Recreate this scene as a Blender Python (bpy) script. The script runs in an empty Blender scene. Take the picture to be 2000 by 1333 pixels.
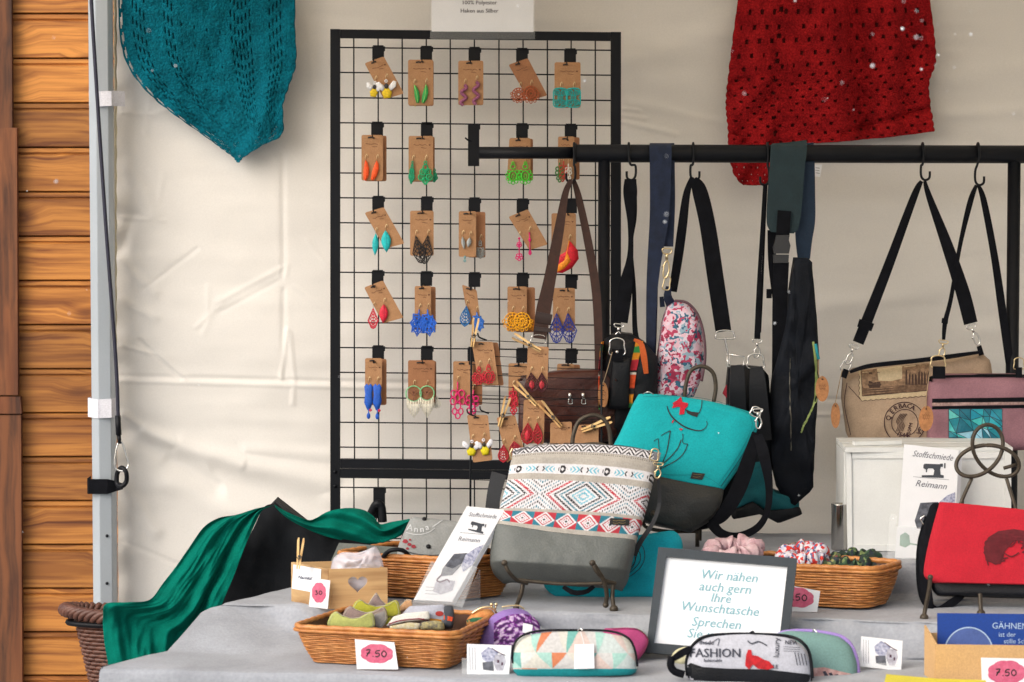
import bpy, math, random
import numpy as np
from mathutils import Vector as V, Matrix, noise as mn
from mathutils.bvhtree import BVHTree
from mathutils.geometry import tessellate_polygon
random.seed(7)
S = bpy.context.scene
C = bpy.context.collection

# ------------------------------------------------ camera, world, sun, exposure
FPX = 6840.0
CAM = V((0, -7.2, 1.85))
PITCH = math.atan(490.5 / FPX)
cd = bpy.data.cameras.new('camera'); cam = bpy.data.objects.new('camera', cd); C.objects.link(cam)
cam.location = CAM; cam.rotation_euler = (math.pi / 2 - PITCH, 0, 0)
cd.sensor_width = 36; cd.lens = 36 * FPX / 2000; cd.clip_end = 500; cd.clip_start = .1
cd.dof.use_dof = True; cd.dof.focus_distance = 7.25; cd.dof.aperture_fstop = 7
S.camera = cam
w = bpy.data.worlds.new('World'); S.world = w; w.use_nodes = True
nt = w.node_tree; bg = nt.nodes['Background']
sky = nt.nodes.new('ShaderNodeTexSky'); sky.sky_type = 'NISHITA'; sky.sun_disc = False
sky.sun_elevation = math.radians(33); sky.sun_rotation = math.radians(227); sky.dust_density = 4; sky.air_density = 1.2
hs = nt.nodes.new('ShaderNodeHueSaturation'); hs.inputs['Saturation'].default_value = .62
nt.links.new(sky.outputs[0], hs.inputs['Color']); nt.links.new(hs.outputs[0], bg.inputs[0]); bg.inputs[1].default_value = .15
sl = bpy.data.lights.new('sun', 'SUN'); sl.energy = 1.3; sl.angle = math.radians(60); sl.color = (1, .975, .945)
so = bpy.data.objects.new('sun', sl); C.objects.link(so)
so.rotation_euler = V((.62, .58, -.55)).to_track_quat('-Z', 'Y').to_euler(); so.location = (-3, -8, 6)
S.view_settings.view_transform = 'Standard'; S.view_settings.look = 'None'; S.view_settings.gamma = 1
S.view_settings.use_curve_mapping = False; S.view_settings.exposure = .32
S.cycles.max_bounces = 6

# ------------------------------------------------ picture geometry -> place geometry
cp, sp_ = math.cos(PITCH), math.sin(PITCH)
FW = V((0, cp, -sp_)); UP = V((0, sp_, cp)); RT = V((1, 0, 0))
def ray(px, py): return (FW * FPX + RT * (px - 1000) - UP * (py - 666.5)).normalized()
def P(px, py, y):
    d = ray(px, py); return CAM + d * ((y - CAM.y) / d.y)
def T(px, py, z):
    d = ray(px, py); return CAM + d * ((z - CAM.z) / d.z)
class Plane:
    def __init__(s, O, N=(0, -1, 0)): s.O = V(O); s.N = V(N).normalized()
    def pt(s, px, py):
        d = ray(px, py); return CAM + d * ((s.O - CAM).dot(s.N) / d.dot(s.N))
    def hit(s, px, py): return s.pt(px, py), s.N
def PY(y): return Plane((0, y, 0))
class Surf:
    def __init__(s, mb): s.b = BVHTree.FromPolygons([tuple(v) for v in mb.v], mb.f)
    def hit(s, px, py):
        r = s.b.ray_cast(CAM, ray(px, py))
        if r[0] is None:
            q = s.b.find_nearest(P(px, py, s.y0)) if hasattr(s, 'y0') else (P(px, py, 0), V((0, -1, 0)))
            return q[0], q[1]
        n = r[1]
        if n.dot(ray(px, py)) > 0: n = -n
        return r[0], n

# ------------------------------------------------ materials
def lin(h):
    h = h.lstrip('#'); c = [int(h[i:i + 2], 16) / 255 for i in (0, 2, 4)]
    return tuple((x / 12.92 if x < .04045 else ((x + .055) / 1.055) ** 2.4) for x in c) + (1,)
MATS = {}
def mat(name, col, rough=.8, var=.12, vs=18, bump=.0, bs=120, metal=0, col2=None, sheen=0, trans=0, spec=.5, bd=.002, grain=.13, gs_=330):
    if name in MATS: return MATS[name]
    m = bpy.data.materials.new(name); m.use_nodes = True; t = m.node_tree; b = t.nodes['Principled BSDF']
    c = lin(col) if isinstance(col, str) else tuple(col) + (1,)
    tc = t.nodes.new('ShaderNodeTexCoord')
    if var or col2:
        n = t.nodes.new('ShaderNodeTexNoise'); n.inputs['Scale'].default_value = vs; n.inputs['Detail'].default_value = 5
        t.links.new(tc.outputs['Object'], n.inputs['Vector'])
        r = t.nodes.new('ShaderNodeValToRGB'); r.color_ramp.elements[0].position = .3; r.color_ramp.elements[1].position = .7
        c2 = lin(col2) if isinstance(col2, str) else tuple(x * (1 + var) for x in c[:3]) + (1,)
        c1 = c if col2 else tuple(x * (1 - var) for x in c[:3]) + (1,)
        r.color_ramp.elements[0].color = c1; r.color_ramp.elements[1].color = c2
        t.links.new(n.outputs[0], r.inputs[0]); last = r.outputs[0]
        if grain:
            n3 = t.nodes.new('ShaderNodeTexNoise'); n3.inputs['Scale'].default_value = gs_; n3.inputs['Detail'].default_value = 3; t.links.new(tc.outputs['Object'], n3.inputs['Vector'])
            m3 = t.nodes.new('ShaderNodeMapRange'); m3.inputs[1].default_value = .25; m3.inputs[2].default_value = .75; m3.inputs[3].default_value = 1 - grain; m3.inputs[4].default_value = 1 + grain; t.links.new(n3.outputs[0], m3.inputs[0])
            v3 = t.nodes.new('ShaderNodeVectorMath'); v3.operation = 'SCALE'; t.links.new(last, v3.inputs[0]); t.links.new(m3.outputs[0], v3.inputs['Scale']); last = v3.outputs[0]
        t.links.new(last, b.inputs['Base Color'])
    else: b.inputs['Base Color'].default_value = c
    b.inputs['Roughness'].default_value = rough; b.inputs['Metallic'].default_value = metal
    b.inputs['Specular IOR Level'].default_value = spec
    if sheen: b.inputs['Sheen Weight'].default_value = sheen
    if trans:
        b.inputs['Transmission Weight'].default_value = trans; b.inputs['IOR'].default_value = 1.2
    if bump:
        n2 = t.nodes.new('ShaderNodeTexNoise'); n2.inputs['Scale'].default_value = bs; n2.inputs['Detail'].default_value = 4
        bp = t.nodes.new('ShaderNodeBump'); bp.inputs['Strength'].default_value = bump; bp.inputs['Distance'].default_value = bd
        t.links.new(tc.outputs['Object'], n2.inputs['Vector']); t.links.new(n2.outputs[0], bp.inputs['Height']); t.links.new(bp.outputs[0], b.inputs['Normal'])
    MATS[name] = m; return m
def attrmat(name, rough=.85, bump=.3, bs=200):
    if name in MATS: return MATS[name]
    m = bpy.data.materials.new(name); m.use_nodes = True; t = m.node_tree; b = t.nodes['Principled BSDF']
    a = t.nodes.new('ShaderNodeAttribute'); a.attribute_name = 'Col'
    tc = t.nodes.new('ShaderNodeTexCoord'); n = t.nodes.new('ShaderNodeTexNoise'); n.inputs['Scale'].default_value = bs; n.inputs['Detail'].default_value = 3
    t.links.new(tc.outputs['Object'], n.inputs['Vector'])
    mr = t.nodes.new('ShaderNodeMapRange'); mr.inputs[3].default_value = .72; mr.inputs[4].default_value = 1.22
    t.links.new(n.outputs[0], mr.inputs[0])
    vm = t.nodes.new('ShaderNodeVectorMath'); vm.operation = 'SCALE'; t.links.new(a.outputs['Color'], vm.inputs[0]); t.links.new(mr.outputs[0], vm.inputs['Scale'])
    t.links.new(vm.outputs[0], b.inputs['Base Color']); b.inputs['Roughness'].default_value = rough
    bp = t.nodes.new('ShaderNodeBump'); bp.inputs['Strength'].default_value = bump; bp.inputs['Distance'].default_value = .002
    t.links.new(n.outputs[0], bp.inputs['Height']); t.links.new(bp.outputs[0], b.inputs['Normal'])
    MATS[name] = m; return m
def wood(name, dark, light, sx=2, sz=34, knots=True, rough=.6, vertical=False, rnd=True):
    m = bpy.data.materials.new(name); m.use_nodes = True; t = m.node_tree; b = t.nodes['Principled BSDF']; N = t.nodes.new; L = t.links.new
    tc = N('ShaderNodeTexCoord'); oi = N('ShaderNodeObjectInfo'); add = N('ShaderNodeVectorMath'); add.operation = 'ADD'
    sc = N('ShaderNodeVectorMath'); sc.operation = 'SCALE'; sc.inputs[0].default_value = (7, 3, 11); L(oi.outputs['Random'], sc.inputs['Scale'])
    L(tc.outputs['Object'], add.inputs[0]); L(sc.outputs[0], add.inputs[1])
    mp = N('ShaderNodeMapping'); mp.inputs['Scale'].default_value = (sz, 10, sx) if vertical else (sx, 10, sz); L(add.outputs[0], mp.inputs[0])
    # gentle meander of the grain
    n0 = N('ShaderNodeTexNoise'); n0.inputs['Scale'].default_value = 5; n0.inputs['Detail'].default_value = 1; L(add.outputs[0], n0.inputs['Vector'])
    mx = N('ShaderNodeMix'); mx.data_type = 'VECTOR'; mx.inputs[0].default_value = .0
    off = N('ShaderNodeVectorMath'); off.operation = 'MULTIPLY_ADD'; off.inputs[1].default_value = (1.2, 1.2, 1.2); L(n0.outputs['Color'], off.inputs[0]); L(mp.outputs[0], off.inputs[2])
    if knots:
        m2 = N('ShaderNodeMapping'); m2.inputs['Scale'].default_value = (5.5, 5, 10.5); L(add.outputs[0], m2.inputs[0])
        vo = N('ShaderNodeTexVoronoi'); vo.inputs['Scale'].default_value = 1; L(m2.outputs[0], vo.inputs['Vector'])
        kr = N('ShaderNodeMapRange'); kr.inputs[1].default_value = .0; kr.inputs[2].default_value = .42; kr.inputs[3].default_value = 2.6; kr.inputs[4].default_value = 0; L(vo.outputs['Distance'], kr.inputs[0])
        cmb = N('ShaderNodeCombineXYZ'); L(kr.outputs[0], cmb.inputs[2]); ad2 = N('ShaderNodeVectorMath'); L(off.outputs[0], ad2.inputs[0]); L(cmb.outputs[0], ad2.inputs[1]); off = ad2
    n1 = N('ShaderNodeTexNoise'); n1.inputs['Scale'].default_value = 1.0; n1.inputs['Detail'].default_value = 7; n1.inputs['Roughness'].default_value = .62; L(off.outputs[0], n1.inputs['Vector'])
    r = N('ShaderNodeValToRGB'); e = r.color_ramp.elements; e[0].position = .33; e[0].color = lin(dark); e[1].position = .58; e[1].color = lin(light); e3_ = e.new(.25); e3_.color = tuple(q * .55 for q in lin(dark)[:3]) + (1,); L(n1.outputs[0], r.inputs[0])
    last = r.outputs[0]
    if knots:
        rk = N('ShaderNodeValToRGB'); k = rk.color_ramp.elements; k[0].position = .03; k[0].color = (.28, .2, .16, 1); k[1].position = .24; k[1].color = (1, 1, 1, 1); k2 = k.new(.075); k2.color = (.62, .5, .42, 1); k3 = k.new(.1); k3.color = (.4, .3, .25, 1)
        L(vo.outputs['Distance'], rk.inputs[0])
        mm = N('ShaderNodeMix'); mm.data_type = 'RGBA'; mm.blend_type = 'MULTIPLY'; mm.inputs[0].default_value = .9; L(last, mm.inputs[6]); L(rk.outputs[0], mm.inputs[7]); last = mm.outputs[2]
    n5 = N('ShaderNodeTexNoise'); n5.inputs['Scale'].default_value = 1; n5.inputs['Detail'].default_value = 3; m5 = N('ShaderNodeMapping'); m5.inputs['Scale'].default_value = (22, 9, 2.2) if vertical else (2.6, 9, 26); L(add.outputs[0], m5.inputs[0]); L(m5.outputs[0], n5.inputs['Vector'])
    r5 = N('ShaderNodeValToRGB'); q5 = r5.color_ramp.elements; q5[0].position = .36; q5[0].color = (.50, .40, .34, 1); q5[1].position = .52; q5[1].color = (1, 1, 1, 1); L(n5.outputs[0], r5.inputs[0])
    m6 = N('ShaderNodeMix'); m6.data_type = 'RGBA'; m6.blend_type = 'MULTIPLY'; m6.inputs[0].default_value = .75; L(last, m6.inputs[6]); L(r5.outputs[0], m6.inputs[7]); last = m6.outputs[2]
    hv = N('ShaderNodeHueSaturation'); hv.inputs['Saturation'].default_value = 1.0; mr = N('ShaderNodeMapRange'); mr.inputs[3].default_value = .72; mr.inputs[4].default_value = 1.3; L(oi.outputs['Random'], mr.inputs[0]); L(mr.outputs[0], hv.inputs['Value']); L(last, hv.inputs['Color'])
    L(hv.outputs[0], b.inputs['Base Color']); b.inputs['Roughness'].default_value = rough
    bp = N('ShaderNodeBump'); bp.inputs['Strength'].default_value = .5; bp.inputs['Distance'].default_value = .002; L(n1.outputs[0], bp.inputs['Height']); L(bp.outputs[0], b.inputs['Normal'])
    MATS[name] = m; return m

# ------------------------------------------------ mesh builder
class MB:
    def __init__(s): s.v = []; s.f = []; s.sm = []; s.col = None
    def add(s, v, f, smooth=True):
        n = len(s.v); s.v += [V(x) for x in v]; s.f += [tuple(i + n for i in q) for q in f]; s.sm += [smooth] * len(f); return s
    def build(s, name, m, parent=None, stuff=False):
        me = bpy.data.meshes.new(name); o = bpy.data.objects.new(name, me)
        if parent is None:
            xs = np.array([tuple(v) for v in s.v]); org = V(((xs[:, 0].min() + xs[:, 0].max()) / 2, (xs[:, 1].min() + xs[:, 1].max()) / 2, xs[:, 2].min())); o.location = org
        else:
            o.parent = parent; r = parent
            while r.parent: r = r.parent
            org = r.location
        me.from_pydata([tuple(v - org) for v in s.v], [], s.f)
        me.polygons.foreach_set('use_smooth', s.sm)
        if s.col is not None:
            ca = me.color_attributes.new('Col', 'FLOAT_COLOR', 'POINT')
            a = np.ones((len(s.v), 4), 'f'); a[:, :3] = np.array(s.col)[:, :3]; ca.data.foreach_set('color', a.ravel())
        me.materials.append(m); me.update(); C.objects.link(o)
        if stuff: o['kind'] = 'stuff'
        return o
    def box(s, c, size, rot=None):
        a, b, d = [x / 2 for x in size]; R = rot or Matrix.Identity(3); c = V(c)
        v = [c + R @ V((i * a, j * b, k * d)) for i in (-1, 1) for j in (-1, 1) for k in (-1, 1)]
        return s.add(v, [(0, 1, 3, 2), (4, 6, 7, 5), (0, 4, 5, 1), (2, 3, 7, 6), (0, 2, 6, 4), (1, 5, 7, 3)], False)
    def tube(s, pts, r, n=8, closed=False, flat=1):
        pts = [V(p) for p in pts]; m = len(pts)
        if m < 2: return s
        rs = r if isinstance(r, (list, tuple)) else [r] * m
        tang = []
        for i in range(m):
            a = pts[(i - 1) % m] if (closed or i) else pts[0]; b = pts[(i + 1) % m] if (closed or i < m - 1) else pts[-1]
            t = (b - a); tang.append(t.normalized() if t.length > 1e-9 else V((0, 0, 1)))
        u = tang[0].orthogonal().normalized(); vs = []
        for i in range(m):
            u = (u - tang[i] * u.dot(tang[i])); u = u.normalized() if u.length > 1e-6 else tang[i].orthogonal().normalized(); w_ = tang[i].cross(u)
            for k in range(n):
                a = 2 * math.pi * k / n; vs.append(pts[i] + (u * math.cos(a) + w_ * math.sin(a)) * rs[i])
        fs = []
        for i in range(m if closed else m - 1):
            j = (i + 1) % m
            for k in range(n): fs.append((i * n + k, i * n + (k + 1) % n, j * n + (k + 1) % n, j * n + k))
        if not closed: fs += [tuple(range(n))[::-1], tuple((m - 1) * n + k for k in range(n))]
        return s.add(vs, fs)
    def prism(s, poly, off, smooth=False):
        n = len(poly); off = V(off); v = [V(p) for p in poly] + [V(p) + off for p in poly]
        tri = tessellate_polygon([[V(p) for p in poly]])
        f = [tuple(t) for t in tri] + [tuple(i + n for i in t[::-1]) for t in tri] + [(i, (i + 1) % n, (i + 1) % n + n, i + n) for i in range(n)]
        return s.add(v, f, smooth)
    def pillow(s, out, N, depth, bf, bb=None, rings=5, k=.5, c=None):
        bb = bf if bb is None else bb; N = V(N).normalized(); n = len(out); out = [V(p) for p in out]
        c = c or sum(out, V()) / n; vs = []; fs = []
        def half(sign, bulge):
            base = len(vs)
            for r in range(rings):
                q = 1 - r / rings; d = sign * (depth / 2 + bulge * (1 - q * q) ** k)
                for p in out: vs.append(c + (p - c) * q + N * d)
            vs.append(c + N * sign * (depth / 2 + bulge)); ci = len(vs) - 1
            for r in range(rings - 1):
                for i in range(n):
                    a = base + r * n + i; b = base + r * n + (i + 1) % n; q = (a, b, b + n, a + n); fs.append(q if sign > 0 else q[::-1])
            for i in range(n):
                a = base + (rings - 1) * n + i; b = base + (rings - 1) * n + (i + 1) % n; fs.append((a, b, ci) if sign > 0 else (b, a, ci))
            return base
        a = half(1, bf); b = half(-1, bb)
        for i in range(n): j = (i + 1) % n; fs.append((a + j, a + i, b + i, b + j))
        return s.add(vs, fs)
    def ball(s, c, r, n=8):
        c = V(c); vs = []; fs = []
        for i in range(1, n):
            for k in range(n * 2): a = math.pi * i / n; b = math.pi * k / n; vs.append(c + V((math.sin(a) * math.cos(b), math.sin(a) * math.sin(b), math.cos(a))) * r)
        vs += [c + V((0, 0, r)), c - V((0, 0, r))]; t = len(vs) - 2
        for i in range(n - 2):
            for k in range(2 * n): a = i * 2 * n + k; b = i * 2 * n + (k + 1) % (2 * n); fs.append((a, a + 2 * n, b + 2 * n, b))
        for k in range(2 * n): fs.append((t, k, (k + 1) % (2 * n))); a = (n - 2) * 2 * n; fs.append((t + 1, a + (k + 1) % (2 * n), a + k))
        return s.add(vs, fs)
    def sheet(s, fn, nu, nv, th=0, N=None, hole=None, colfn=None):
        vs = []; base = len(s.v)
        for j in range(nv + 1):
            for i in range(nu + 1): vs.append(V(fn(i / nu, j / nv)))
        f = []; W = nu + 1
        for j in range(nv):
            for i in range(nu):
                if hole and hole(i, j): continue
                f.append((j * W + i, (j + 1) * W + i, (j + 1) * W + i + 1, j * W + i + 1))
        if colfn:
            if s.col is None: s.col = []
            for j in range(nv + 1):
                for i in range(nu + 1): s.col.append(colfn(i / nu, j / nv))
        s.add(vs, f)
        if th and not hole:
            off = V(N).normalized() * -th; n = len(vs)
            b2 = [v + off for v in vs]; g = [q[::-1] for q in f]
            s.add(b2, g)
            if colfn: s.col += [s.col[base + i] for i in range(n)]
            e = [j * W for j in range(nv + 1)] + [nv * W + i for i in range(1, W)] + [j * W + nu for j in range(nv - 1, -1, -1)] + [i for i in range(nu - 1, 0, -1)]
            m = len(e)
            s.f += [(base + e[k], base + n + e[k], base + n + e[(k + 1) % m], base + e[(k + 1) % m]) for k in range(m)]; s.sm += [True] * m
        return s

def cr(pts, n, closed=False):
    """Catmull-Rom through points (any dimension), n samples"""
    A = [np.array(p, float) for p in pts]; m = len(A); out = []
    segs = m if closed else m - 1
    for k in range(n):
        t = k / (n if closed else n - 1) * segs; i = min(int(t), segs - 1); u = t - i
        g = (lambda q: A[q % m]) if closed else (lambda q: A[max(0, min(m - 1, q))])
        p0, p1, p2, p3 = g(i - 1), g(i), g(i + 1), g(i + 2)
        out.append(.5 * ((2 * p1) + (-p0 + p2) * u + (2 * p0 - 5 * p1 + 4 * p2 - p3) * u * u + (-p0 + 3 * p1 - 3 * p2 + p3) * u ** 3))
    return out
def lerpl(pts, n):
    A = [np.array(p, float) for p in pts]; out = []
    L = [0]
    for a, b in zip(A, A[1:]): L.append(L[-1] + np.linalg.norm(b - a))
    for k in range(n):
        d = L[-1] * k / (n - 1); i = 0
        while i < len(A) - 2 and L[i + 1] < d: i += 1
        q = (d - L[i]) / max(1e-9, L[i + 1] - L[i]); out.append(A[i] + (A[i + 1] - A[i]) * q)
    return out
def rounded(pts, r, n=4):
    """round the corners of a 2D polygon"""
    out = []; m = len(pts)
    for i in range(m):
        p = np.array(pts[i], float); a = np.array(pts[i - 1], float); b = np.array(pts[(i + 1) % m], float)
        ra = min(r, np.linalg.norm(a - p) / 2.1); rb = min(r, np.linalg.norm(b - p) / 2.1)
        A = p + (a - p) / max(1e-9, np.linalg.norm(a - p)) * ra; B = p + (b - p) / max(1e-9, np.linalg.norm(b - p)) * rb
        for k in range(n + 1):
            t = k / n; out.append((1 - t) ** 2 * A + 2 * t * (1 - t) * p + t * t * B)
    return out

# ------------------------------------------------ things
def thing(name, label, cat, loc, group=None, kind=None):
    o = bpy.data.objects.new(name, None); C.objects.link(o); o.location = loc; o.empty_display_size = .05
    o['label'] = label; o['category'] = cat
    if group: o['group'] = group
    return o
def tag(o, label, cat, group=None):
    o['label'] = label; o['category'] = cat
    if group: o['group'] = group
    return o
def struct(o): o['kind'] = 'structure'; return o

# ------------------------------------------------ flat print that follows a surface
TC = {}
def textgeo(s):
    if s in TC: return TC[s]
    cu = bpy.data.curves.new('t', 'FONT'); cu.body = s; cu.size = 1; cu.resolution_u = 2; ob = bpy.data.objects.new('t', cu); C.objects.link(ob)
    bpy.context.view_layer.update()
    me = bpy.data.meshes.new_from_object(ob.evaluated_get(bpy.context.evaluated_depsgraph_get()))
    vs = [(v.co.x, v.co.y) for v in me.vertices]; fs = [tuple(p.vertices) for p in me.polygons]
    bpy.data.objects.remove(ob); bpy.data.meshes.remove(me); bpy.data.curves.remove(cu)
    wd = max(v[0] for v in vs) if vs else 1
    TC[s] = (vs, fs, wd); return TC[s]
def dtext(mb, surf, s, x, y, size, ang=0, shear=0, eps=.0012, center=True, sx=1, skew=0, bold=0):
    vs, fs, wd = textgeo(s); a = math.radians(ang); ca, sa = math.cos(a), math.sin(a); out = []
    for u, v in vs:
        u = (u - (wd / 2 if center else 0)) * sx + v * shear
        X = x + size * (u * ca + v * sa); Yp = y + size * (u * sa - v * ca) + 0
        p, n = surf.hit(X, Yp); out.append(p + n * eps)
    mb.add(out, fs, False)
    if bold: 
        dtext(mb, surf, s, x + bold, y, size, ang, shear, eps + .0002, center, sx)
def dstroke(mb, surf, pts, wpx, eps=.0012, step=4, smooth=True, closed=False):
    L = sum(math.hypot(b[0] - a[0], b[1] - a[1]) for a, b in zip(pts, pts[1:])); n = max(2, int(L / step))
    q = cr(pts, max(n, len(pts) * 3), closed) if smooth and len(pts) > 2 else lerpl(pts, n + 1)
    if closed: q.append(q[0])
    m = len(q); vs = []
    for i in range(m):
        t = q[min(i + 1, m - 1)] - q[max(i - 1, 0)]; t = t / max(1e-9, np.linalg.norm(t)); nn = np.array((-t[1], t[0]))
        ww = wpx if not callable(wpx) else wpx(i / (m - 1))
        for sgn in (-.5, .5):
            c = q[i] + nn * ww * sgn; p, nm = surf.hit(c[0], c[1]); vs.append(p + nm * eps)
    mb.add(vs, [(2 * i, 2 * i + 1, 2 * i + 3, 2 * i + 2) for i in range(m - 1)], False)
def dpoly(mb, surf, pts, eps=.0012, sub=True):
    pts = [np.array(p, float) for p in pts]; tri = tessellate_polygon([[V((p[0], p[1], 0)) for p in pts]])
    vs = []; fs = []
    for t in tri:
        a, b, c = [pts[i] for i in t]; ml = max(np.linalg.norm(a - b), np.linalg.norm(c - b), np.linalg.norm(a - c)); k = max(1, min(26, int(ml / 7))) if sub else 1; idx = {}
        for i in range(k + 1):
            for j in range(k + 1 - i):
                q = a + (b - a) * i / k + (c - a) * j / k; p, n = surf.hit(q[0], q[1]); idx[i, j] = len(vs); vs.append(p + n * eps)
        for i in range(k):
            for j in range(k - i):
                fs.append((idx[i, j], idx[i + 1, j], idx[i, j + 1]))
                if i + j < k - 1: fs.append((idx[i + 1, j], idx[i + 1, j + 1], idx[i, j + 1]))
    mb.add(vs, fs, False)
def circ(cx, cy, rx, ry=None, n=20, a0=0): ry = ry or rx; return [(cx + rx * math.cos(a0 + 2 * math.pi * i / n), cy + ry * math.sin(a0 + 2 * math.pi * i / n)) for i in range(n)]
def proj(surf, pts, off=0): return [surf.hit(x, y)[0] + surf.hit(x, y)[1] * off for x, y in pts]

# flat panel from a picture outline, real thickness behind it
def panel(name, m, parent, pl, pts, th=.002, smooth=False, off=0):
    mb = MB(); mb.prism([pl.pt(*p[:2]) + pl.N * off for p in pts], -pl.N * th, smooth); return mb.build(name, m, parent)
def puff(name, m, parent, pl, pts, depth, bulge, back=None, rings=6, k=.5, wr=0, seed=0, n=56, rnd=0, front0=True):
    q = rounded(pts, rnd) if rnd else pts
    q = lerpl(list(q) + [q[0]], n + 1)[:-1]
    out = [pl.pt(*p) - pl.N * (depth / 2 if front0 else 0) for p in q]
    mb = MB(); mb.pillow(out, pl.N, depth, bulge, back, rings, k)
    if wr:
        for i, v in enumerate(mb.v): mb.v[i] = v + pl.N * mn.noise(v * 22 + V((seed, 0, 0))) * wr + pl.N * mn.noise(v * 60 + V((seed, 3, 0))) * wr * .35
    o = mb.build(name, m, parent); return o, Surf(mb)
def loft(name, m, parent, pl, rows, depth, bulge, ns=24, nt_=30, t0=0, t1=1, colfn=None, wr=0, seed=0, exact=False, off=0):
    rows = [np.array(list(r) + [0] * (5 - len(r)), float) for r in rows]
    def rowat(t): 
        k = len(rows) - 1; x = t * k; i = min(int(x), k - 1); u = x - i
        g = lambda q: rows[max(0, min(k, q))]
        p0, p1, p2, p3 = g(i - 1), g(i), g(i + 1), g(i + 2)
        return .5 * ((2 * p1) + (-p0 + p2) * u + (2 * p0 - 5 * p1 + 4 * p2 - p3) * u * u + (-p0 + 3 * p1 - 3 * p2 + p3) * u ** 3)
    def B(s, t):
        if callable(bulge): return bulge(s, t)
        return bulge * (max(0, 1 - abs(2 * s - 1) ** 3)) ** .6 * (max(0, 1 - abs(2 * t - 1) ** 4)) ** .6
    def fn(s, t):
        t = t0 + (t1 - t0) * t; r = rowat(t); x = r[0] + (r[2] - r[0]) * s; y = r[1] + (r[3] - r[1]) * s - r[4] * 4 * s * (1 - s)
        p = pl.pt(x, y); z = B(s, t) + off
        if wr: z += mn.noise(V((p.x * 16, p.z * 22, seed))) * wr + mn.noise(V((p.x * 45, p.z * 50, seed))) * wr * .3
        return p + pl.N * z
    mb = MB(); ns = ns; W = ns + 1
    cf = (lambda s, t: colfn(s, t0 + (t1 - t0) * t)) if colfn else None
    mb.sheet(fn, ns, nt_, colfn=cf); sf = Surf(mb)
    if depth:
        n = len(mb.v); e = [j * W for j in range(nt_ + 1)] + [nt_ * W + i for i in range(1, W)] + [j * W + ns for j in range(nt_ - 1, -1, -1)] + [i for i in range(ns - 1, 0, -1)]
        ring = [mb.v[i] for i in e]; c = sum(ring, V()) / len(ring)
        r1 = [p - pl.N * depth * .5 + (p - c) * .01 for p in ring]; r2 = [p - pl.N * (depth) + (c - p) * .03 for p in ring]
        cols = [mb.col[i] for i in e] if colfn else None
        mb.v += r1 + r2 + [c - pl.N * (depth * 1.1)]
        if colfn: mb.col += cols + cols + [cols[0]]
        q = len(e)
        for k in range(q):
            j = (k + 1) % q
            mb.f += [(e[k], n + k, n + j, e[j]), (n + k, n + q + k, n + q + j, n + j), (n + q + k, n + 2 * q, n + q + j)]; mb.sm += [True] * 3
    return mb.build(name, m, parent), sf
def strap(mb, pts, th=.0025, N=(0, -1, 0), n=None, step=8):
    """pts: (px, py, y, width_px). A webbing strap of real width and thickness."""
    L = sum(math.hypot(b[0] - a[0], b[1] - a[1]) for a, b in zip(pts, pts[1:])); q = cr(pts, n or max(6, int(L / step)))
    m = len(q); vs = []; N = V(N)
    for i in range(m):
        t = q[min(i + 1, m - 1)] - q[max(i - 1, 0)]; d = math.hypot(t[0], t[1]) or 1; nx, ny = -t[1] / d, t[0] / d; h = q[i][3] / 2
        a = P(q[i][0] - nx * h, q[i][1] - ny * h, q[i][2]); b = P(q[i][0] + nx * h, q[i][1] + ny * h, q[i][2] )
        vs += [a + N * th / 2, b + N * th / 2, b - N * th / 2, a - N * th / 2]
    f = []
    for i in range(m - 1):
        for k in range(4): f.append((4 * i + k, 4 * i + (k + 1) % 4, 4 * i + 4 + (k + 1) % 4, 4 * i + 4 + k))
    f += [(3, 2, 1, 0), tuple(4 * (m - 1) + k for k in range(4))]
    return mb.add(vs, f, False)
def ptube(mb, pts, r, n=8, samples=None, smooth=True, closed=False):
    """pts: (px, py, y); radius in metres"""
    q = cr(pts, samples or len(pts) * 5, closed) if smooth and len(pts) > 2 else pts
    return mb.tube([P(*p[:3]) for p in q], r, n, closed)
def copy_tree(o, dx, parent=None):
    c = o.copy(); C.objects.link(c)
    if parent is None: c.location = o.location + dx
    else: c.parent = parent
    for ch in o.children: copy_tree(ch, dx, c)
    return c
# ------------------------------------------------ colours
BLK = mat('black_metal', (.004, .005, .008), .5, .3, 8, .1, 300, spec=.22)
BLKP = mat('black_plastic', (.005, .0055, .008), .5, .2, spec=.22)
BLKW = mat('black_webbing', (.005, .0055, .008), .85, .3, 60, .3, 900, spec=.12)
BLKL = mat('black_leather', (.005, .006, .009), .55, .35, 14, .5, 260, spec=.3)
SIL = mat('silver_metal', (.75, .74, .72), .25, .1, metal=1)
GOLD = mat('gold_metal', (.75, .6, .35), .3, .1, metal=1)
KRAFT = mat('kraft_card', '#b08560', .85, .07, 60, .15, 700, col2='#a37853')
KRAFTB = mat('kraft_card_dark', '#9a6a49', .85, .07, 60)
INK = mat('ink', (.02, .018, .02), .8, 0)
BROWNINK = mat('brown_ink', '#5a3422', .8, 0)
PAPER = mat('white_paper', (.78, .79, .82), .55, .02, 30, grain=.015)
WHITEP = mat('white_paint', (.68, .69, .68), .6, .07, 9, .3, 60, grain=.03)
NAVY = mat('navy_webbing', '#15213a', .85, .3, 60, .3, 900)

# ------------------------------------------------ ground
g = MB(); g.sheet(lambda s, t: ((s - .5) * 300, (t - .5) * 300, 0), 2, 2)
o = g.build('ground', mat('paving', (.3, .3, .3), .9, .2, 3, .4, 20), None); struct(o)

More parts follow.
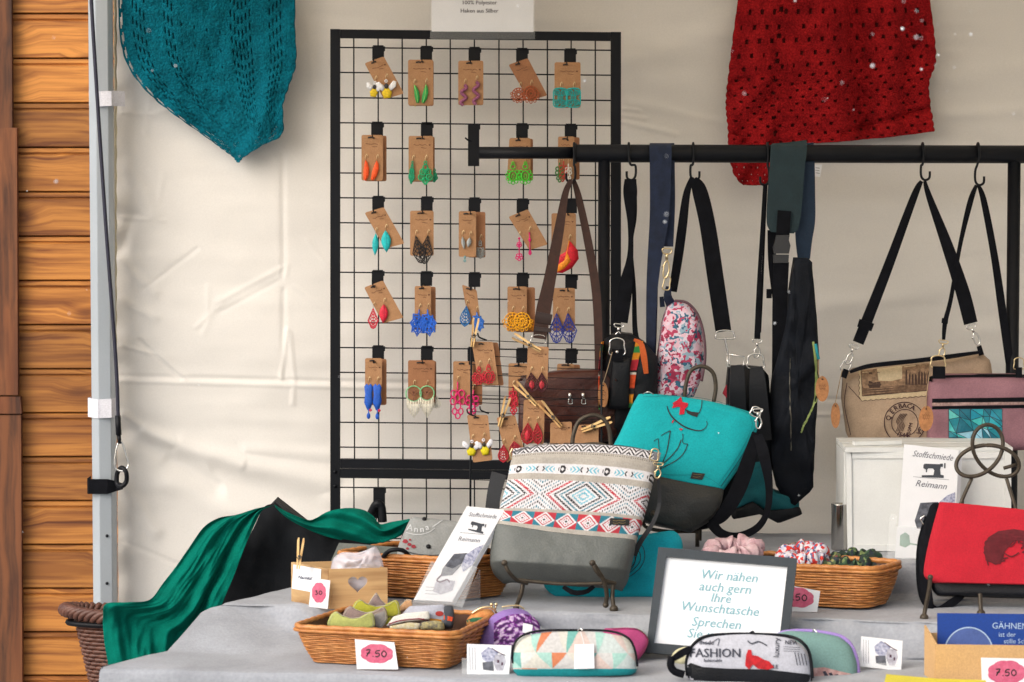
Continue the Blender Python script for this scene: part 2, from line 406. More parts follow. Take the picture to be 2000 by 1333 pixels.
# ------------------------------------------------ wooden hut behind, at the left
YH = 1.0
HW = wood('hut_wood', '#84481a', '#c9853c', 1.6, 95, True, .62)
HD = wood('hut_post_wood', '#2e1a10', '#7d4a28', 1.2, 40, False, .65, True)
x0, x1 = P(-260, 600, YH).x, P(300, 600, YH).x
ph = (P(0, 115, YH).z - P(0, 1320, YH).z) / 14
hut = thing('wooden_hut', 'orange brown plank hut wall standing at the left, behind the aluminium tent pole', 'hut', ((x0 + x1) / 2, YH, 0))
zt = P(100, 115, YH).z
first = None
for k in range(-3, 25):
    if k == -3:
        mb = MB(); th = .024; top = zt + 3 * ph; gp = .0018; gr = ph * .14
        prof = [(0, top - ph + gp), (-.004, top - ph + gp + .002), (-.004, top - gr - .0025), (.002, top - gr), (.002, top - gr + .0015), (-.0035, top - gr + .004), (-.0035, top - gp), (0, top - .001), (th, top - .001), (th, top - ph + gp)]
        n = len(prof); v = [(x0, YH + a, b) for a, b in prof] + [(x1, YH + a, b) for a, b in prof]
        mb.add(v, [tuple(range(n)), tuple(range(2 * n - 1, n - 1, -1))] + [(i, i + n, (i + 1) % n + n, (i + 1) % n) for i in range(n)], False)
        first = mb.build('plank', HW, hut)
    else:
        o = first.copy(); C.objects.link(o); o.parent = hut; o.location.z = -(k + 3) * ph
mb = MB(); mb.box(((x0 + x1) / 2, YH + .04, 1.4), (x1 - x0 + .02, .03, 2.8)); mb.build('backing_board', HD, hut)
for a, b, ex in ((-60, 250, 22), (250, 772, 33), (775, 808, 40), (811, 1400, 41)):
    pa = P(ex, a, YH - .03); pb = P(ex + (3 if a > 250 else 2), b, YH - .03); xl = P(-60, 300, YH - .03).x
    mb = MB(); th = .026
    q = [(xl, pa.z), (pa.x, pa.z), (pb.x, pb.z), (xl, pb.z)]
    mb.prism([V((x, YH - .032 - (.004 if a == 775 else 0), z)) for x, z in q], V((0, th, 0))); mb.build('corner_board', HD, hut)
mb = MB(); mb.box(((x0 + x1) / 2 - .1, YH + .3, 3.0), (x1 - x0 + .6, 1.2, .03), Matrix.Rotation(math.radians(-18), 3, 'X')); mb.build('roof', HD, hut)

# ------------------------------------------------ market tent
YW = .45
WALL = mat('tent_cloth', (.72, .695, .66), .85, .035, 2.5, .10, 900, grain=.035)
CAN = mat('canopy_cloth', (.66, .62, .55), .85, .04, 3)
t = CAN.node_tree; tl_ = t.nodes.new('ShaderNodeBsdfTranslucent'); tl_.inputs[0].default_value = (.95, .87, .74, 1); mx_ = t.nodes.new('ShaderNodeMixShader'); mx_.inputs[0].default_value = .9
t.links.new(t.nodes['Principled BSDF'].outputs[0], mx_.inputs[1]); t.links.new(tl_.outputs[0], mx_.inputs[2]); t.links.new(mx_.outputs[0], t.nodes['Material Output'].inputs[0])
tent = thing('market_tent', 'beige cloth market tent with wrinkled back wall and silver pole on the left', 'tent', (.6, .4, 0))
A0 = P(222, 0, YW); xr = 2.3
cre = []   # creases: (x0,y0,x1,y1,width_px,amp_m)
for q in ((230, 735, 1250, 760, 4, -.0022), (230, 745, 1250, 772, 4, .0022), (1590, 782, 2000, 776, 4, -.003), (1590, 812, 2000, 806, 4, .003),
          (553, 300, 553, 735, 5, -.0022), (405, 560, 405, 640, 5, .001), (555, 520, 420, 592, 5, .0014), (420, 592, 395, 655, 5, .001), (385, 485, 280, 565, 4, -.0014), (550, 545, 430, 610, 4, -.0012), (560, 520, 552, 560, 4, .0018), (430, 595, 380, 640, 4, .0013), (600, 470, 640, 520, 4, .001), (575, 560, 640, 610, 4, .001), (320, 340, 300, 440, 5, .001), (300, 160, 285, 260, 6, .001), (600, 40, 620, 240, 6, .0012),
          (270, 665, 350, 740, 4, -.0045), (235, 675, 300, 692, 4, .003), (300, 692, 360, 738, 5, .002), (262, 420, 235, 490, 12, -.006), (235, 510, 300, 570, 12, .004), (235, 585, 300, 620, 10, .003),
          (238, 812, 280, 842, 10, .006), (280, 842, 350, 872, 13, .010), (350, 872, 470, 908, 18, .010), (470, 908, 640, 945, 22, .007), (245, 850, 330, 900, 18, -.006), (330, 900, 420, 950, 22, -.009), (420, 930, 640, 1000, 26, -.007), (330, 950, 480, 1010, 26, .006), (480, 880, 640, 890, 14, .004),
          (235, 950, 300, 1040, 14, .006), (235, 1060, 345, 1108, 5, -.002), (560, 645, 548, 740, 4, .003), (565, 650, 573, 740, 4, .002), (573, 745, 570, 790, 4, .002),
          (240, 220, 300, 224, 4, .0018), (300, 224, 350, 208, 5, .0016), (255, 330, 300, 420, 14, .003), (240, 425, 320, 430, 4, .002),
          (1216, 212, 1250, 216, 3, .0025), (1216, 226, 1260, 232, 4, .0025), (1216, 238, 1320, 262, 5, .0025), (1230, 200, 1420, 240, 10, .002), (1830, 225, 2000, 215, 14, .004), (1830, 160, 2000, 130, 22, .004),
          (1620, 360, 2000, 340, 25, .003), (1240, 470, 1500, 540, 18, .002), (1600, 600, 1900, 560, 22, .003), (1260, 560, 1500, 690, 16, .002), (640, 300, 1000, 330, 22, .002), (700, 620, 1000, 560, 26, .002), (650, 980, 900, 940, 26, .005),
          (1600, 860, 1660, 1000, 30, .006), (1220, 120, 1420, 60, 30, .004), (1660, 700, 2000, 640, 20, .002)):
    cre.append(q)
NU, NV = 560, 430
xn = (1.18 - A0.x) / (xr - A0.x); ss = np.interp(np.linspace(0, 1, NU + 1), [0, .9, 1], [0, xn, 1]); tt = np.interp(np.linspace(0, 1, NV + 1), [0, .05, .93, 1], [0, .1, .68, 1])
gs, gt = np.meshgrid(ss, tt)
gx = A0.x + (xr - A0.x) * gs; gz = 2.3 - 2.28 * gt; fpx = FPX / 7.65; gpx = 1000 + gx * fpx; gpy = 176 + (1.85 - gz) * fpx; gpos = np.zeros_like(gx); gneg = np.zeros_like(gx)
for a, b, c_, e, w_, am in cre:
    lx, ly = c_ - a, e - b; u = np.clip(((gpx - a) * lx + (gpy - b) * ly) / (lx * lx + ly * ly), 0, 1)
    r2 = ((gpx - a - lx * u) ** 2 + (gpy - b - ly * u) ** 2) / (w_ * w_); ex = abs(am) * np.exp(-np.minimum(r2, 50)); gpos = np.maximum(gpos, ex) if am > 0 else gpos; gneg = np.maximum(gneg, ex) if am < 0 else gneg
gd = gpos - gneg
def wallfn(s, t):
    i, j = round(s * NU), round(t * NV); x, z, px, d = gx[j, i], gz[j, i], gpx[j, i], gd[j, i]
    d += mn.noise(V((x * 1.3, z * 3.2, 3))) * .016 + mn.noise(V((x * 3.5, z * 8, 9))) * .0045 + mn.noise(V((x * 5, z * 32, 19))) * .0011 + mn.noise(V((x * 14 + z * 6, z * 17, 5))) * .0012 + mn.noise(V((x * 9 - z * 15, z * 9 + x * 7, 15))) * .0011
    d += .004 * max(0, 1 - (px - 225) / 40) * math.sin(z * 55 + mn.noise(V((0, z * 7, 2))) * 4)
    return (x, YW - d, z)
mb = MB(); mb.sheet(wallfn, NU, NV); mb.build('back_wall', WALL, tent)
mb = MB(); mb.sheet(lambda s, t: (xr + .01 * math.sin(t * 20), -1.3 + (YW + 1.3) * s, 2.3 - 2.28 * t), 20, 20, .002, (1, 0, 0)); mb.build('side_wall', WALL, tent)  # out-of-view right tent wall, added to keep light off the right side
def roof(s, t):
    x = -.95 + (xr + .95) * s; y = -1.35 + 1.85 * t; m = min(x + .95, xr - x, y + 1.35, .5 - y); return (x, y, 2.27 + m * .42 + .004 * math.sin(x * 17))
mb = MB(); mb.sheet(roof, 60, 40, .002, (0, 0, 1)); mb.build('canopy', CAN, tent)
mb = MB(); mb.sheet(lambda s, t: (-.95 + (xr + .95) * s, -1.352 - .012 * math.sin(s * 70), 2.27 - .1 * t), 120, 3, .0015, (0, -1, 0)); mb.build('valance', CAN, tent)
# pole
ALU = mat('aluminium', (.42, .46, .50), .42, .06, 5, metal=.3, grain=.03)
YP = .36
L0, R0 = P(176, 600, YP).x, P(216, 600, YP).x; dv = .046
def polepts(z): 
    a = L0; b = R0; c1 = P(192, 600, YP).x
    return [(a, YP + .012, z), (a + .001, YP + .008, z), (c1 - .001, YP - .006, z), (c1 + .001, YP - .006, z), (b - .002, YP - .001, z), (b, YP + .001, z), (b + .006, YP + .012, z), (b + .006, YP + .04, z), (a, YP + .04, z)]
mb = MB(); a_, b_ = polepts(0), polepts(2.28); n = len(a_); mb.add(a_ + b_, [tuple(range(n))[::-1], tuple(range(n, 2 * n))] + [(i, (i + 1) % n, (i + 1) % n + n, i + n) for i in range(n)], False)
pole = mb.build('pole', ALU, tent)
for py in (1047, 1140):
    mb = MB(); mb.ball(P(209, py, YP - .004), .0035, 5); mb.build('rivet', BLK, pole)
mb = MB()
for x in (xr - .03,): mb.box((x, YP, 1.13), (.045, .045, 2.27))
mb.box((-.87, -1.3, 1.13), (.04, .04, 2.27)); 
mb = MB(); mb.box((xr - .03, YP, 1.13), (.045, .045, 2.27)); mb.build('pole', ALU, tent)
WS = mat('white_velcro', (.66, .66, .72), .8, .05, 30, .3, 300)
for (ya, yb, xa, xb, nm) in ((178, 208, 173, 240, 0), (780, 817, 171, 228, 1)):
    mb = MB(); tl, br = P(xa, ya, YP - .012), P(xb, yb, YP - .012); l0 = P(200, ya, YP - .012)
    z0, z1 = br.z, tl.z
    path = [(tl.x, YP + .045), (tl.x - .002, YP + .01), (P(192, ya, YP).x, YP - .0105), (R0, YP - .006), (R0 + .009, YP + .006), (br.x, YP + .03)]
    th = .0015; v = []
    for i, (x, y) in enumerate(path):
        dz = .001 * math.sin(i * 2.2); v += [(x, y, z0 + dz), (x, y, z1 + dz), (x, y + th, z1 + dz), (x, y + th, z0 + dz)]
    f = []
    for i in range(len(path) - 1):
        for k in range(4): f.append((4 * i + k, 4 * i + (k + 1) % 4, 4 * i + 4 + (k + 1) % 4, 4 * i + 4 + k))
    mb.add(v, f, False); st = mb.build('pole_strap', WS, tent)
    mb = MB(); c0 = P(207, (ya + yb) / 2, YP - .016); mb.box(c0, (.024, .002, (z1 - z0) * .96)); mb.build('strap_end', WS, st)
# welt rope hem beside the pole
mb = MB(); pts = [(225 + .8 * math.sin(k * 1.1), -30 + k * 8, YW - .02) for k in range(175)]; mb.tube([P(*p) for p in pts], .0035, 5)
mb.build('hem', mat('hem_cloth', (.55, .5, .36), .9), tent)

# ------------------------------------------------ guy cord with ratchet strap
cord = thing('guy_cord', 'thin black guy cord running down the silver pole to a carabiner', 'cord', P(232, 930, YP - .05))
mb = MB(); ptube(mb, [(176, -40, YP - .05), (186, 130, YP - .05), (206, 430, YP - .05), (226, 700, YP - .05), (231, 820, YP - .05)], .0042, 7, 40); mb.build('rope', mat('cord_nylon', (.012, .012, .03), .5, .3, 200), cord)
mb = MB(); ptube(mb, [(230, 812, YP - .05), (232, 850, YP - .05)], .0062, 8, smooth=False); ptube(mb, [(232, 850, YP - .05), (234, 867, YP - .05)], .0045, 8, smooth=False); mb.build('crimp_sleeve', BLKP, cord)
mb = MB(); ptube(mb, [(231, 866, YP - .05), (227, 880, YP - .05), (224, 905, YP - .05), (228, 917, YP - .05), (243, 920, YP - .052), (251, 908, YP - .05), (247, 890, YP - .05), (240, 868, YP - .05), (235, 861, YP - .05)], .0022, 8, 50, closed=True); mb.build('carabiner', SIL, cord)
mb = MB(); ptube(mb, [(237, 914, YP - .048), (229, 925, YP - .04), (229, 945, YP - .04), (238, 950, YP - .05), (247, 940, YP - .05), (246, 922, YP - .055)], .0052, 8, 40, closed=True); mb.build('ring', BLKP, cord)
mb = MB(); 
tl, br = P(168, 937, YP - .02), P(213, 966, YP - .02); path = [(tl.x + .002, YP + .05), (tl.x, YP), (tl.x + .004, YP - .013), (P(211, 950, YP).x, YP - .014), (P(227, 950, YP).x, YP - .006), (P(241, 955, YP).x, YP - .012)]
v = []
for i, (x, y) in enumerate(path):
    q = .2 * max(0, i - 3); z1, z0 = tl.z - .005 * max(0, i - 3), br.z + .005 * max(0, i - 3); v += [(x, y, z0), (x, y, z1), (x, y + .003, z1), (x, y + .003, z0)]
f = []
for i in range(len(path) - 1):
    for k in range(4): f.append((4 * i + k, 4 * i + (k + 1) % 4, 4 * i + 4 + (k + 1) % 4, 4 * i + 4 + k))
mb.add(v, f, False); mb.build('pole_clamp', BLKW, cord)
mb = MB(); mb.ball(P(233, 950, YP - .03), .004, 6); mb.ball(P(228, 945, YP - .03), .0028, 6); mb.build('rivet', SIL, cord)

# ------------------------------------------------ stepped sales table
ZA, ZB, ZC = .78, .85, .92
CLOTH = mat('grey_cloth', (.305, .32, .355), .95, .13, 11, .5, 190, sheen=.1, bd=.002, grain=.09, gs_=150)
e_ = V((math.cos(math.radians(10)), -math.sin(math.radians(10)), 0)); dd = V((math.sin(math.radians(10)), math.cos(math.radians(10)), 0))
TO = V((-.767, -.75, 0))
# rows of the cloth profile: (depth from front edge, height, left shift)
prof = [(-.012, .05, -.01), (-.010, .4, -.008), (-.006, .70, -.004), (0, .771, 0), (.004, .778, .002), (.012, ZA, .005), (.10, ZA, .038), (.20, ZA, .075), (.335, ZA + .002, .105), (.352, ZA + .02, .12), (.364, ZB - .012, .137), (.371, ZB - .001, .142), (.379, ZB, .147), (.45, ZB, .175), (.60, ZB, .22), (.644, ZB, .24)]
prof2 = [(.644, ZB, .24), (.660, ZB + .01, .335), (.667, ZC - .01, .34), (.675, ZC, .345), (.8, ZC, .40), (1.0, ZC, .44), (1.09, ZC, .45), (1.1, ZC - .02, .45), (1.105, .1, .45)]
prof1b = [(.644, ZB, .24), (.8, ZB, .34), (1.0, ZB, .44), (1.09, ZB, .45), (1.1, ZB - .02, .45), (1.105, .1, .45)]
def prow(pr, x):
    def f(s, t):
        k = t * (len(pr) - 1); i = min(int(k), len(pr) - 2); u = k - i; a, b = pr[i], pr[i + 1]; d, z, l = [a[q] + (b[q] - a[q]) * u for q in range(3)]
        xa = x[0] if x[0] is not None else l; X = xa + (x[1] - xa) * s
        if x[0] is None and .2 < d < .379: zl = ZA + (ZB - ZA) * min(1, (d - .2) / .175); z += (zl - z) * math.exp(-((X - xa) / .2) ** 2)
        p = TO + e_ * X + dd * d; flat = z in (ZA, ZB, ZC)
        wv = mn.noise(V((p.x * 5, p.y * 6, 1))) * .0035 + mn.noise(V((p.x * 19, p.y * 15, 4))) * .0016 + .0022 * max(0, mn.noise(V((p.x * 7 + p.y * 13, p.y * 6, 14))) - .25)
        hang = 0 if z >= ZA - .02 else (ZA - z)
        riser = 1 if (abs(z - ZA) > .004 and abs(z - ZB) > .004 and abs(z - ZC) > .004 and z > ZA) else 0
        off = hang * .05 * math.sin(X * 16 + 1) * min(1, hang * 5) + riser * (.020 * mn.noise(V((p.x * 9, z * 12, 2))) + .009 * mn.noise(V((p.x * 25 + z * 40, z * 20, 7))))
        return (p.x, p.y + off, z + wv)
    return f
table = thing('stepped_table', 'stepped sales table draped in light grey cloth, carrying baskets and bags', 'table', (.6, -.4, 0))
mb = MB(); mb.sheet(prow(prof, (None, 3.0)), 240, 15 * 6); mb.sheet(prow(prof1b, (None, .93)), 60, 24); mb.sheet(prow(prof2, (.93, 3.0)), 130, 40)
# side fall at the left
def side(s, t):
    n = len(prof) - 3; k = 3 + s * (n - 1); i = min(int(k), len(prof) - 2); u = k - i; a, b = prof[i], prof[i + 1]; d, z, l = [a[q] + (b[q] - a[q]) * u for q in range(3)]
    p = TO + e_ * (l - .01 * t) + dd * d; return (p.x - .01 * t + .01 * math.sin(s * 30) * t, p.y, z * (1 - t) + .05 * t)
mb.sheet(side, 60, 10); mb.build('tablecloth', CLOTH, table)
for (x, y) in ((-.2, -.6), (1.7, -1.1), (-.1, .1), (2.0, 0)):
    mb = MB(); mb.box((x, y, .38), (.04, .04, .76)); mb.build('leg', ALU, table)
def yT(px, py, z): return T(px, py, z).y
# ------------------------------------------------ wire display grid
YG = .30
grid = thing('display_grid', 'tall black framed wire grid panel carrying the earring cards', 'display grid', P(930, 1200, YG))
def gy(px, py): return py + (px - 645) * .0105   # the panel hangs slightly askew
def gp(px, py, y=YG): return P(px, gy(px, py), y)
def bar(mb, x0_, y0_, x1_, y1_, y=YG, th=.02):
    mb.prism([gp(x0_, y0_, y), gp(x1_, y0_, y), gp(x1_, y1_, y), gp(x0_, y1_, y)], V((0, th, 0)))
for a in ((645, 57, 664, 1250), (1193, 57, 1213, 1250), (664.5, 57.5, 1192.5, 75)):
    mb = MB(); bar(mb, *a, YG - .008); mb.build('frame_bar', BLK, grid)
for a in ((664.5, 897, 1192.5, 914.5), (664.5, 916.5, 1192.5, 934)):
    mb = MB(); bar(mb, *a, YG - .008); mb.build('cross_bar', BLK, grid)
vx = [691, 738.4, 785.5, 832.6, 879.4, 926.5, 974.5, 1021.6, 1069, 1115.5, 1162.6]
hy = [93, 141.7, 191, 240, 289, 338, 386.5, 435.3, 484, 532, 581.5, 630, 679, 727.5, 776.5, 825, 873.5]
WR = .00155
for x in vx:
    for a, b in ((72, 899), (932, 1250)):
        mb = MB(); mb.tube([gp(x, a), gp(x + (1.5 if a < 500 else 2), b)], WR, 6); mb.build('wire', BLK, grid)
for y in hy + [952, 1002, 1051, 1100, 1149, 1198]:
    mb = MB(); mb.tube([gp(662, y, YG - .003), gp(1195, y, YG - .003)], WR, 6); mb.build('wire', BLK, grid)
for y in (922, 950):
    mb = MB(); mb.ball(gp(654, y, YG - .009), .004, 6); mb.build('bolt', BLK, grid)

# ------------------------------------------------ paper sign in a plastic sleeve on the grid's top bar
sg = thing('paper_sign', 'white printed paper in a clear sleeve hung over the top bar of the wire grid', 'sign', P(943, 76, YG - .03))
pl = PY(YG - .014)
panel('paper', PAPER, sg, pl, [(843, -70), (1042, -70), (1042, 63), (843, 62)], .001)
mb = MB(); s_ = pl
for tx, y in (('100% Polyester', 9), ('Haken aus Silber', 25)): dtext(mb, s_, tx, 936, y, 11, eps=.0008, bold=.5)
mb.build('lettering', mat('grey_ink', '#5b5660', .8, 0), sg)
clear = bpy.data.materials.new('clear_plastic'); clear.use_nodes = True; t = clear.node_tree; b = t.nodes['Principled BSDF']; b.inputs['Base Color'].default_value = (.9, .93, .95, 1); b.inputs['Roughness'].default_value = .12
tr = t.nodes.new('ShaderNodeBsdfTransparent'); mx = t.nodes.new('ShaderNodeMixShader'); mx.inputs[0].default_value = .13; t.links.new(tr.outputs[0], mx.inputs[1]); t.links.new(b.outputs[0], mx.inputs[2]); t.links.new(mx.outputs[0], t.nodes['Material Output'].inputs[0])
mb = MB(); mb.sheet(lambda s, t: tuple(P(840 + 205 * s, -72 + 149 * t, YG - .017 - .0015 * math.sin(s * 14))), 20, 4); mb.build('sleeve', clear, sg)

# ------------------------------------------------ earrings
COLS = {}
def ec(h, rough=.6):
    k = 'yarn_' + h.strip('#')
    return mat(k, h, rough, .18, 300, .25, 900)
HK = GOLD
def shape(kind, w, h):
    """2D outline parts of an earring hanging from (0,0), y down, in picture units: list of (slot, 'poly'|'line', pts, width)"""
    o = []
    if kind == 'feather':
        o.append((0, 'poly', [(0, 0), (w * .3, h * .12), (w * .5, h * .4), (w * .42, h * .75), (w * .1, h), (-w * .25, h * .95), (-w * .3, h * .6), (-w * .15, h * .2)], 0)); o.append((1, 'line', [(0, 0), (w * .1, h * .5), (-w * .05, h * .95)], 1.3))
    elif kind == 'leaf':
        pts = [(0, 0)] + [(w * .5 * math.sin(math.pi * t) * (1 - .2 * t), h * t) for t in (.12, .25, .4, .55, .7, .85)] + [(0, h)] + [(-w * .5 * math.sin(math.pi * t) * (1 - .2 * t), h * t) for t in (.85, .7, .55, .4, .25, .12)]
        o.append((0, 'poly', pts, 0)); o.append((1, 'line', [(0, 1), (w * .06, h * .5), (0, h * .95)], 1.2))
    elif kind == 'spiral':
        q = [(w * .4 * math.sin(a * .9), h * a / 14) for a in [i * .5 for i in range(29)]]; o.append((0, 'line', q, w * .5)); o.append((1, 'line', [(x + w * .12, y + 1) for x, y in q], 1.6))
    elif kind == 'round':
        r = min(w, h) / 2
        for rr, ww in ((r * .95, 2), (r * .6, 2.2), (r * .25, 2)): o.append((0, 'loop', circ(0, r, rr, rr, 18), ww))
        for k in range(12): a = k * math.pi / 6; o.append((0, 'line', [(r * .25 * math.cos(a), r + r * .25 * math.sin(a)), (r * .95 * math.cos(a), r + r * .95 * math.sin(a))], 2))
        for k in range(7): a = math.pi * (.02 + k * .16); o.append((0, 'loop', circ(r * 1.05 * math.cos(a), r + r * 1.1 * math.sin(a), r * .17, r * .2, 8), 1.6))
    elif kind == 'square':
        r = w / 2
        o.append((0, 'loop', rounded([(-r, 1), (r, 1), (r, h), (-r, h)], r * .6, 3), 2.4))
        for cx, cy in ((-r * .45, h * .25), (r * .45, h * .25), (-r * .45, h * .75), (r * .45, h * .75), (0, h * .5)): o.append((0, 'loop', circ(cx, cy, r * .36, r * .36, 9), 2.2)); o.append((0, 'loop', circ(cx, cy, r * .14, r * .14, 6), 1.5))
        for k in range(9): a = 2 * math.pi * k / 9; o.append((0, 'loop', circ(r * .92 * math.cos(a), h / 2 + h * .46 * math.sin(a), 2.2, 2.2, 6), 1.5))
    elif kind == 'clover':
        o.append((0, 'loop', circ(0, 3, 3, 3, 8), 1.8)); o.append((0, 'loop', circ(0, h * .3, w * .16, h * .16, 10), 2.4))
        for a in (-2.6, -.5, -1.9, -1.2): pass
        for k in range(5): a = math.pi * (.5 + k * .4) ; cx, cy = w * .27 * math.cos(a), h * .62 + h * .2 * math.sin(a); o.append((0, 'loop', circ(cx, cy, w * .2, h * .13, 10), 2.6)); o.append((0, 'loop', circ(cx, cy, w * .08, h * .05, 6), 1.8))
        o.append((0, 'loop', circ(0, h * .93, w * .12, h * .07, 8), 1.8))
    elif kind == 'chandelier':
        for cy, r in ((3, 2.5), (h * .22, w * .16)): o.append((0, 'loop', circ(0, cy, r, r, 8), 2))
        o.append((0, 'loop', circ(0, h * .62, w * .24, h * .22, 12), 2.6)); o.append((0, 'loop', circ(0, h * .64, w * .09, h * .11, 10), 1.8))
        for k in range(9): a = math.pi * (-.25 + k * .1875); o.append((0, 'loop', circ(w * .38 * math.cos(a), h * .64 + h * .28 * math.sin(a), w * .11, w * .11, 7), 1.8))
    elif kind in ('lattice', 'drop'):
        m_ = .6 if kind == 'lattice' else .68; q = [(0, 0), (w / 2, h * m_), (w * .2, h * .95), (0, h), (-w * .2, h * .95), (-w / 2, h * m_)]
        if kind == 'drop': q = [(0, 0)] + [(w / 2 * math.sin(math.pi * min(1, t ** 1.5)) ** .8, h * t) for t in (.2, .4, .6, .75, .88)] + [(0, h)] + [(-w / 2 * math.sin(math.pi * min(1, t ** 1.5)) ** .8, h * t) for t in (.88, .75, .6, .4, .2)]
        o.append((0, 'loop', q, 2)); 
        def inside(t): 
            return w / 2 * (t / m_ if t < m_ else max(.05, (1 - t) / (1 - m_)) ** .8)
        for t in (.2, .34, .48, .62, .76, .9):
            a = inside(t); b = inside(min(.97, t + .22)); c_ = inside(max(.02, t - .2))
            o.append((0, 'line', [(-a, h * t), (0, h * min(.98, t + .16)), (a, h * t)], 1.5)); o.append((0, 'line', [(-a * .9, h * t), (0, h * max(.02, t - .18)), (a * .9, h * t)], 1.5))
        o.append((0, 'line', [(0, 0), (0, h)], 1.4))
    elif kind == 'flower':
        for cy, r in ((2, 1.5), (h * .3, w * .3), (h * .8, w * .42)):
            for k in range(5): a = k * 1.257 + .3; o.append((0, 'loop', circ(r * .55 * math.cos(a), cy + r * .55 * math.sin(a), r * .4, r * .4, 7), 2))
        o.append((0, 'line', [(0, 0), (0, h * .8)], 2))
    elif kind == 'flame':
        o.append((0, 'poly', [(0, 0), (w * .45, h * .25), (w * .55, h * .5), (w * .3, h * .8), (-w * .1, h * .98), (-w * .45, h), (-w * .55, h * .75), (-w * .4, h * .5), (-w * .1, h * .35)], 0))
        o.append((1, 'poly', [(w * .0, h * .38), (w * .2, h * .6), (-w * .05, h * .85), (-w * .35, h * .97), (-w * .35, h * .75), (-w * .1, h * .6)], 0)); o.append((1, 'line', [(-w * .45, h), (-w * .1, h * .6), (0, 0)], 1.5))
        o.append((0, 'loop', circ(-w * .5, h * 1.02, 3, 3, 7), 1.6))
    elif kind == 'bee':
        o.append((0, 'poly', [(-w * .14, h * .42), (w * .14, h * .42), (w * .24, h * .7), (w * .16, h), (-w * .16, h), (-w * .24, h * .7)], 0))
        for sgn in (-1, 1): o.append((1, 'poly', [(sgn * w * .08, h * .4), (sgn * w * .35, h * .08), (sgn * w * .5, h * .14), (sgn * w * .46, h * .42), (sgn * w * .2, h * .62)][::sgn], 0)); o.append((0, 'line', [(sgn * w * .07, h * .5), (sgn * w * .08, h * .98)], 1.4))
        o.append((2, 'poly', circ(0, h * .35, w * .11, h * .15, 8), 0)); o.append((1, 'loop', circ(0, h * .08, 2.5, 2.5, 7), 2))
    elif kind == 'tree':
        r = w / 2; o.append((0, 'loop', circ(0, r, r, r, 22), 2.2)); 
        for pts in ([(0, 2 * r - 1), (0, r)], [(0, r * 1.3), (-r * .5, r * .8), (-r * .7, r * .9)], [(0, r * 1.3), (r * .5, r * .8), (r * .7, r)], [(0, r), (-r * .3, r * .4)], [(0, r), (r * .3, r * .4)], [(0, r * 1.1), (0, r * .3)], [(0, 2 * r - 2), (-r * .4, r * 1.75)], [(0, 2 * r - 2), (r * .4, r * 1.75)]): o.append((2, 'line', pts, 1.4))
        for k in range(9): x = -r * .85 + r * 1.7 * k / 8; y = r + math.sqrt(max(0, r * r - x * x)); ln = (h - 2 * r) * (.55 + .45 * (1 - abs(x) / r)); o.append((1, 'line', [(x, y), (x + .5, y + ln)], 2))
    elif kind == 'fish':
        o.append((0, 'poly', [(-w * .45, h * .1), (-w * .2, h * .02), (0, h * .08), (w * .2, h * .02), (w * .45, h * .12), (w * .35, h * .3), (w * .45, h * .5), (w * .25, h * .7), (w * .1, h * .78), (-w * .15, h * .75), (-w * .45, h * .55), (-w * .35, h * .3)], 0)); o.append((0, 'poly', circ(0, h * .92, w * .2, h * .09, 9), 0)); o.append((1, 'loop', circ(w * .2, h * .76, 1.8, 1.8, 6), 2.5)); o.append((0, 'line', [(0, h * .7), (0, h * .9)], 2))
    elif kind == 'star':
        q = []
        for k in range(16): a = -math.pi / 2 + 2 * math.pi * k / 16; r = (1 if k % 2 == 0 else .72) * (.75 if -2.5 < a < -.6 else 1); q.append((w * .5 * r * math.cos(a), h * .52 + h * .48 * r * math.sin(a)))
        o.append((0, 'loop', q, 3)); o.append((0, 'loop', [(x * .7, h * .52 + (y - h * .52) * .72) for x, y in q], 2.4)); o.append((0, 'line', [(0, 0), (0, h * .9)], 2.4))
        for k in range(8): a = 2 * math.pi * k / 8; o.append((0, 'line', [(0, h * .52), (w * .46 * math.cos(a), h * .52 + h * .42 * math.sin(a))], 2.6))
        for k in range(6): a = 2 * math.pi * k / 6; o.append((0, 'loop', circ(w * .25 * math.cos(a), h * .55 + h * .22 * math.sin(a), w * .13, h * .1, 7), 2.6))
    elif kind == 'lace':
        o.append((0, 'line', [(0, 0), (0, h * .3)], 2.4))
        for cx, cy, rx, ry in ((-.25, .32, .2, .1), (.25, .32, .2, .1), (-.3, .52, .18, .1), (.3, .52, .18, .1), (0, .42, .16, .12), (0, .66, .2, .11), (-.2, .8, .15, .09), (.2, .8, .15, .09), (0, .92, .16, .08)): o.append((0, 'loop', circ(cx * w, cy * h, rx * w, ry * h, 8), 2.6))
    return o
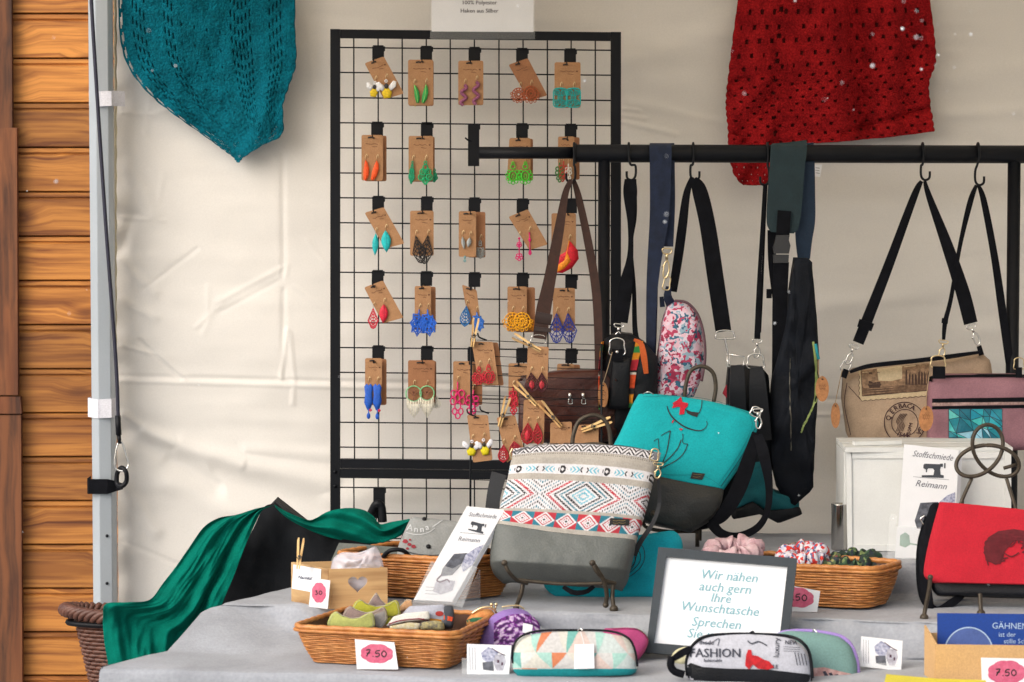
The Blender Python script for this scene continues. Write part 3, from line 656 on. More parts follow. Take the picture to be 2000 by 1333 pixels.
def earring(parent, pl, x, y, kind, w_, h_, cols, ang=0, hook=12, squash=1, y0=0):
    ca, sa = math.cos(math.radians(ang)), math.sin(math.radians(ang)); mbs = {}; k = 0
    tf = lambda p: (x + (p[0] * ca - p[1] * sa) * squash, y + p[0] * sa + p[1] * ca)
    for slot, ty, pts, lw in shape(kind, w_, h_):
        mb = mbs.setdefault(slot, MB()); q = [pl.pt(*tf(p)) + pl.N * (.0035 + .0013 * slot) for p in pts]
        if ty == 'poly': mb.pillow(q, pl.N, .0012, .0012, rings=2)
        elif ty == 'loop': mb.tube([pl.pt(*tf(p)) + pl.N * .004 for p in [tuple(a) for a in pts]], lw * .00062, 5, True)
        else: mb.tube([pl.pt(*tf(p)) + pl.N * (.0035 + .0013 * slot) for p in (cr(pts, len(pts) * 3) if len(pts) > 2 else pts)], lw * .00062, 5)
    e = mbs[0].build('earring', ec(cols[0]), parent)
    for s_ in mbs:
        if s_: mbs[s_].build({1: 'detail', 2: 'centre'}[s_] if kind != 'bee' else {1: 'wing', 2: 'head'}[s_], ec(cols[min(s_, len(cols) - 1)]), e)
    if hook:
        mb = MB(); hp = [(x, y + 1), (x - .5, y - hook * .4), (x + .5, y - hook * .8), (x + 2.2, y - hook), (x + 3.5, y - hook * .75), (x + 3.6, y - hook * .4)]
        mb.tube([pl.pt(*p) + pl.N * .0025 for p in hp], .00055, 5); mb.build('ear_wire', HK, e)
    return e
def card_pts(a, b, c_, d): return rounded([a, b, c_, d], 3.5, 2)
def earring_card(label, pts, pl, ears, text=True, hole=True, behind=None, group='earring cards on the wire grid', dark=False):
    ctr = pl.pt(*pts[0]); th_ = thing('earring_card', label, 'earring card', pl.pt((pts[3][0] + pts[2][0]) / 2, (pts[3][1] + pts[2][1]) / 2), group)
    panel('card', KRAFTB if dark else KRAFT, th_, pl, card_pts(*pts), .0008)
    A, B, D_ = [np.array(p, float) for p in (pts[0], pts[1], pts[3])]; U = B - A; W = D_ - A; ang = math.degrees(math.atan2(U[1], U[0]))
    if text:
        mb = MB(); q = PlaneO(pl, .0003); L = np.linalg.norm(U); un = U / L; wn = np.array((-un[1], un[0]))
        for fy, fa, fb, am in ((.2, .2, .82, 1.5), (.265, .5, .78, 1.0)):
            a0 = A + U * fa + W * fy; nn = int((fb - fa) * L / 1.6)
            dstroke(mb, q, [tuple(a0 + un * 1.6 * k + wn * am * (1 if k % 2 else -1) * (.5 + .5 * random.random())) for k in range(max(3, nn))], .75, .0004, smooth=False)
        if random.random() < .8: c0 = A + U * .86 + W * .2; dpoly(mb, q, [tuple(c0 + un * x + wn * y) for x, y in ((0, 2), (-2, -.5), (-1, -1.5), (0, -.6), (1, -1.5), (2, -.5))], .0004, False)
        mb.build('lettering', BROWNINK, th_)
    if hole:
        mb = MB(); a = A + U * .42 + W * .06; dd_ = U / np.linalg.norm(U); h = [a - dd_ * 5 + np.array((0, 0)), a + dd_ * 5]
        mb.tube([pl.pt(*p) + pl.N * .0012 for p in (h[0], a + np.array((0, -1)), h[1])], .0016, 6); mb.build('euro_hole', INK, th_)
    for i, e in enumerate(ears): earring(th_, pl, *e)
    if behind:
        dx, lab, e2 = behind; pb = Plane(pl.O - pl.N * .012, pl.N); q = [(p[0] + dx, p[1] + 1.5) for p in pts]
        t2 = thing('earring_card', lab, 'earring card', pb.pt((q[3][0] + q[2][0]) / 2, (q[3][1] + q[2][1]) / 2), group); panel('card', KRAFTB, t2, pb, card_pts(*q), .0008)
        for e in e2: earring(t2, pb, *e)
    return th_
def PlaneO(pl, d): return Plane(pl.O + pl.N * d, pl.N)
def display_hook(x, y, label, long=None):
    h = thing('display_hook', label, 'hook', P(x, y + 25, YG - .01), 'black plastic hooks clipped on the wire grid')
    ln = long or 26; mb = MB(); y1_ = YG - .011
    mb.prism([P(x - 12, y - 1, y1_), P(x + 13, y - 1, y1_), P(x + 13, y + 8, y1_), P(x + 11, y + 9, y1_), P(x + 11, y + ln, y1_), P(x - 12, y + ln, y1_)], V((0, .006, 0))); mb.build('clip', BLKP, h)
    mb = MB(); a = P(x, y - 1, YG - .004); b = P(x, y + 4, YG - .004); mb.box((a + b) / 2 + V((0, 0, .002)), (.022, .014, .006)); mb.build('clip_lip', BLKP, h)
    mb = MB(); p = P(x - 6, y + ln - 2, YG - .011); pm = p + V((0, -.02, -.006)); mb.tube([p, pm, pm + V((-.002, -.028, .002)), pm + V((-.002, -.034, .008))], .0014, 6); mb.build('peg', BLK, h)
    return h
YC = YG - .026; PC = PY(YC)
def rect(x0_, y0_, x1_, y1_): return [(x0_, y0_), (x1_, y0_), (x1_, y1_), (x0_, y1_)]
ROWN = ['top', 'second', 'third', 'fourth', 'fifth']; COLN = ['first', 'second', 'third', 'fourth', 'fifth']
hooks = [[(739, 92), (833, 93), (927, 95), (1020, 97), (1114, 98)], [(737, 241), (834, 242), None, (1020, 244), (1115, 245)], [(739, 386), (834, 387), (927, 389), (1021, 391), (1116, 391)],
         [(738, 531), (833, 533), (927, 535), (1021, 536), (1116, 539)], [(739, 678), (834, 679), (925, 681), (1020, 683), (1116, 684)]]
what = [['bee', 'green feather', 'mauve spiral', 'copper lace', 'turquoise square'], ['orange feather', 'green clover', '', 'lime green', 'multicoloured'], ['turquoise leaf', 'black lattice', 'silver', 'pink flower', 'red flame'], ['red leaf', 'royal blue', 'twisted blue', 'yellow round', 'navy lattice'], ['blue fish', 'fringed tree', 'magenta lace', 'half hidden red', 'rightmost bottom']]
for r in range(5):
    for c_ in range(5):
        if hooks[r][c_]: display_hook(*hooks[r][c_], 'black plastic hook holding the %s earring card on the wire grid' % what[r][c_])
bk = thing('grid_bracket', 'tall black bracket on the wire grid where the clothes rail begins', 'bracket', P(926, 325, YG - .02))
mb = MB(); mb.prism([P(x, y, YG - .02) for x, y in ((914, 244), (938, 244), (938, 253), (936, 254), (936, 325), (914, 325))], V((0, .014, 0))); mb.build('plate', BLKP, bk)
mb = MB(); ptube(mb, [(909, 270, YG - .03), (914, 274, YG - .022), (920, 276, YG - .02)], .0018, 6); mb.build('screw', BLK, bk)
lh = display_hook(741, 955, 'long black hook on the lower wire grid above the green scarf', 58)
mb = MB(); ptube(mb, [(725, 1003, YG - .02), (735, 985, YG - .03), (745, 990, YG - .03), (748, 1020, YG - .03)], .009, 8); mb.build('knob', BLKP, lh)

E = earring_card
E('kraft card with bee earrings, swung askew in the top left corner of the wire grid', [(712, 124), (749.5, 110.5), (789, 183), (750, 195)], PC, [(733, 160, 'bee', 33, 30, ('#e3c21a', '#e8e8ea', '#2c2a30'), 8), (754, 156, 'bee', 40, 36, ('#e3c21a', '#e8e8ea', '#2c2a30'), -4)])
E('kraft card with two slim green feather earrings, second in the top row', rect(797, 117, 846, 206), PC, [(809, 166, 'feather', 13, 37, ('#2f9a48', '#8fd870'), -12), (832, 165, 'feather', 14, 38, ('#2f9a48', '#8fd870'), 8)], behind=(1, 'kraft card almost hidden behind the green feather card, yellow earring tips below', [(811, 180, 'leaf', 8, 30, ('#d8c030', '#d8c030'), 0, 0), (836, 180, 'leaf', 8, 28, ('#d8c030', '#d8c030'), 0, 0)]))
E('kraft card with two mauve spiral earrings, middle of the top row', rect(895, 119, 944, 206), PC, [(907, 166, 'spiral', 12, 40, ('#8f4f70', '#c893ae'), 3), (930, 160, 'spiral', 12, 44, ('#8f4f70', '#c893ae'), 0)])
E('kraft card with round copper lace earrings, hanging askew in the top row', [(993, 127), (1031, 114), (1069, 187), (1033, 197)], PC, [(1015, 172, 'round', 26, 26, ('#a9552f',), 10), (1037, 168, 'round', 30, 30, ('#a9552f',), 0)], dark=True)
E('kraft card with square turquoise lace earrings, rightmost in the top row', rect(1083, 122, 1134, 211), PC, [(1095, 172, 'square', 27, 38, ('#19a9a6',), 2), (1120, 172, 'square', 27, 38, ('#19a9a6',), 0)])
E('kraft card with two bright orange feather earrings at the left edge of the wire grid', rect(706, 264, 748, 353), PC, [(714, 313, 'feather', 14, 41, ('#f0561a', '#f0561a'), 0), (736, 314, 'feather', 15, 40, ('#f0561a', '#f0561a'), 12)], behind=(7, 'kraft card peeping out behind the orange feather card', []))
E('kraft card with emerald green clover earrings in the second row', rect(798, 266, 846, 354), PC, [(806, 315, 'clover', 22, 45, ('#12956a',), 8, 12, .5), (831, 315, 'clover', 30, 46, ('#12a86c',), 0)], behind=(3, 'kraft card behind the emerald clover card, green lace showing at its right', [(848, 330, 'clover', 14, 26, ('#12956a',), 0, 0)]))
E('kraft card with lime green lace earrings partly behind the clothes rail', [(995, 270), (1036, 270), (1036, 352), (990, 352)], PC, [(1002, 316, 'chandelier', 30, 45, ('#4cc832',), 0), (1026, 316, 'chandelier', 30, 45, ('#4cc832',), 0)], behind=(5, 'kraft card behind the lime green earring card', []))
E('kraft card with multicoloured beaded earrings behind the rail end, at right of the grid', rect(1090, 267, 1122, 350), PC, [(1093, 318, 'lace', 17, 38, ('#3f7a3a',), 0), (1101, 315, 'lace', 17, 40, ('#b8402f',), 4), (1110, 320, 'lace', 13, 34, ('#d8d2c8',), 0)], behind=(10, 'kraft card behind the multicoloured beaded earring card', []))
E('kraft card with turquoise leaf earrings, swung askew at the left of the third row', [(712, 416), (749.5, 405), (790, 476), (752, 486)], PC, [(734, 456, 'leaf', 14, 44, ('#17b0b4', '#17b0b4'), 2), (753, 450, 'leaf', 21, 44, ('#17b8bc', '#0f8f95'), -3)])
E('kraft card with black lattice drop earrings in the third row', rect(801, 412, 847, 500), PC, [(812, 461, 'lattice', 25, 54, ('#1d1a1c',), -12), (836, 460, 'lattice', 27, 56, ('#1d1a1c',), 8)])
E('kraft card with small silver earrings in the middle of the third row', rect(896, 413, 930, 502), PC, [(903, 462, 'leaf', 8, 26, ('#a8adad', '#7f8888'), -8), (918, 464, 'leaf', 10, 20, ('#a8adad', '#7f8888'), 12), (908, 500, 'flower', 6, 12, ('#7fa3a5',), 0, 0)], behind=(18, 'kraft card standing out right behind the small silver earring card', [(938, 470, 'chandelier', 18, 36, ('#8d8f8c',), 0)]))
E('kraft card with pink flower chain earrings hanging askew in the third row', [(993, 424), (1031, 409), (1070, 478), (1034, 489)], PC, [(1014, 464, 'flower', 18, 48, ('#e01b76',), 0), (1034, 454, 'flower', 11, 50, ('#e01b76',), -3, 12, .6)])
E('kraft card with large red and orange flame earring behind the brown strap', rect(1077, 417, 1125, 500), PC, [(1112, 470, 'flame', 42, 66, ('#d3182c', '#ef8f1a'), 8)])
E('kraft card with red leaf lace earrings, askew at the left of the fourth row', [(711, 562), (748, 548), (788, 621), (748, 632)], PC, [(729, 602, 'lattice', 20, 40, ('#c8203c',), 0), (750, 594, 'leaf', 19, 38, ('#cf1f3a', '#a31530'), 2)])
E('kraft card with broad royal blue lace earrings in the fourth row', rect(810, 559, 842, 645), PC, [(819, 605, 'star', 30, 52, ('#1558c0',), 5), (835, 605, 'star', 30, 52, ('#1a62cf',), -5)], behind=(9, 'kraft card behind the royal blue lace card in the fourth row', []))
E('narrow turned kraft card with two blue earrings in the middle of the fourth row', [(902, 556), (931, 567), (940, 640), (916, 633)], PC, [(911, 598, 'drop', 20, 40, ('#1f6fb0',), 5), (931, 610, 'star', 22, 38, ('#2a6cc4',), -10)])
E('kraft card with round yellow lace earrings in the fourth row', rect(991, 560, 1029, 648), PC, [(1001, 610, 'round', 33, 38, ('#eda512',), 0), (1020, 610, 'round', 33, 38, ('#f0ac18',), 0)], behind=(16, 'kraft card with orange lace behind the round yellow earring card', [(1040, 625, 'round', 18, 26, ('#d98a12',), 0, 0)]))
E('kraft card with navy lattice drop earrings right of the brown strap', rect(1080, 563, 1123, 648), PC, [(1087, 612, 'lattice', 30, 58, ('#20399a',), 0), (1109, 612, 'lattice', 30, 58, ('#20399a',), -4)])
E('kraft card with blue fish earrings and pink beads at the bottom left', rect(713, 700, 746, 790), PC, [(720, 748, 'fish', 19, 70, ('#1754b8', '#d01c50'), 0), (737, 748, 'fish', 19, 71, ('#1754b8', '#d01c50'), 0)], behind=(9, 'kraft card behind the blue fish earring card, bottom left', []))
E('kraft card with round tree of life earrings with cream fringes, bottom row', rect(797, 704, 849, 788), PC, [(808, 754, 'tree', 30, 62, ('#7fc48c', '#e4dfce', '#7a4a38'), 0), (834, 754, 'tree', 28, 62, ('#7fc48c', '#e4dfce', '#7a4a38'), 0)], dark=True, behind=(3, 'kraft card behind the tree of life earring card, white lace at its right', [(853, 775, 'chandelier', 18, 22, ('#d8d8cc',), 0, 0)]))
E('kraft card with magenta lace earrings left of the foreground card stand', rect(885, 706, 924, 790), PC, [(894, 746, 'lace', 30, 72, ('#d6136c',), 0), (925, 762, 'lace', 26, 50, ('#d6136c',), 6)], behind=(18, 'kraft card behind the magenta lace earring card', []))
E('kraft card with red lace earring half hidden by clothespins', rect(993, 710, 1032, 796), PC, [(1002, 755, 'lace', 16, 42, ('#c01f34',), 0)])
E('kraft card cut off by the brown leather bag, bottom right of the grid', [(1088, 711), (1121, 711), (1121, 760), (1088, 760)], PC, [], behind=(12, 'darker kraft card behind the card above the brown leather bag', []))
# ------------------------------------------------ clothes rail with hanging bags
YR = .10
rack = thing('clothes_rail', 'black metal clothes rail crossing in front of the tent wall, hung with bags', 'clothes rail', P(1600, 1300, YR) * 1)
rack.location.z = 0
mb = MB(); mb.tube([P(936, 299, YR), P(1125, 299, YR)], .0125, 16); mb.build('inner_rail', BLK, rack)
mb = MB(); mb.tube([P(1120, 300, YR), P(1122, 300, YR), P(2400, 303, YR)], .0188, 18); mb.build('rail', BLK, rack)
mb = MB(); mb.tube([P(1119, 300, YR), P(1126, 300, YR)], .0215, 16); mb.build('collar', BLKP, rack)
for x in (1180, 1981):
    a = P(x, 312, YR); mb = MB(); mb.tube([a, V((a.x, a.y, .03))], .0125 if x < 1500 else .0135, 14); mb.build('upright', BLK, rack)
    mb = MB(); mb.box((a.x, YR, .015), (.04, .45, .03)); mb.build('foot', BLK, rack)
def s_hook(x, ybot, dx, label, flip=1):
    h = thing('s_hook', label, 'hook', P(x + dx, ybot, YR - .03), 's hooks over the clothes rail'); mb = MB(); f = flip
    c = P(x, 301, YR); R_ = .0225; pts = [c + V((-.001 * f, R_ * math.cos(a), R_ * math.sin(a))) for a in [math.radians(k) for k in (-20, 15, 50, 90, 130, 165, 200)]]
    e = P(x + dx, ybot, YR - .025); m = P(x + dx * .35, 322, YR - .024)
    pts += [m, P(x + dx * 1.0 + 4 * f, ybot - 28, YR - .025), P(x + dx + 4 * f, ybot - 8, YR - .025), P(x + dx - 3 * f, ybot, YR - .025), P(x + dx - 12 * f, ybot - 4, YR - .025), P(x + dx - 13 * f, ybot - 17, YR - .025)]
    mb.tube([V(p) for p in cr([tuple(q) for q in pts], 44)], .0026, 7); mb.build('wire', BLK, h); return h
s_hook(1229, 352, 8, 'black s hook near the left rail post, holding a twisted black strap', 1)
s_hook(1353, 352, 0, 'black s hook on the rail holding a forked black strap', -1)
s_hook(1500, 362, -2, 'black s hook right before the red shawl corner, holding thin straps', 1)
s_hook(1801, 352, 2, 'black s hook above the beige stamp bag', -1)
s_hook(1909, 362, 0, 'rightmost black s hook, above the pink bag', -1)
s_hook(1122, 356, -3, 'black hook on the rail collar holding the brown bag strap', 1)

def dring(mb, cx, cy, w_, h_, y, r=.0013, ang=0):
    a = math.radians(ang); q = [(-w_ / 2, -h_ * .1), (-w_ * .45, -h_ * .45), (0, -h_ * .6), (w_ * .45, -h_ * .45), (w_ / 2, -h_ * .1), (w_ / 2, h_ * .4), (-w_ / 2, h_ * .4)]
    ptube(mb, [(cx + u * math.cos(a) - v * math.sin(a), cy + u * math.sin(a) + v * math.cos(a), y) for u, v in q], r, 6, closed=True)
def swivel(mb, x0_, y0_, x1_, y1_, y, r=.0016):
    """lobster clasp from strap end (x0,y0) to ring (x1,y1)"""
    L = math.hypot(x1_ - x0_, y1_ - y0_); ux, uy = (x1_ - x0_) / L, (y1_ - y0_) / L; nx, ny = -uy, ux
    g = lambda t, s_: (x0_ + ux * L * t + nx * s_, y0_ + uy * L * t + ny * s_, y)
    ptube(mb, [g(0, -9), g(-.02, 0), g(0, 9), g(.14, 7), g(.16, 0), g(.14, -7)], r * .8, 6, closed=True)
    ptube(mb, [g(.14, 0), g(.35, 0)], r * 1.7, 7, smooth=False); ptube(mb, [g(.35, 0), g(.5, -4.5), g(.75, -5.5), g(.97, -1), g(.93, 4.5), g(.7, 5), g(.5, 3.5), g(.4, 0)], r, 6)
    ptube(mb, [g(.5, 3.5), g(.62, 8)], r * .8, 6, smooth=False)
def wood_tag(parent, cx, cy, rx, ry, y, from_, pat=True, ang=0):
    pl = PY(y); a = math.radians(ang); q = [(cx + u * math.cos(a) - v * math.sin(a), cy + u * math.sin(a) + v * math.cos(a)) for u, v in circ(0, 0, rx, ry, 24)]
    t_ = panel('wooden_tag', mat('cork_wood', '#a9744a', .8, .2, 150, .3, 400), parent, pl, q, .003, off=0)
    mb = MB(); ptube(mb, [(*from_, y + .004), ((from_[0] + cx) / 2 - 3, (from_[1] + cy) / 2, y), (cx - 1, cy - ry * .85, y - .003)], .0009, 6); mb.build('cord', mat('jute', '#9a8468', .9, .2), t_)
    mb = MB(); mb.ball(P(cx, cy - ry * .75, y - .002), .0016, 5); mb.build('eyelet', INK, t_)
    if pat:
        mb = MB(); s_ = PlaneO(pl, .0001); dstroke(mb, s_, [(cx - rx * .5 + k * rx * .14, cy + (2 if k % 2 else -2) - 6) for k in range(8)], .8, smooth=False, eps=.0005); dstroke(mb, s_, [(cx - rx * .4 + k * rx * .14, cy + (1.5 if k % 2 else -2)) for k in range(7)], .8, smooth=False, eps=.0005); mb.build('lettering', BROWNINK, t_)
    return t_

# --- brown leather bag behind the card stand
BRL = mat('brown_leather', '#4a2116', .38, .3, 12, .4, 200, col2='#35160f'); BRW = mat('brown_webbing', '#3a231c', .8, .25, 60, .3, 900)
b = thing('brown_bag', 'brown leather flap bag on a broad brown strap behind the foreground card stand', 'handbag', P(1095, 840, .03), 'bags hanging from the clothes rail')
pl = PY(.03); _, sf = puff('body', BRL, b, pl, [(1014, 738), (1100, 726), (1188, 724), (1205, 740), (1205, 850), (1190, 864), (1030, 866), (1012, 850)], .05, .012, k=.35, wr=.003, rnd=8)
mb = MB(); dpoly(mb, sf, [(1014, 740), (1188, 726), (1204, 742), (1203, 795), (1190, 822), (1100, 826), (1018, 820)], .004); fl = mb.build('flap', BRL, b)
mb = MB(); dstroke(mb, sf, [(1020, 815), (1100, 820), (1188, 816), (1199, 795)], 1.6, .0055); dstroke(mb, sf, [(1060, 782), (1199, 775)], 1.5, .0055); mb.build('seam', mat('dark_thread', '#1d0d0a', .8, 0), b)
for x in (1113, 1139):
    mb = MB(); ptube(mb, [(x, 768, .006), (x, 778, .006)], .0035, 8, smooth=False); dring(mb, x + 1, 785, 7, 10, .006, .001); mb.build('buckle', SIL, b)
mb = MB(); strap(mb, [(1116, 352, YR - .03, 9), (1104, 380, .07, 13), (1090, 460, .06, 20), (1073, 550, .05, 24), (1061, 610, .045, 29), (1054, 662, .04, 26)], .003); mb.build('strap', BRW, b)
mb = MB(); strap(mb, [(1120, 352, YR - .02, 8), (1130, 385, .085, 13), (1148, 470, .08, 16), (1163, 560, .07, 17), (1168, 640, .06, 16), (1170, 730, .05, 16)], .003); mb.build('strap', BRW, b)
mb = MB(); strap(mb, [(1064, 612, .041, 31), (1062, 622, .04, 32), (1060, 632, .041, 31)], .004); strap(mb, [(1061, 640, .039, 32), (1060, 648, .038, 32)], .004); mb.build('slider', mat('brown_plastic', '#2e1c18', .5), b)
mb = MB(); dring(mb, 1051, 664, 26, 16, .04, .0012); mb.build('ring', SIL, b)

# --- black bag with striped African print, left of the rail post
b = thing('print_bag', 'black bag with orange and green striped print edges and an oval wooden tag', 'handbag', P(1225, 850, .04), 'bags hanging from the clothes rail')
pl = PY(.04); _, sf = puff('body', BLKL, b, pl, [(1182, 665), (1205, 652), (1235, 655), (1262, 672), (1285, 700), (1284, 780), (1262, 830), (1250, 850), (1190, 850), (1172, 800), (1174, 700)], .07, .018, k=.4, wr=.008, seed=3)
KEN = [('#d98a1c', 14), ('#2f8a44', 14), ('#d98a1c', 12), ('#b22333', 26), ('#141012', 4), ('#d8cfc4', 3), ('#cf4a1e', 26), ('#141012', 8)]
def kente(u, w0=1):
    tot = sum(k[1] for k in KEN); d = (u * 1.35 * tot) % tot
    for c_, l in KEN:
        if d < l: return lin(c_)
        d -= l
    return lin(KEN[0][0])
KM = attrmat('print_cloth')
for pts, wd in (([(1178, 668), (1175, 700), (1172, 750), (1173, 800)], 8), ([(1248, 668), (1240, 705), (1234, 745), (1228, 795)], 15)):
    q = cr(pts, 60); mb = MB(); mb.sheet(lambda s, t: (lambda c_, p, n: p + n * .004)(0, *sf.hit(q[min(59, int(t * 59.99))][0] + (s - .5) * wd * (1 - .15 * t), q[min(59, int(t * 59.99))][1])), 3, 59, colfn=lambda s, t: kente(t * .9)); mb.build('print_stripe', KM, b)
mb = MB(); strap(mb, [(1238, 664, .015, 5), (1252, 672, .015, 10), (1258, 700, .01, 12), (1262, 730, .012, 9)], .004); mb.build('orange_piping', mat('orange_cloth', '#b8521c', .8), b)
_, s2 = puff('front_pocket', BLKL, b, Plane((0, .012, 0)), [(1196, 700), (1232, 700), (1228, 800), (1186, 800)], .02, .006, rnd=6)
mb = MB(); strap(mb, [(1231, 350, YR - .03, 22), (1231, 380, YR - .03, 27), (1232, 440, YR - .03, 12), (1231, 500, YR - .03, 12), (1222, 560, YR - .03, 27), (1212, 630, YR - .035, 28)], .003); mb.build('strap', BLKW, b)
mb = MB(); strap(mb, [(1239, 350, YR - .02, 8), (1237, 420, YR - .02, 14), (1232, 480, YR - .02, 8), (1238, 560, YR - .02, 8), (1240, 640, YR - .02, 10), (1245, 670, .06, 12)], .003); mb.build('strap', BLKW, b)
mb = MB(); strap(mb, [(1206, 682, .01, 22), (1206, 706, .005, 22)], .004); mb.build('ring_loop', BLKW, b)
mb = MB(); swivel(mb, 1209, 634, 1205, 672, YR - .05, .0018); dring(mb, 1205, 680, 28, 32, .01, .0018); mb.ball(P(1205, 688, .006), .004, 6); mb.build('clasp', SIL, b)
wood_tag(b, 1178, 772, 10, 25, -.005, (1196, 688))

# --- floral bag on a navy strap
b = thing('floral_bag', 'pink and blue floral cloth bag hanging on a broad navy strap', 'handbag', P(1325, 780, .05), 'bags hanging from the clothes rail')
pl = PY(.06)
fm = bpy.data.materials.new('floral_cloth'); fm.use_nodes = True; t = fm.node_tree; N = t.nodes.new; L = t.links.new; bs = t.nodes['Principled BSDF']; tc = N('ShaderNodeTexCoord')
nz = N('ShaderNodeTexNoise'); nz.inputs['Scale'].default_value = 60; ad = N('ShaderNodeVectorMath'); ad.operation = 'MULTIPLY_ADD'; ad.inputs[1].default_value = (.05, .05, .05); L(tc.outputs['Object'], nz.inputs['Vector']); L(nz.outputs['Color'], ad.inputs[0]); L(tc.outputs['Object'], ad.inputs[2])
vo = N('ShaderNodeTexVoronoi'); vo.inputs['Scale'].default_value = 105; L(ad.outputs[0], vo.inputs['Vector'])
sh = N('ShaderNodeSeparateColor'); L(vo.outputs['Color'], sh.inputs[0]); r = N('ShaderNodeValToRGB'); r.color_ramp.interpolation = 'CONSTANT'; e = r.color_ramp.elements
for k, (p_, c_) in enumerate(((0, '#b03a5c'), (.2, '#d9b3c2'), (.42, '#8f2544'), (.52, '#d5c5d2'), (.74, '#2f6480'), (.84, '#8fa9ba'), (.93, '#1f4a60'))):
    if k < 2: e[k].position = p_; e[k].color = lin(c_)
    else: q = e.new(p_); q.color = lin(c_)
L(sh.outputs[0], r.inputs[0]); L(r.outputs[0], bs.inputs['Base Color']); bs.inputs['Roughness'].default_value = .8
_, sf = puff('body', fm, b, pl, [(1320, 590), (1340, 592), (1360, 612), (1372, 650), (1375, 700), (1368, 745), (1355, 775), (1280, 790), (1278, 760), (1285, 700), (1295, 630), (1305, 600)], .07, .022, wr=.01, seed=5)
mb = MB(); ptube(mb, [(1318, 588, .045), (1342, 592, .045), (1362, 614, .045), (1374, 652, .045), (1377, 700, .045), (1370, 745, .045)], .003, 7); mb.build('piping', mat('mauve_piping', '#5c3f4a', .7), b)
y0 = YR - .024
mb = MB(); strap(mb, [(1290, 280, YR - .004, 42), (1290, 290, y0, 43), (1290, 330, y0, 42), (1288, 420, y0, 38), (1277, 520, y0, 26), (1272, 600, y0, 20), (1270, 720, y0, 16)], .003, n=50); mb.build('strap', NAVY, b)
mb = MB(); strap(mb, [(1308, 280, YR + .005, 18), (1309, 330, YR - .015, 18), (1306, 400, YR - .015, 25), (1304, 482, YR - .015, 22)], .003, n=40); strap(mb, [(1282, 560, YR - .01, 6), (1279, 640, YR - .01, 8), (1276, 720, YR, 8)], .003); mb.build('strap', NAVY, b)
mb = MB(); swivel(mb, 1303, 487, 1300, 545, YR - .03, .0018); dring(mb, 1302, 555, 12, 26, YR - .03, .0014, 10); mb.build('clasp', GOLD, b)
mb = MB(); strap(mb, [(1306, 560, YR - .02, 10), (1304, 580, YR - .02, 16), (1312, 597, YR - .01, 20)], .005); strap(mb, [(1292, 580, YR - .01, 8), (1294, 600, YR - .01, 10)], .005); mb.build('strap_loop', NAVY, b)

# --- black strapped bag with turquoise lower part
TEALD = mat('petrol_felt', '#0e5f68', .9, .15, 30, .4, 500)
b = thing('turquoise_black_bag', 'narrow black bag with dark turquoise bottom hanging side on from a forked strap', 'handbag', P(1500, 1020, .06), 'bags hanging from the clothes rail')
pl = PY(.07); _, sf = puff('body', BLKL, b, pl, [(1424, 722), (1450, 716), (1490, 720), (1502, 735), (1512, 900), (1500, 960), (1440, 930), (1425, 890), (1420, 760)], .06, .02, wr=.01, seed=8)
puff('lower_panel', TEALD, b, PY(.055), [(1452, 905), (1505, 900), (1510, 960), (1562, 975), (1560, 1000), (1500, 1000), (1470, 980), (1432, 998), (1440, 950)], .06, .012, wr=.01, rnd=6)
puff('base', BLKL, b, PY(.050), [(1430, 996), (1452, 990), (1470, 978), (1490, 1000), (1562, 990), (1568, 1005), (1520, 1023), (1500, 1012), (1472, 1000), (1430, 1016)], .065, .006, rnd=4)
mb = MB(); strap(mb, [(1352, 346, YR - .03, 8), (1341, 380, YR - .028, 14), (1333, 440, YR - .03, 18), (1325, 500, YR - .01, 18), (1314, 570, YR, 16)], .003); mb.build('strap', BLKW, b)
mb = MB(); strap(mb, [(1354, 350, YR - .03, 14), (1366, 372, YR - .028, 29), (1382, 440, YR - .03, 31), (1397, 540, YR - .03, 32), (1413, 648, YR - .03, 31)], .003, n=30); mb.build('strap', BLKW, b)
mb = MB(); dring(mb, 1416, 655, 34, 16, YR - .035, .0014); ptube(mb, [(1416, 660, YR - .035), (1418, 672, YR - .035), (1422, 692, YR - .035)], .0022, 7); ptube(mb, [(1420, 690, YR - .035), (1424, 715, YR - .035), (1426, 690, YR - .035)], .0014, 6); ptube(mb, [(1420, 694, .05), (1421, 716, .05), (1452, 716, .05), (1454, 697, .05), (1424, 692, .05)], .0014, 6, 30, False)
mb.build('clasp', SIL, b); mb = MB()
swivel(mb, 1479, 664, 1478, 700, YR - .04, .0014); dring(mb, 1476, 708, 30, 28, .05, .0015); mb.build('clasp', SIL, b)
mb = MB(); strap(mb, [(1440, 714, .03, 26), (1440, 760, .02, 30), (1442, 830, .03, 34)], .012); strap(mb, [(1477, 717, .025, 24), (1480, 760, .015, 34), (1486, 860, .03, 42)], .014); mb.build('ring_loop', BLKL, b)
mb = MB(); strap(mb, [(1493, 360, YR - .03, 5), (1488, 450, YR - .03, 6), (1482, 560, YR - .03, 8), (1479, 663, YR - .035, 12)], .003); strap(mb, [(1497, 360, YR - .02, 4), (1493, 450, YR - .02, 4), (1488, 570, YR - .02, 5), (1484, 650, YR - .02, 5)], .003); mb.build('strap', BLKW, b)
puff('red_lining', mat('red_cloth', '#a8283a', .85), b, PY(.09), [(1412, 770), (1424, 742), (1430, 790)], .02, .004)

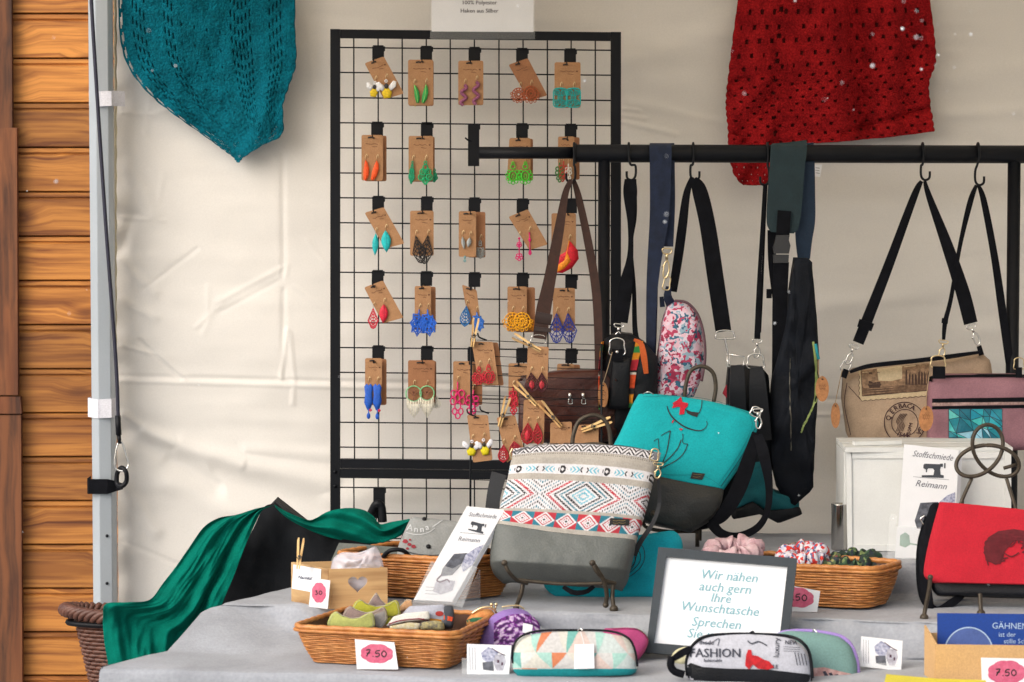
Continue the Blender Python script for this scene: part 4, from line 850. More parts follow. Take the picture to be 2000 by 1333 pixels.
# --- long black sling bag on a broad petrol strap
b = thing('sling_bag', 'long black leather sling bag on a broad petrol blue strap with a side buckle', 'sling bag', P(1560, 1000, .03), 'bags hanging from the clothes rail')
PET = mat('petrol_cloth', '#1d3036', .85, .15, 40, .3, 700); PET2 = mat('petrol_cloth_dark', '#182b40', .85, .15, 40, .3, 700)
mb = MB(); strap(mb, [(1541, 279, YR - .002, 66), (1541, 288, YR - .027, 70), (1537, 330, YR - .028, 68), (1532, 400, YR - .028, 68), (1529, 440, YR - .028, 62), (1528, 455, YR - .028, 44)], .007, n=44); st_ = mb.build('strap_pad', PET, b)
mb = MB(); strap(mb, [(1566, 280, YR + .01, 46), (1568, 320, YR - .008, 46), (1570, 380, YR - .01, 44), (1572, 430, YR - .01, 40), (1570, 470, YR - .01, 32), (1570, 506, YR - .01, 24)], .006, n=40); mb.build('strap_pad', PET2, b)
mb = MB(); strap(mb, [(1532, 412, YR - .037, 26), (1530, 440, YR - .037, 26), (1529, 462, YR - .037, 26)], .003); mb.build('strap', BLKW, b)
mb = MB(); pl = PY(YR - .045); mb.prism([pl.pt(*p) for p in ((1516, 460), (1542, 460), (1541, 470), (1544, 480), (1541, 496), (1512, 496), (1510, 484), (1514, 472))], V((0, .012, 0))); mb.prism([pl.pt(*p) for p in ((1510, 498), (1541, 498), (1540, 514), (1511, 514))], V((0, .012, 0))); mb.build('buckle', mat('grey_plastic', (.03, .03, .032), .4, .1), b)
mb = MB(); strap(mb, [(1526, 512, YR - .038, 30), (1523, 600, YR - .038, 29), (1522, 700, YR - .03, 28), (1522, 760, YR, 30)], .003); strap(mb, [(1509, 450, YR - .02, 20), (1508, 520, YR - .02, 14), (1515, 600, YR - .02, 8)], .003); strap(mb, [(1502, 565, YR - .03, 10), (1502, 583, YR - .03, 10)], .006); mb.build('strap', BLKW, b)
pl = PY(.045); _, sf = puff('body', mat('navy_black_fabric', (.006, .008, .013), .8, .35, 16, .6, 200, spec=.2), b, pl, [(1554, 506), (1586, 506), (1590, 560), (1598, 650), (1600, 740), (1594, 830), (1588, 930), (1590, 955), (1550, 990), (1520, 960), (1508, 900), (1505, 800), (1510, 740), (1535, 640), (1545, 560)], .06, .014, wr=.022, seed=12, rings=9, k=.35, n=80)
mb = MB(); dstroke(mb, sf, [(1588, 668), (1592, 700), (1594, 760), (1590, 790), (1575, 820), (1564, 845)], 4, .002); mb.build('zip_edge', mat('lime_zip', '#8a9a5a', .6), b)
mb = MB(); dstroke(mb, sf, [(1543, 700), (1543, 780), (1545, 880)], 1.6, .002); mb.build('zip', mat('zip_dark', '#57544a', .5), b)
mb = MB(); ptube(mb, [(1593, 672, .0), (1596, 690, -.002), (1599, 702, -.002)], .0035, 7); mb.build('zip_pull', mat('turq_metal', '#2c8f9c', .3, metal=.7), b)
wood_tag(b, 1606, 760, 13, 25, .0, (1598, 702))

# --- beige stamp-print bag
BEI = mat('beige_canvas', '#a8917a', .9, .07, 30, .3, 600); 
b = thing('stamp_bag', 'beige canvas bag printed with a sailing ship stamp and a round postmark', 'handbag', P(1780, 870, .06), 'bags hanging from the clothes rail')
pl = Plane((.9, .08, 1), (-.06, -1, .05)); _, sf = puff('body', BEI, b, pl, [(1648, 740), (1665, 722), (1760, 708), (1860, 697), (1915, 688), (1935, 705), (1940, 750), (1940, 866), (1800, 873), (1665, 870), (1655, 850), (1645, 780)], .09, .018, k=.35, wr=.006, seed=2, rings=9, n=90)
mb = MB(); strap(mb, [(1660, 727, .06, 5), (1700, 715, .055, 8), (1790, 705, .055, 8), (1860, 696, .055, 8), (1915, 688, .06, 5)], .012); mb.build('zip', BLKW, b)
STI = mat('stamp_print_dark', '#4a352b', .85, .2, 60); STC = mat('stamp_print_cream', '#c4b08e', .85, .1)
mb = MB(); sc = [(1678, 725)] + [(1677 + 3 * (k % 2), 732 + k * 5.2) for k in range(10)] + [(1684 + k * 5.5, 785 - k * .42 - 3 * (k % 2)) for k in range(24)] + [(1815, 712)]; dpoly(mb, sf, sc, .0014); mb.build('stamp_border', STC, b)
mb = MB(); dpoly(mb, sf, [(1682, 725), (1814, 711), (1814, 763), (1684, 774)], .0019); mb.build('stamp_picture', mat('sepia_print', '#8f7258', .9, .45, 130), b)
mb = MB()
dpoly(mb, sf, [(1713, 722), (1762, 716), (1762, 740), (1740, 745), (1716, 744)], .0023); mb.build('stamp_sky', STC, b)
mb = MB()
for x, h in ((1700, 22), (1708, 26), (1716, 22)): dpoly(mb, sf, [(x - 4, 750), (x - 3, 750 - h), (x + 3, 750 - h), (x + 4, 750)], .0025, False)
dpoly(mb, sf, [(1694, 751), (1722, 750), (1718, 758), (1698, 758)], .0026)
for k in range(7): dstroke(mb, sf, [(1686, 759 + k * 2.2), (1720, 757 + k * 2.2 + 1.2 * (k % 2)), (1760, 754 + k * 2.2), (1813, 750 + k * 2)], .9, .0026)
for x in range(1768, 1812, 6): dpoly(mb, sf, [(x, 752), (x + 1, 724 + (x * 7) % 11), (x + 4, 722 + (x * 5) % 13), (x + 5, 752)], .0025, False)
dstroke(mb, sf, [(1682, 725), (1684, 774), (1814, 763)], 1.2, .0026, smooth=False); dstroke(mb, sf, sc[1:-1], 1.0, .0017, smooth=False)
mb.build('stamp_drawing', STI, b)
mb = MB(); cx, cy = 1767, 826
for r_, w_ in ((40, 1.6), (26, 1.3)): dstroke(mb, sf, circ(cx, cy, r_, r_, 40), w_, .0015, closed=True)
for ch, a in (('Q', 196), ('E', 220), ('R', 238), ('B', 254), ('A', 268), ('C', 284), ('A', 298), ('G', 20), ('A', 35), ('4', 82), ('4', 96), ('5', 110), ('1', 124)): 
    ar = math.radians(a); dtext(mb, sf, ch, cx + 29 * math.cos(ar), cy + 29 * math.sin(ar), 13, a + 90 if a > 150 else a - 90 if a > 60 else a + 90, eps=.0016, bold=.6)
dtext(mb, sf, '6:50PM', cx + 12, cy + 16, 10, -76, eps=.0016, center=True, bold=.6)
for k in range(5): dstroke(mb, sf, [(cx - 17 + k * 3, cy + 17), (cx - 13 + k * 3, cy + 6), (cx - 16 + k * 3, cy - 4), (cx - 8 + k * 3, cy - 18)], 1.1, .0015)
dstroke(mb, sf, [(1658, 755), (1680, 780)], 1.2, .0015); dstroke(mb, sf, [(1655, 748), (1650, 790), (1662, 850)], 1.2, .0015)
mb.build('postmark', mat('postmark_ink', '#3d2328', .85), b)
mb = MB(); dstroke(mb, sf, [(1660, 862), (1700, 862), (1800, 866)], 1.4, .0015); mb.build('seam', STC, b)
mb = MB(); dpoly(mb, sf, [(1728, 864), (1770, 866), (1770, 872), (1728, 871)], .002); mb.build('label_patch', STI, b)
mb = MB(); strap(mb, [(1800, 354, YR - .03, 7), (1785, 385, YR - .03, 14), (1735, 520, YR - .02, 19), (1690, 635, YR - .02, 22), (1676, 670, YR - .02, 22)], .003); strap(mb, [(1693, 628, YR - .026, 30), (1688, 643, YR - .026, 29)], .005); mb.build('strap', BLKW, b)
mb = MB(); strap(mb, [(1806, 354, YR - .025, 6), (1815, 385, YR - .025, 12), (1850, 480, YR - .028, 22), (1880, 570, YR - .03, 27), (1896, 632, YR - .03, 27)], .003); mb.build('strap', BLKW, b)
mb = MB(); swivel(mb, 1668, 675, 1655, 712, YR - .03, .0016); dring(mb, 1652, 716, 16, 22, YR - .03, .0012, 25); mb.build('clasp', SIL, b)
mb = MB(); swivel(mb, 1896, 636, 1912, 674, YR - .03, .0016); mb.build('clasp', SIL, b)
mb = MB(); strap(mb, [(1653, 722, YR - .03, 11), (1647, 738, YR - .03, 12)], .006); mb.build('ring_loop', BLKW, b)
mb = MB(); strap(mb, [(1912, 676, YR - .02, 9), (1917, 694, YR - .02, 10)], .006); mb.build('ring_loop', BLKW, b)
wood_tag(b, 1632, 812, 9, 25, .04, (1645, 722), False)

# --- pink bag
b = thing('pink_bag', 'dusty pink bag with a blue geometric front pocket, behind the right rail post', 'handbag', P(1900, 880, .0), 'bags hanging from the clothes rail')
PNK = mat('dusty_pink', '#8f6670', .8, .08, 20, .3, 300); pl = PY(.02)
_, sf = puff('body', PNK, b, pl, [(1816, 756), (1826, 737), (1850, 734), (1985, 734), (2020, 738), (2022, 880), (1816, 880)], .06, .014, k=.35, wr=.004, rnd=6, rings=8, n=90)
mb = MB(); dstroke(mb, sf, [(1820, 746), (1830, 738), (1960, 736), (2015, 738)], 4.5, .003); dpoly(mb, sf, [(1821, 779), (2020, 776), (2020, 785), (1821, 787)], .0015); dpoly(mb, sf, [(1821, 794), (2020, 791), (2020, 797), (1821, 800)], .0015); mb.build('black_trim', BLKW, b)
mb = MB(); dpoly(mb, sf, [(1821, 787), (2020, 785), (2020, 790), (1821, 793)], .0018); mb.build('zip', mat('rose_zip', '#a88a84', .4, .3, 200, metal=.4), b)
qs = []; random.seed(11)
mb = MB(); mb.col = []; X0, X1, Y0, Y1 = 1853, 1957, 799, 880
pts = [[(X0 + (X1 - X0) * i / 5 + (random.uniform(-7, 7) if 0 < i < 5 else 0), Y0 + (Y1 - Y0) * j / 4 + (random.uniform(-7, 7) if 0 < j < 4 else 0)) for i in range(6)] for j in range(5)]
lines = MB(); pal = ['#127c8c', '#1a98a8', '#0d6478', '#3cb0b0', '#1588a0', '#58b8b4']
for j in range(4):
    for i in range(5):
        a, b_, c_, d_ = pts[j][i], pts[j][i + 1], pts[j + 1][i + 1], pts[j + 1][i]
        for tri in ((a, b_, c_), (a, c_, d_)):
            n0 = len(mb.v); dpoly(mb, sf, tri, .002); co = lin(random.choice(pal)) if not (j >= 2 and 1 <= i <= 3 and random.random() < .6) else lin('#8fc0d4'); mb.col += [co] * (len(mb.v) - n0)
        for q_ in ((a, b_), (a, d_), (a, c_)): dstroke(lines, sf, q_, 1.0, .0024)
po = mb.build('front_pocket', attrmat('print_vinyl', .4, .1), b); lines.build('pocket_lines', mat('navy_print', '#0c2030', .5), po)
mb = MB(); strap(mb, [(1907, 362, YR - .03, 6), (1895, 395, YR - .03, 11), (1875, 480, YR - .03, 8), (1858, 580, YR - .03, 8), (1846, 630, YR - .03, 9), (1843, 664, YR - .03, 6)], .003); strap(mb, [(1846, 622, YR - .035, 12), (1845, 632, YR - .035, 12)], .004); mb.build('strap', BLKW, b)
mb = MB(); strap(mb, [(1911, 362, YR - .025, 6), (1922, 395, YR - .025, 12), (1942, 500, YR - .02, 14), (1958, 610, YR - .015, 16), (1975, 730, YR - .01, 16)], .003); mb.build('strap', BLKW, b)
mb = MB(); swivel(mb, 1843, 666, 1838, 700, YR - .05, .0014); dring(mb, 1832, 708, 26, 22, -.005, .0016); mb.build('clasp', GOLD, b)
mb = MB(); dring(mb, 1990, 712, 18, 22, -.005, .0012); mb.build('ring', GOLD, b)
mb = MB(); strap(mb, [(1834, 716, -.008, 24), (1834, 740, -.01, 25)], .004); mb.build('ring_loop', BLKW, b)
mb = MB(); strap(mb, [(1990, 718, -.008, 12), (1990, 738, -.01, 12)], .004); mb.build('ring_loop', BLKW, b)
wood_tag(b, 1809, 818, 14, 25, -.03, (1818, 712), True, 4)
# ------------------------------------------------ crocheted shawls on the tent wall
def knit(name, h, dark):
    m = mat(name, h, .95, .22, 22, 1, 190, bd=.006, col2=dark, grain=.32, gs_=210, spec=.1); return m
def shawl(root, name, m, rows, ns, nt_, y, fold, hole, th=.003, seed=0):
    rows = [np.array(list(r) + [0] * (5 - len(r)), float) for r in rows]; k = len(rows) - 1
    pl = PY(y)
    def fn(s, t):
        x = t * k; i = min(int(x), k - 1); u = x - i; g = lambda q: rows[max(0, min(k, q))]
        p0, p1, p2, p3 = g(i - 1), g(i), g(i + 1), g(i + 2)
        r = .5 * ((2 * p1) + (-p0 + p2) * u + (2 * p0 - 5 * p1 + 4 * p2 - p3) * u * u + (-p0 + 3 * p1 - 3 * p2 + p3) * u ** 3)
        px = r[0] + (r[2] - r[0]) * s; py = r[1] + (r[3] - r[1]) * s - r[4] * 4 * s * (1 - s)
        j = round(s * ns); e = .0
        ed = min(j, ns - j); sc = 2.2 * abs(math.sin(t * nt_ * .5)) * min(1, t * 3) if ed == 0 else 0
        px += -sc if j == 0 else (sc if j == ns else 0)
        p = pl.pt(px, py); d = fold(px, py) + mn.noise(V((px * .03, py * .02, seed))) * .006 + mn.noise(V((px * .09, py * .09, seed))) * .0025 + .0009 * math.sin(t * nt_ * math.pi) 
        return p + V((0, -d, 0))
    mb = MB(); mb.sheet(fn, ns, nt_, hole=hole); o = mb.build(name, m, root)
    sm = o.modifiers.new('thickness', 'SOLIDIFY'); sm.thickness = th; sm.offset = 0
    return o
TEAL = knit('teal_yarn', '#044f5e', '#06687c'); RED = knit('red_yarn', '#7a1016', '#a41c20')
sh = thing('teal_shawl', 'teal crocheted triangle shawl with open lace edge, hung on the tent wall', 'shawl', P(465, 312, .40))
def tf(px, py): return .012 * math.sin((px - 235) / 55 + py / 160) + .008 * math.exp(-((px - 520 - (py - 200) * -.3) / 18) ** 2)
def th_hole(i, j):
    e = min(i, 139 - i)
    if (e in (1, 2) and i < 70) or j in (97, 98) or (e in (1, 2) and j > 70): return (j + i) % 5 in (0, 1, 2) if e in (1, 2) else i % 5 < 3
    for a in (11, 14, 17, 20, 36, 39, 42): 
        if e == a: return (j + a) % 4 < 2 and j < 92
    if i in (88, 91, 94, 97, 100): return (j + i) % 4 < 2 and j < 92
    if 45 < i < 84 and j > 8: return (i * 5 + j * 11) % 61 == 0
    return False
shawl(sh, 'crochet', TEAL, [(231, -30, 577, -30), (234, 60, 576, 45), (252, 130, 578, 120), (300, 190, 565, 165), (352, 232, 552, 205), (412, 275, 550, 262), (438, 294, 512, 284), (458, 309, 474, 308), (464, 318, 466, 318)], 140, 100, .405, tf, th_hole, .003, 1)
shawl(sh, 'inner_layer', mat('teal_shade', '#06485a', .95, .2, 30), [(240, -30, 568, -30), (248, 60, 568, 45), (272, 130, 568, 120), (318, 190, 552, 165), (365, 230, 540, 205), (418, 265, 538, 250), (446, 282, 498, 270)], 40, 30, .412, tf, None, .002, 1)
sh = thing('red_shawl', 'red crocheted shawl with rows of small eyelets, hung right on the tent wall', 'shawl', P(1620, 360, .38))
def rf(px, py): return .030 * math.exp(-((px - 1600 - py * .1) / 45) ** 2) - .026 * math.exp(-((px - 1665 - py * .1) / 22) ** 2) + .018 * math.exp(-((px - 1735) / 30) ** 2) + .014 * math.exp(-((px - 1500 + py * .1) / 28) ** 2) - .014 * math.exp(-((px - 1770) / 14) ** 2) + (.010 * math.sin(px / 14 + py / 19) if px < 1510 and py > 150 else 0) - (.014 * math.exp(-((py - 262 + (px - 1640) * .28) / 7) ** 2) if px > 1640 else 0)
def r_hole(i, j):
    jj, ii = j // 2, i // 2
    if jj % 3 == 0 and (ii + (jj // 3) % 2 * 2) % 4 == 0 and 2 < i < 127: return (ii * 7 + jj * 3) % 9 != 0 and not ((ii * ii + jj * 5) % 7 == 0 and i % 2)
    if i in (28, 29, 30) and j % 11 < 2 and j > 10: return True
    return False
shawl(sh, 'crochet', RED, [(1446, -30, 1812, -30), (1434, 60, 1822, 50), (1424, 150, 1826, 118), (1420, 200, 1813, 165), (1422, 240, 1818, 215), (1424, 283, 1824, 257, -8)], 130, 100, .395, rf, r_hole, .0035, 4)
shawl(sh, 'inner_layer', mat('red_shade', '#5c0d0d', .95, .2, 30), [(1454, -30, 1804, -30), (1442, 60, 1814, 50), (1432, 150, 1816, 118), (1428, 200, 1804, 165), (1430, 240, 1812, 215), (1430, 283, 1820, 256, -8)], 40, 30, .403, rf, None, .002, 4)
shawl(sh, 'lower_corner', RED, [(1424, 262, 1515, 282), (1424, 300, 1508, 305), (1430, 322, 1505, 325), (1437, 345, 1502, 345), (1452, 362, 1494, 362)], 32, 32, .385, lambda px, py: .008 * math.sin(px / 8 + py / 12), lambda i, j: (j % 5 == 2 and i % 6 == 3), .004, 9)
mb = MB(); mb.prism([P(x, y, .37) for x, y in ((1590, 322), (1606, 322), (1602, 346), (1588, 345))], V((0, .0006, 0))); tg = mb.build('care_label', PAPER, sh)
for k in range(3):
    mb = MB(); dstroke(mb, PY(.3695), [(1593, 328 + k * 5), (1601, 329 + k * 5)], .8, .0003); mb.build('print', INK, tg)

# ------------------------------------------------ left: dark wicker basket, black cloth, green scarf
WICK = mat('dark_wicker', '#4a2b22', .5, .35, 40, .3, 300, col2='#6a4436')
bk = thing('dark_wicker_basket', 'dark brown wicker basket with braided rim behind the table corner', 'basket', P(305, 1500, .03))
cz = P(160, 1200, -.02).z; cx = P(305, 1200, .03).x; Rb = P(305, 1200, .03).x - P(120, 1200, .03).x
for k in range(4):
    mb = MB(); pts = []
    for i in range(160):
        a = 2 * math.pi * i / 160; ph_ = i * .62 + k * math.pi / 2; r = Rb - .016 + .011 * math.cos(ph_); pts.append((cx + r * math.cos(a), -.02 + r * .35 * math.sin(a), cz + .004 + .009 * math.sin(ph_) + .006 * math.cos(a * 2)))
    mb.tube(pts, .0065, 7, True); mb.build('rim_strand', WICK, bk)
mb = MB()
for row in range(26):
    t = row / 26; R2 = Rb * (.80 - .25 * t) ; pts = []
    for i in range(144): a = 2 * math.pi * i / 144; r = R2 + .0035 * math.cos(i * math.pi / 3 + row * math.pi); pts.append((cx + r * math.cos(a), -.02 + r * .35 * math.sin(a), cz - .014 - row * .0085))
    mb.tube(pts, .0045, 5, True)
mb.build('woven_side', WICK, bk, stuff=True)
mb = MB(); mb.sheet(lambda s, t: (cx + Rb * (.74 - .2 * t) * math.cos(s * 2 * math.pi), -.02 + Rb * .3 * (1 - .2 * t) * math.sin(s * 2 * math.pi), cz - .02 - .24 * t), 40, 4); mb.build('lining', mat('brown_dark', (.02, .012, .01), .9), bk)
mb = MB(); mb.tube([(cx + Rb * .9 * math.cos(a), -.02 + Rb * .31 * math.sin(a), cz - .016) for a in [2 * math.pi * k / 60 for k in range(60)]], .006, 6, True); mb.build('rim_band', BLKP, bk)

blk = thing('black_cloth_drape', 'black cloth draped over a raised board behind the table, under the green scarf', 'cloth', P(600, 1160, .02))
BC = mat('black_cloth', (.008, .009, .011), .9, .4, 14, .3, 300, spec=.15)
mb = MB(); pl = Plane((-.45, -.06, 1), (-.25, -1, .12))
L_ = [(535, 984), (515, 992), (496, 1030), (470, 1080), (445, 1130), (425, 1200)]; R_ = [(537, 980), (590, 1025), (660, 1052), (760, 1062), (830, 1075), (860, 1200)]
L2 = cr(L_, 61); R2 = cr(R_, 61)
def bf(s, t):
    a = L2[round(t * 60)]; b_ = R2[round(t * 60)]; x = a[0] + (b_[0] - a[0]) * s; y = a[1] + (b_[1] - a[1]) * s
    return pl.pt(x, y) + V((0, -1, 0)) * (mn.noise(V((x * .012, y * .01, 2))) * .02 + mn.noise(V((x * .04, y * .02, 2))) * .006)
mb.sheet(bf, 60, 60, .006, (0, -1, 0)); mb.build('front_fall', BC, blk)
mb = MB(); a = [pl.pt(*p) + V((0, .01, 0)) for p in ((536, 982), (600, 1032), (700, 1062), (830, 1078), (850, 1190), (430, 1190), (470, 1085), (505, 1015))]; mb.prism([p + V((0, .035, 0)) for p in a], V((0, .06, 0))); mb.build('board', mat('black_board', (.008, .008, .009), .8), blk)

GRN = mat('green_scarf_cloth', '#056557', 1, .12, 40, .6, 260, spec=.05)
sc = thing('green_scarf', 'emerald green scarf flowing over the dark basket and the black cloth', 'scarf', P(400, 1300, -.22))
Lo = cr([(533, 988), (500, 994), (462, 1006), (428, 1012), (398, 1030), (372, 1066), (345, 1105), (318, 1140), (292, 1172), (250, 1177), (207, 1180), (201, 1205), (203, 1250), (212, 1305), (220, 1380)], 141)
Ro = cr([(536, 988), (528, 990), (512, 998), (500, 1020), (484, 1055), (470, 1090), (455, 1130), (440, 1165), (425, 1205), (412, 1240), (402, 1265), (398, 1290), (396, 1310), (396, 1340), (398, 1400)], 141)
def sf_(s, t):
    i = round(t * 140); a, b_ = Lo[i], Ro[i]; x = a[0] + (b_[0] - a[0]) * s; y = a[1] + (b_[1] - a[1]) * s
    wv = .55 * math.sin(3 * t + 1) + mn.noise(V((s * 2, t * 3, 0))) * .5
    am = .016 * min(1, t * 3 + .1) * min(1, .35 + 1.2 * (1 - abs(2 * s - 1)))
    d = am * math.sin(2 * math.pi * (1.9 * s + wv + .5 * mn.noise(V((s * 3, t * 4, 5))))) + am * .4 * mn.noise(V((s * 9, t * 3.5, 11)))*1.6 + am * .4 * mn.noise(V((s * 22 + t * 5, t * 12, 21))) + .004 * mn.noise(V((x * .05, y * .04, 31))) + .010 * mn.noise(V((x * .015, y * .012, 7)))
    rim = .045 * math.exp(-((y - 1178) / 26) ** 2) * (1 if x < 330 else math.exp(-((x - 330) / 45) ** 2))
    return P(x, y, -.20 - d - rim + (.10 * (1 - t) ** 1.5))
mb = MB(); mb.sheet(sf_, 80, 140, .003, (0, -1, 0)); mb.build('drape', GRN, sc)
Uo = cr([(536, 986), (560, 1000), (600, 1016), (618, 1012), (640, 1000), (675, 993), (708, 996), (728, 1008), (742, 1024), (765, 1020), (800, 1014)], 101)
Do = cr([(538, 992), (560, 1012), (600, 1034), (630, 1046), (660, 1054), (690, 1060), (715, 1062), (740, 1062), (760, 1056), (785, 1045), (803, 1020)], 101)
def sf2(s, t):
    i = round(t * 100); a, b_ = Uo[i], Do[i]; x = a[0] + (b_[0] - a[0]) * s; y = a[1] + (b_[1] - a[1]) * s
    d = .012 * math.sin(2 * math.pi * (1.6 * s + .4 * math.sin(t * 6))) * min(1, 5 * t) * min(1, 5 * (1 - t)) + .022 * math.sin(math.pi * s) + .008 * mn.noise(V((x * .03, y * .04, 3)))
    return P(x, y, -.10 - d)
mb = MB(); mb.sheet(sf2, 40, 100, .003, (0, -1, 0)); mb.build('drape', GRN, sc)
# ------------------------------------------------ wicker baskets
WK = mat('honey_wicker', '#a5642f', .42, .25, 60, .3, 400, col2='#c98a4c'); WKD = mat('wicker_lining', '#4a2a14', .7, .3, 30)
def basket(label, FL, FR, BR, BL, zr, zb, rows=18, inset=.16, group='honey wicker baskets on the sales table', stake=.034):
    rim = [T(*FL, zr), T(*FR, zr), T(*BR, zr), T(*BL, zr)]; c = sum(rim, V()) / 4; c0 = V((c.x, c.y, zb)); b = thing('wicker_basket', label, 'basket', c0, group)
    base = [c + (p - c) * (1 - inset) for p in rim]; base = [V((p.x, p.y, zb)) for p in base]
    def per(t, r=.03):
        q = [rim[i].lerp(base[i], t) for i in range(4)]; return [V((p[0], p[1], q[0].z)) for p in rounded([(p.x, p.y) for p in q], r, 4)]
    N_ = 0
    P0 = per(0); L = sum((P0[i] - P0[i - 1]).length for i in range(len(P0))); ns = int(L / stake / 2) * 2; k = 6
    def samp(t, n):
        q = per(t); q = [tuple(p) for p in q]; return [V(p) for p in lerpl(q + [q[0]], n + 1)[:-1]]
    mb = MB(); h = (zr - zb) / rows
    for r in range(rows):
        t = (r + .7) / rows; q = samp(t, ns * k); cc = sum(q, V()) / len(q); o = []
        for i, p in enumerate(q):
            n = (p - cc); n.z = 0; n.normalize(); bulge = .004 * math.sin(math.pi * t); o.append(p + n * (.0016 * math.cos(math.pi * i / k + (r % 2) * math.pi) + bulge) + V((0, 0, mn.noise(V((i * .21, r * 3.1, 1))) * .0007)))
        mb.tube(o, h * .52, 5, True)
    mb.build('woven_wall', WK, b, stuff=True)
    mb = MB(); q0, q1 = samp(.02, 60), samp(1, 60); cc = sum(q0, V()) / 60; i0 = [cc + (p - cc) * .975 for p in q0]; i1 = [V((cc.x, cc.y, zb + .003)) + V(((p - cc).x, (p - cc).y, 0)) * .96 for p in q1]
    n = 60; mb.add(i0 + i1 + [V((cc.x, cc.y, zb + .003))], [(i, (i + 1) % n, n + (i + 1) % n, n + i) for i in range(n)] + [(n + i, n + (i + 1) % n, 2 * n) for i in range(n)]); mb.build('lining', WKD, b)
    mb = MB(); o = []; q = samp(0, 200)
    for i, p in enumerate(q): nn = (p - cc).normalized(); o.append(p + nn * .0006 * math.sin(i * 1.3) + V((0, 0, .0005 * math.cos(i * 1.3))))
    mb.tube(o, .0052, 8, True); mb.build('rim', WK, b)
    mb = MB(); o = [p + V((0, 0, -.007)) + (p - cc).normalized() * (.003 + .0015 * math.sin(i * .9)) for i, p in enumerate(q)]; mb.tube(o, .0035, 6, True); mb.build('rim_band', WK, b)
    return b
PINKB = mat('badge_pink', '#c25070', .7, .12, 90, col2='#d06a86')
def price_card(label, pl, quad, cx, cy, rx, ry, digits, ink=2.4, ang=0, sz=1):
    pc = thing('price_card', label, 'price card', pl.pt((quad[2][0] + quad[3][0]) / 2, (quad[2][1] + quad[3][1]) / 2), 'white price cards with pink badges')
    panel('card', PAPER, pc, pl, quad, .0012)
    mb = MB(); q = []
    for k in range(48): a = 2 * math.pi * k / 48; r = 1 + .07 * abs(math.sin(a * 4.0)) - .05; q.append((cx + rx * r * math.cos(a), cy + ry * r * math.sin(a) + ang * (rx * math.cos(a))))
    dpoly(mb, pl, q, .0004); mb.build('badge', PINKB, pc)
    G = {'7': [[(0, 0), (8, -1), (4, 6), (1, 12)], [(1, 6), (8, 5)]], '.': [[(1, 11), (2.5, 12.5)]], '5': [[(9, 0), (2, 1), (1, 6), (6, 5), (8, 9), (5, 12), (0, 11.5)]], '0': [[(5, 0), (1, 4), (1, 9), (5, 12), (9, 9), (9, 4), (5, 0)]], '1': [[(0, 3), (4, 0), (4, 12)]], '2': [[(0, 2), (4, 0), (7, 3), (1, 12), (8, 12)]], '3': [[(0, 1), (6, 0), (4, 5), (8, 8), (4, 12), (0, 11)]]}
    mb = MB(); x = cx - sum({'.': 6}.get(d, 12) for d in digits) * sz / 2
    for d in digits:
        for st in G[d]: dstroke(mb, pl, [(x + p[0] * sz, cy - 6 * sz + p[1] * sz + ang * (x - cx)) for p in st], ink, .0008)
        x += {'.': 6}.get(d, 12) * sz
    mb.build('digits', INK, pc); return pc

basket('honey wicker basket full of felt pieces and pouches at the front of the table', (570, 1224), (892, 1239), (970, 1200), (684, 1187), .852, ZA + .004)
basket('honey wicker basket behind the brochure stand, holding a grey printed pouch', (652, 1081), (900, 1094), (1018, 1082), (782, 1060), .935, ZB + .004, 16)
basket('honey wicker basket with bright scrunchies behind the framed sign', (1432, 1101), (1712, 1112), (1766, 1098), (1490, 1080), .932, ZB + .004, 16)
# price cards
price_card('white price card marked 7.50 leaning on the front wicker basket', Plane(V((T(735, 1306, ZA).x, -.80, ZA + .004)), (-.05, -1, .12)), [(693, 1249), (770, 1255), (778, 1308), (697, 1307)], 736, 1277, 32, 19, '7.50', 2.2, .03)
price_card('narrow white price card leaning on the heart box', Plane(T(625, 1190, ZB + .002) + V((0, -.01, 0)), (-.05, -1, .2)), [(609, 1129), (645, 1134), (640, 1190), (603, 1185)], 623, 1158, 14, 20, '30', 1.6, 0, .62)
price_card('white price card half hidden behind the framed sign, leaning on the scrunchie basket', Plane(T(1575, 1196, ZB + .002), (-.05, -1, .2)), [(1520, 1139), (1602, 1155), (1596, 1196), (1514, 1194)], 1557, 1167, 33, 20, '7.50', 2.2, .1)

# ------------------------------------------------ things in the front basket
def felt(label, h, pts, y, dep=.006, bulge=.003, name='felt_bow', grp='felt bow pieces in the front basket', edge=None):
    pl = PY(y); t_ = thing(name, label, 'felt piece', pl.pt(sum(p[0] for p in pts) / len(pts), max(p[1] for p in pts)), grp)
    _, sf = puff('body', mat('felt_' + h[1:], h, .95, .08, 60, .4, 500, sheen=.2), t_, pl, pts, dep, bulge, wr=.004, rnd=2.5, seed=len(pts)); 
    mb = MB(); q = rounded(pts, 5, 2); dstroke(mb, sf, [tuple(np.array(p) * .93 + np.array((sum(a[0] for a in pts) / len(pts), sum(a[1] for a in pts) / len(pts))) * .07) for p in q], .8, .001, closed=True); mb.build('stitching', mat('pale_thread', '#b8b29a', .8, 0), t_); return t_
bw = [(0, 0), (10, -22), (22, -30), (34, -20), (60, -12), (90, -16), (104, -28), (112, -20), (116, 6), (100, 12), (60, 10), (10, 14)]
def bow(x, y, s): return [(x + a * s, y + b * s) for a, b in bw]
felt('pale yellow-green felt bow lying foremost in the front wicker basket', '#b4b86a', bow(638, 1219, .82), -.62)
felt('mauve felt bow behind the pale yellow-green one', '#8f7a76', bow(667, 1207, .78), -.60)
felt('mustard green felt bow standing highest at the left of the front basket', '#a5a332', bow(684, 1196, .85), -.575)
felt('small mauve felt bow at the back of the front basket', '#8a7876', [(718, 1182), (728, 1166), (735, 1158), (744, 1172), (757, 1184), (742, 1190)], -.55, grp=None)
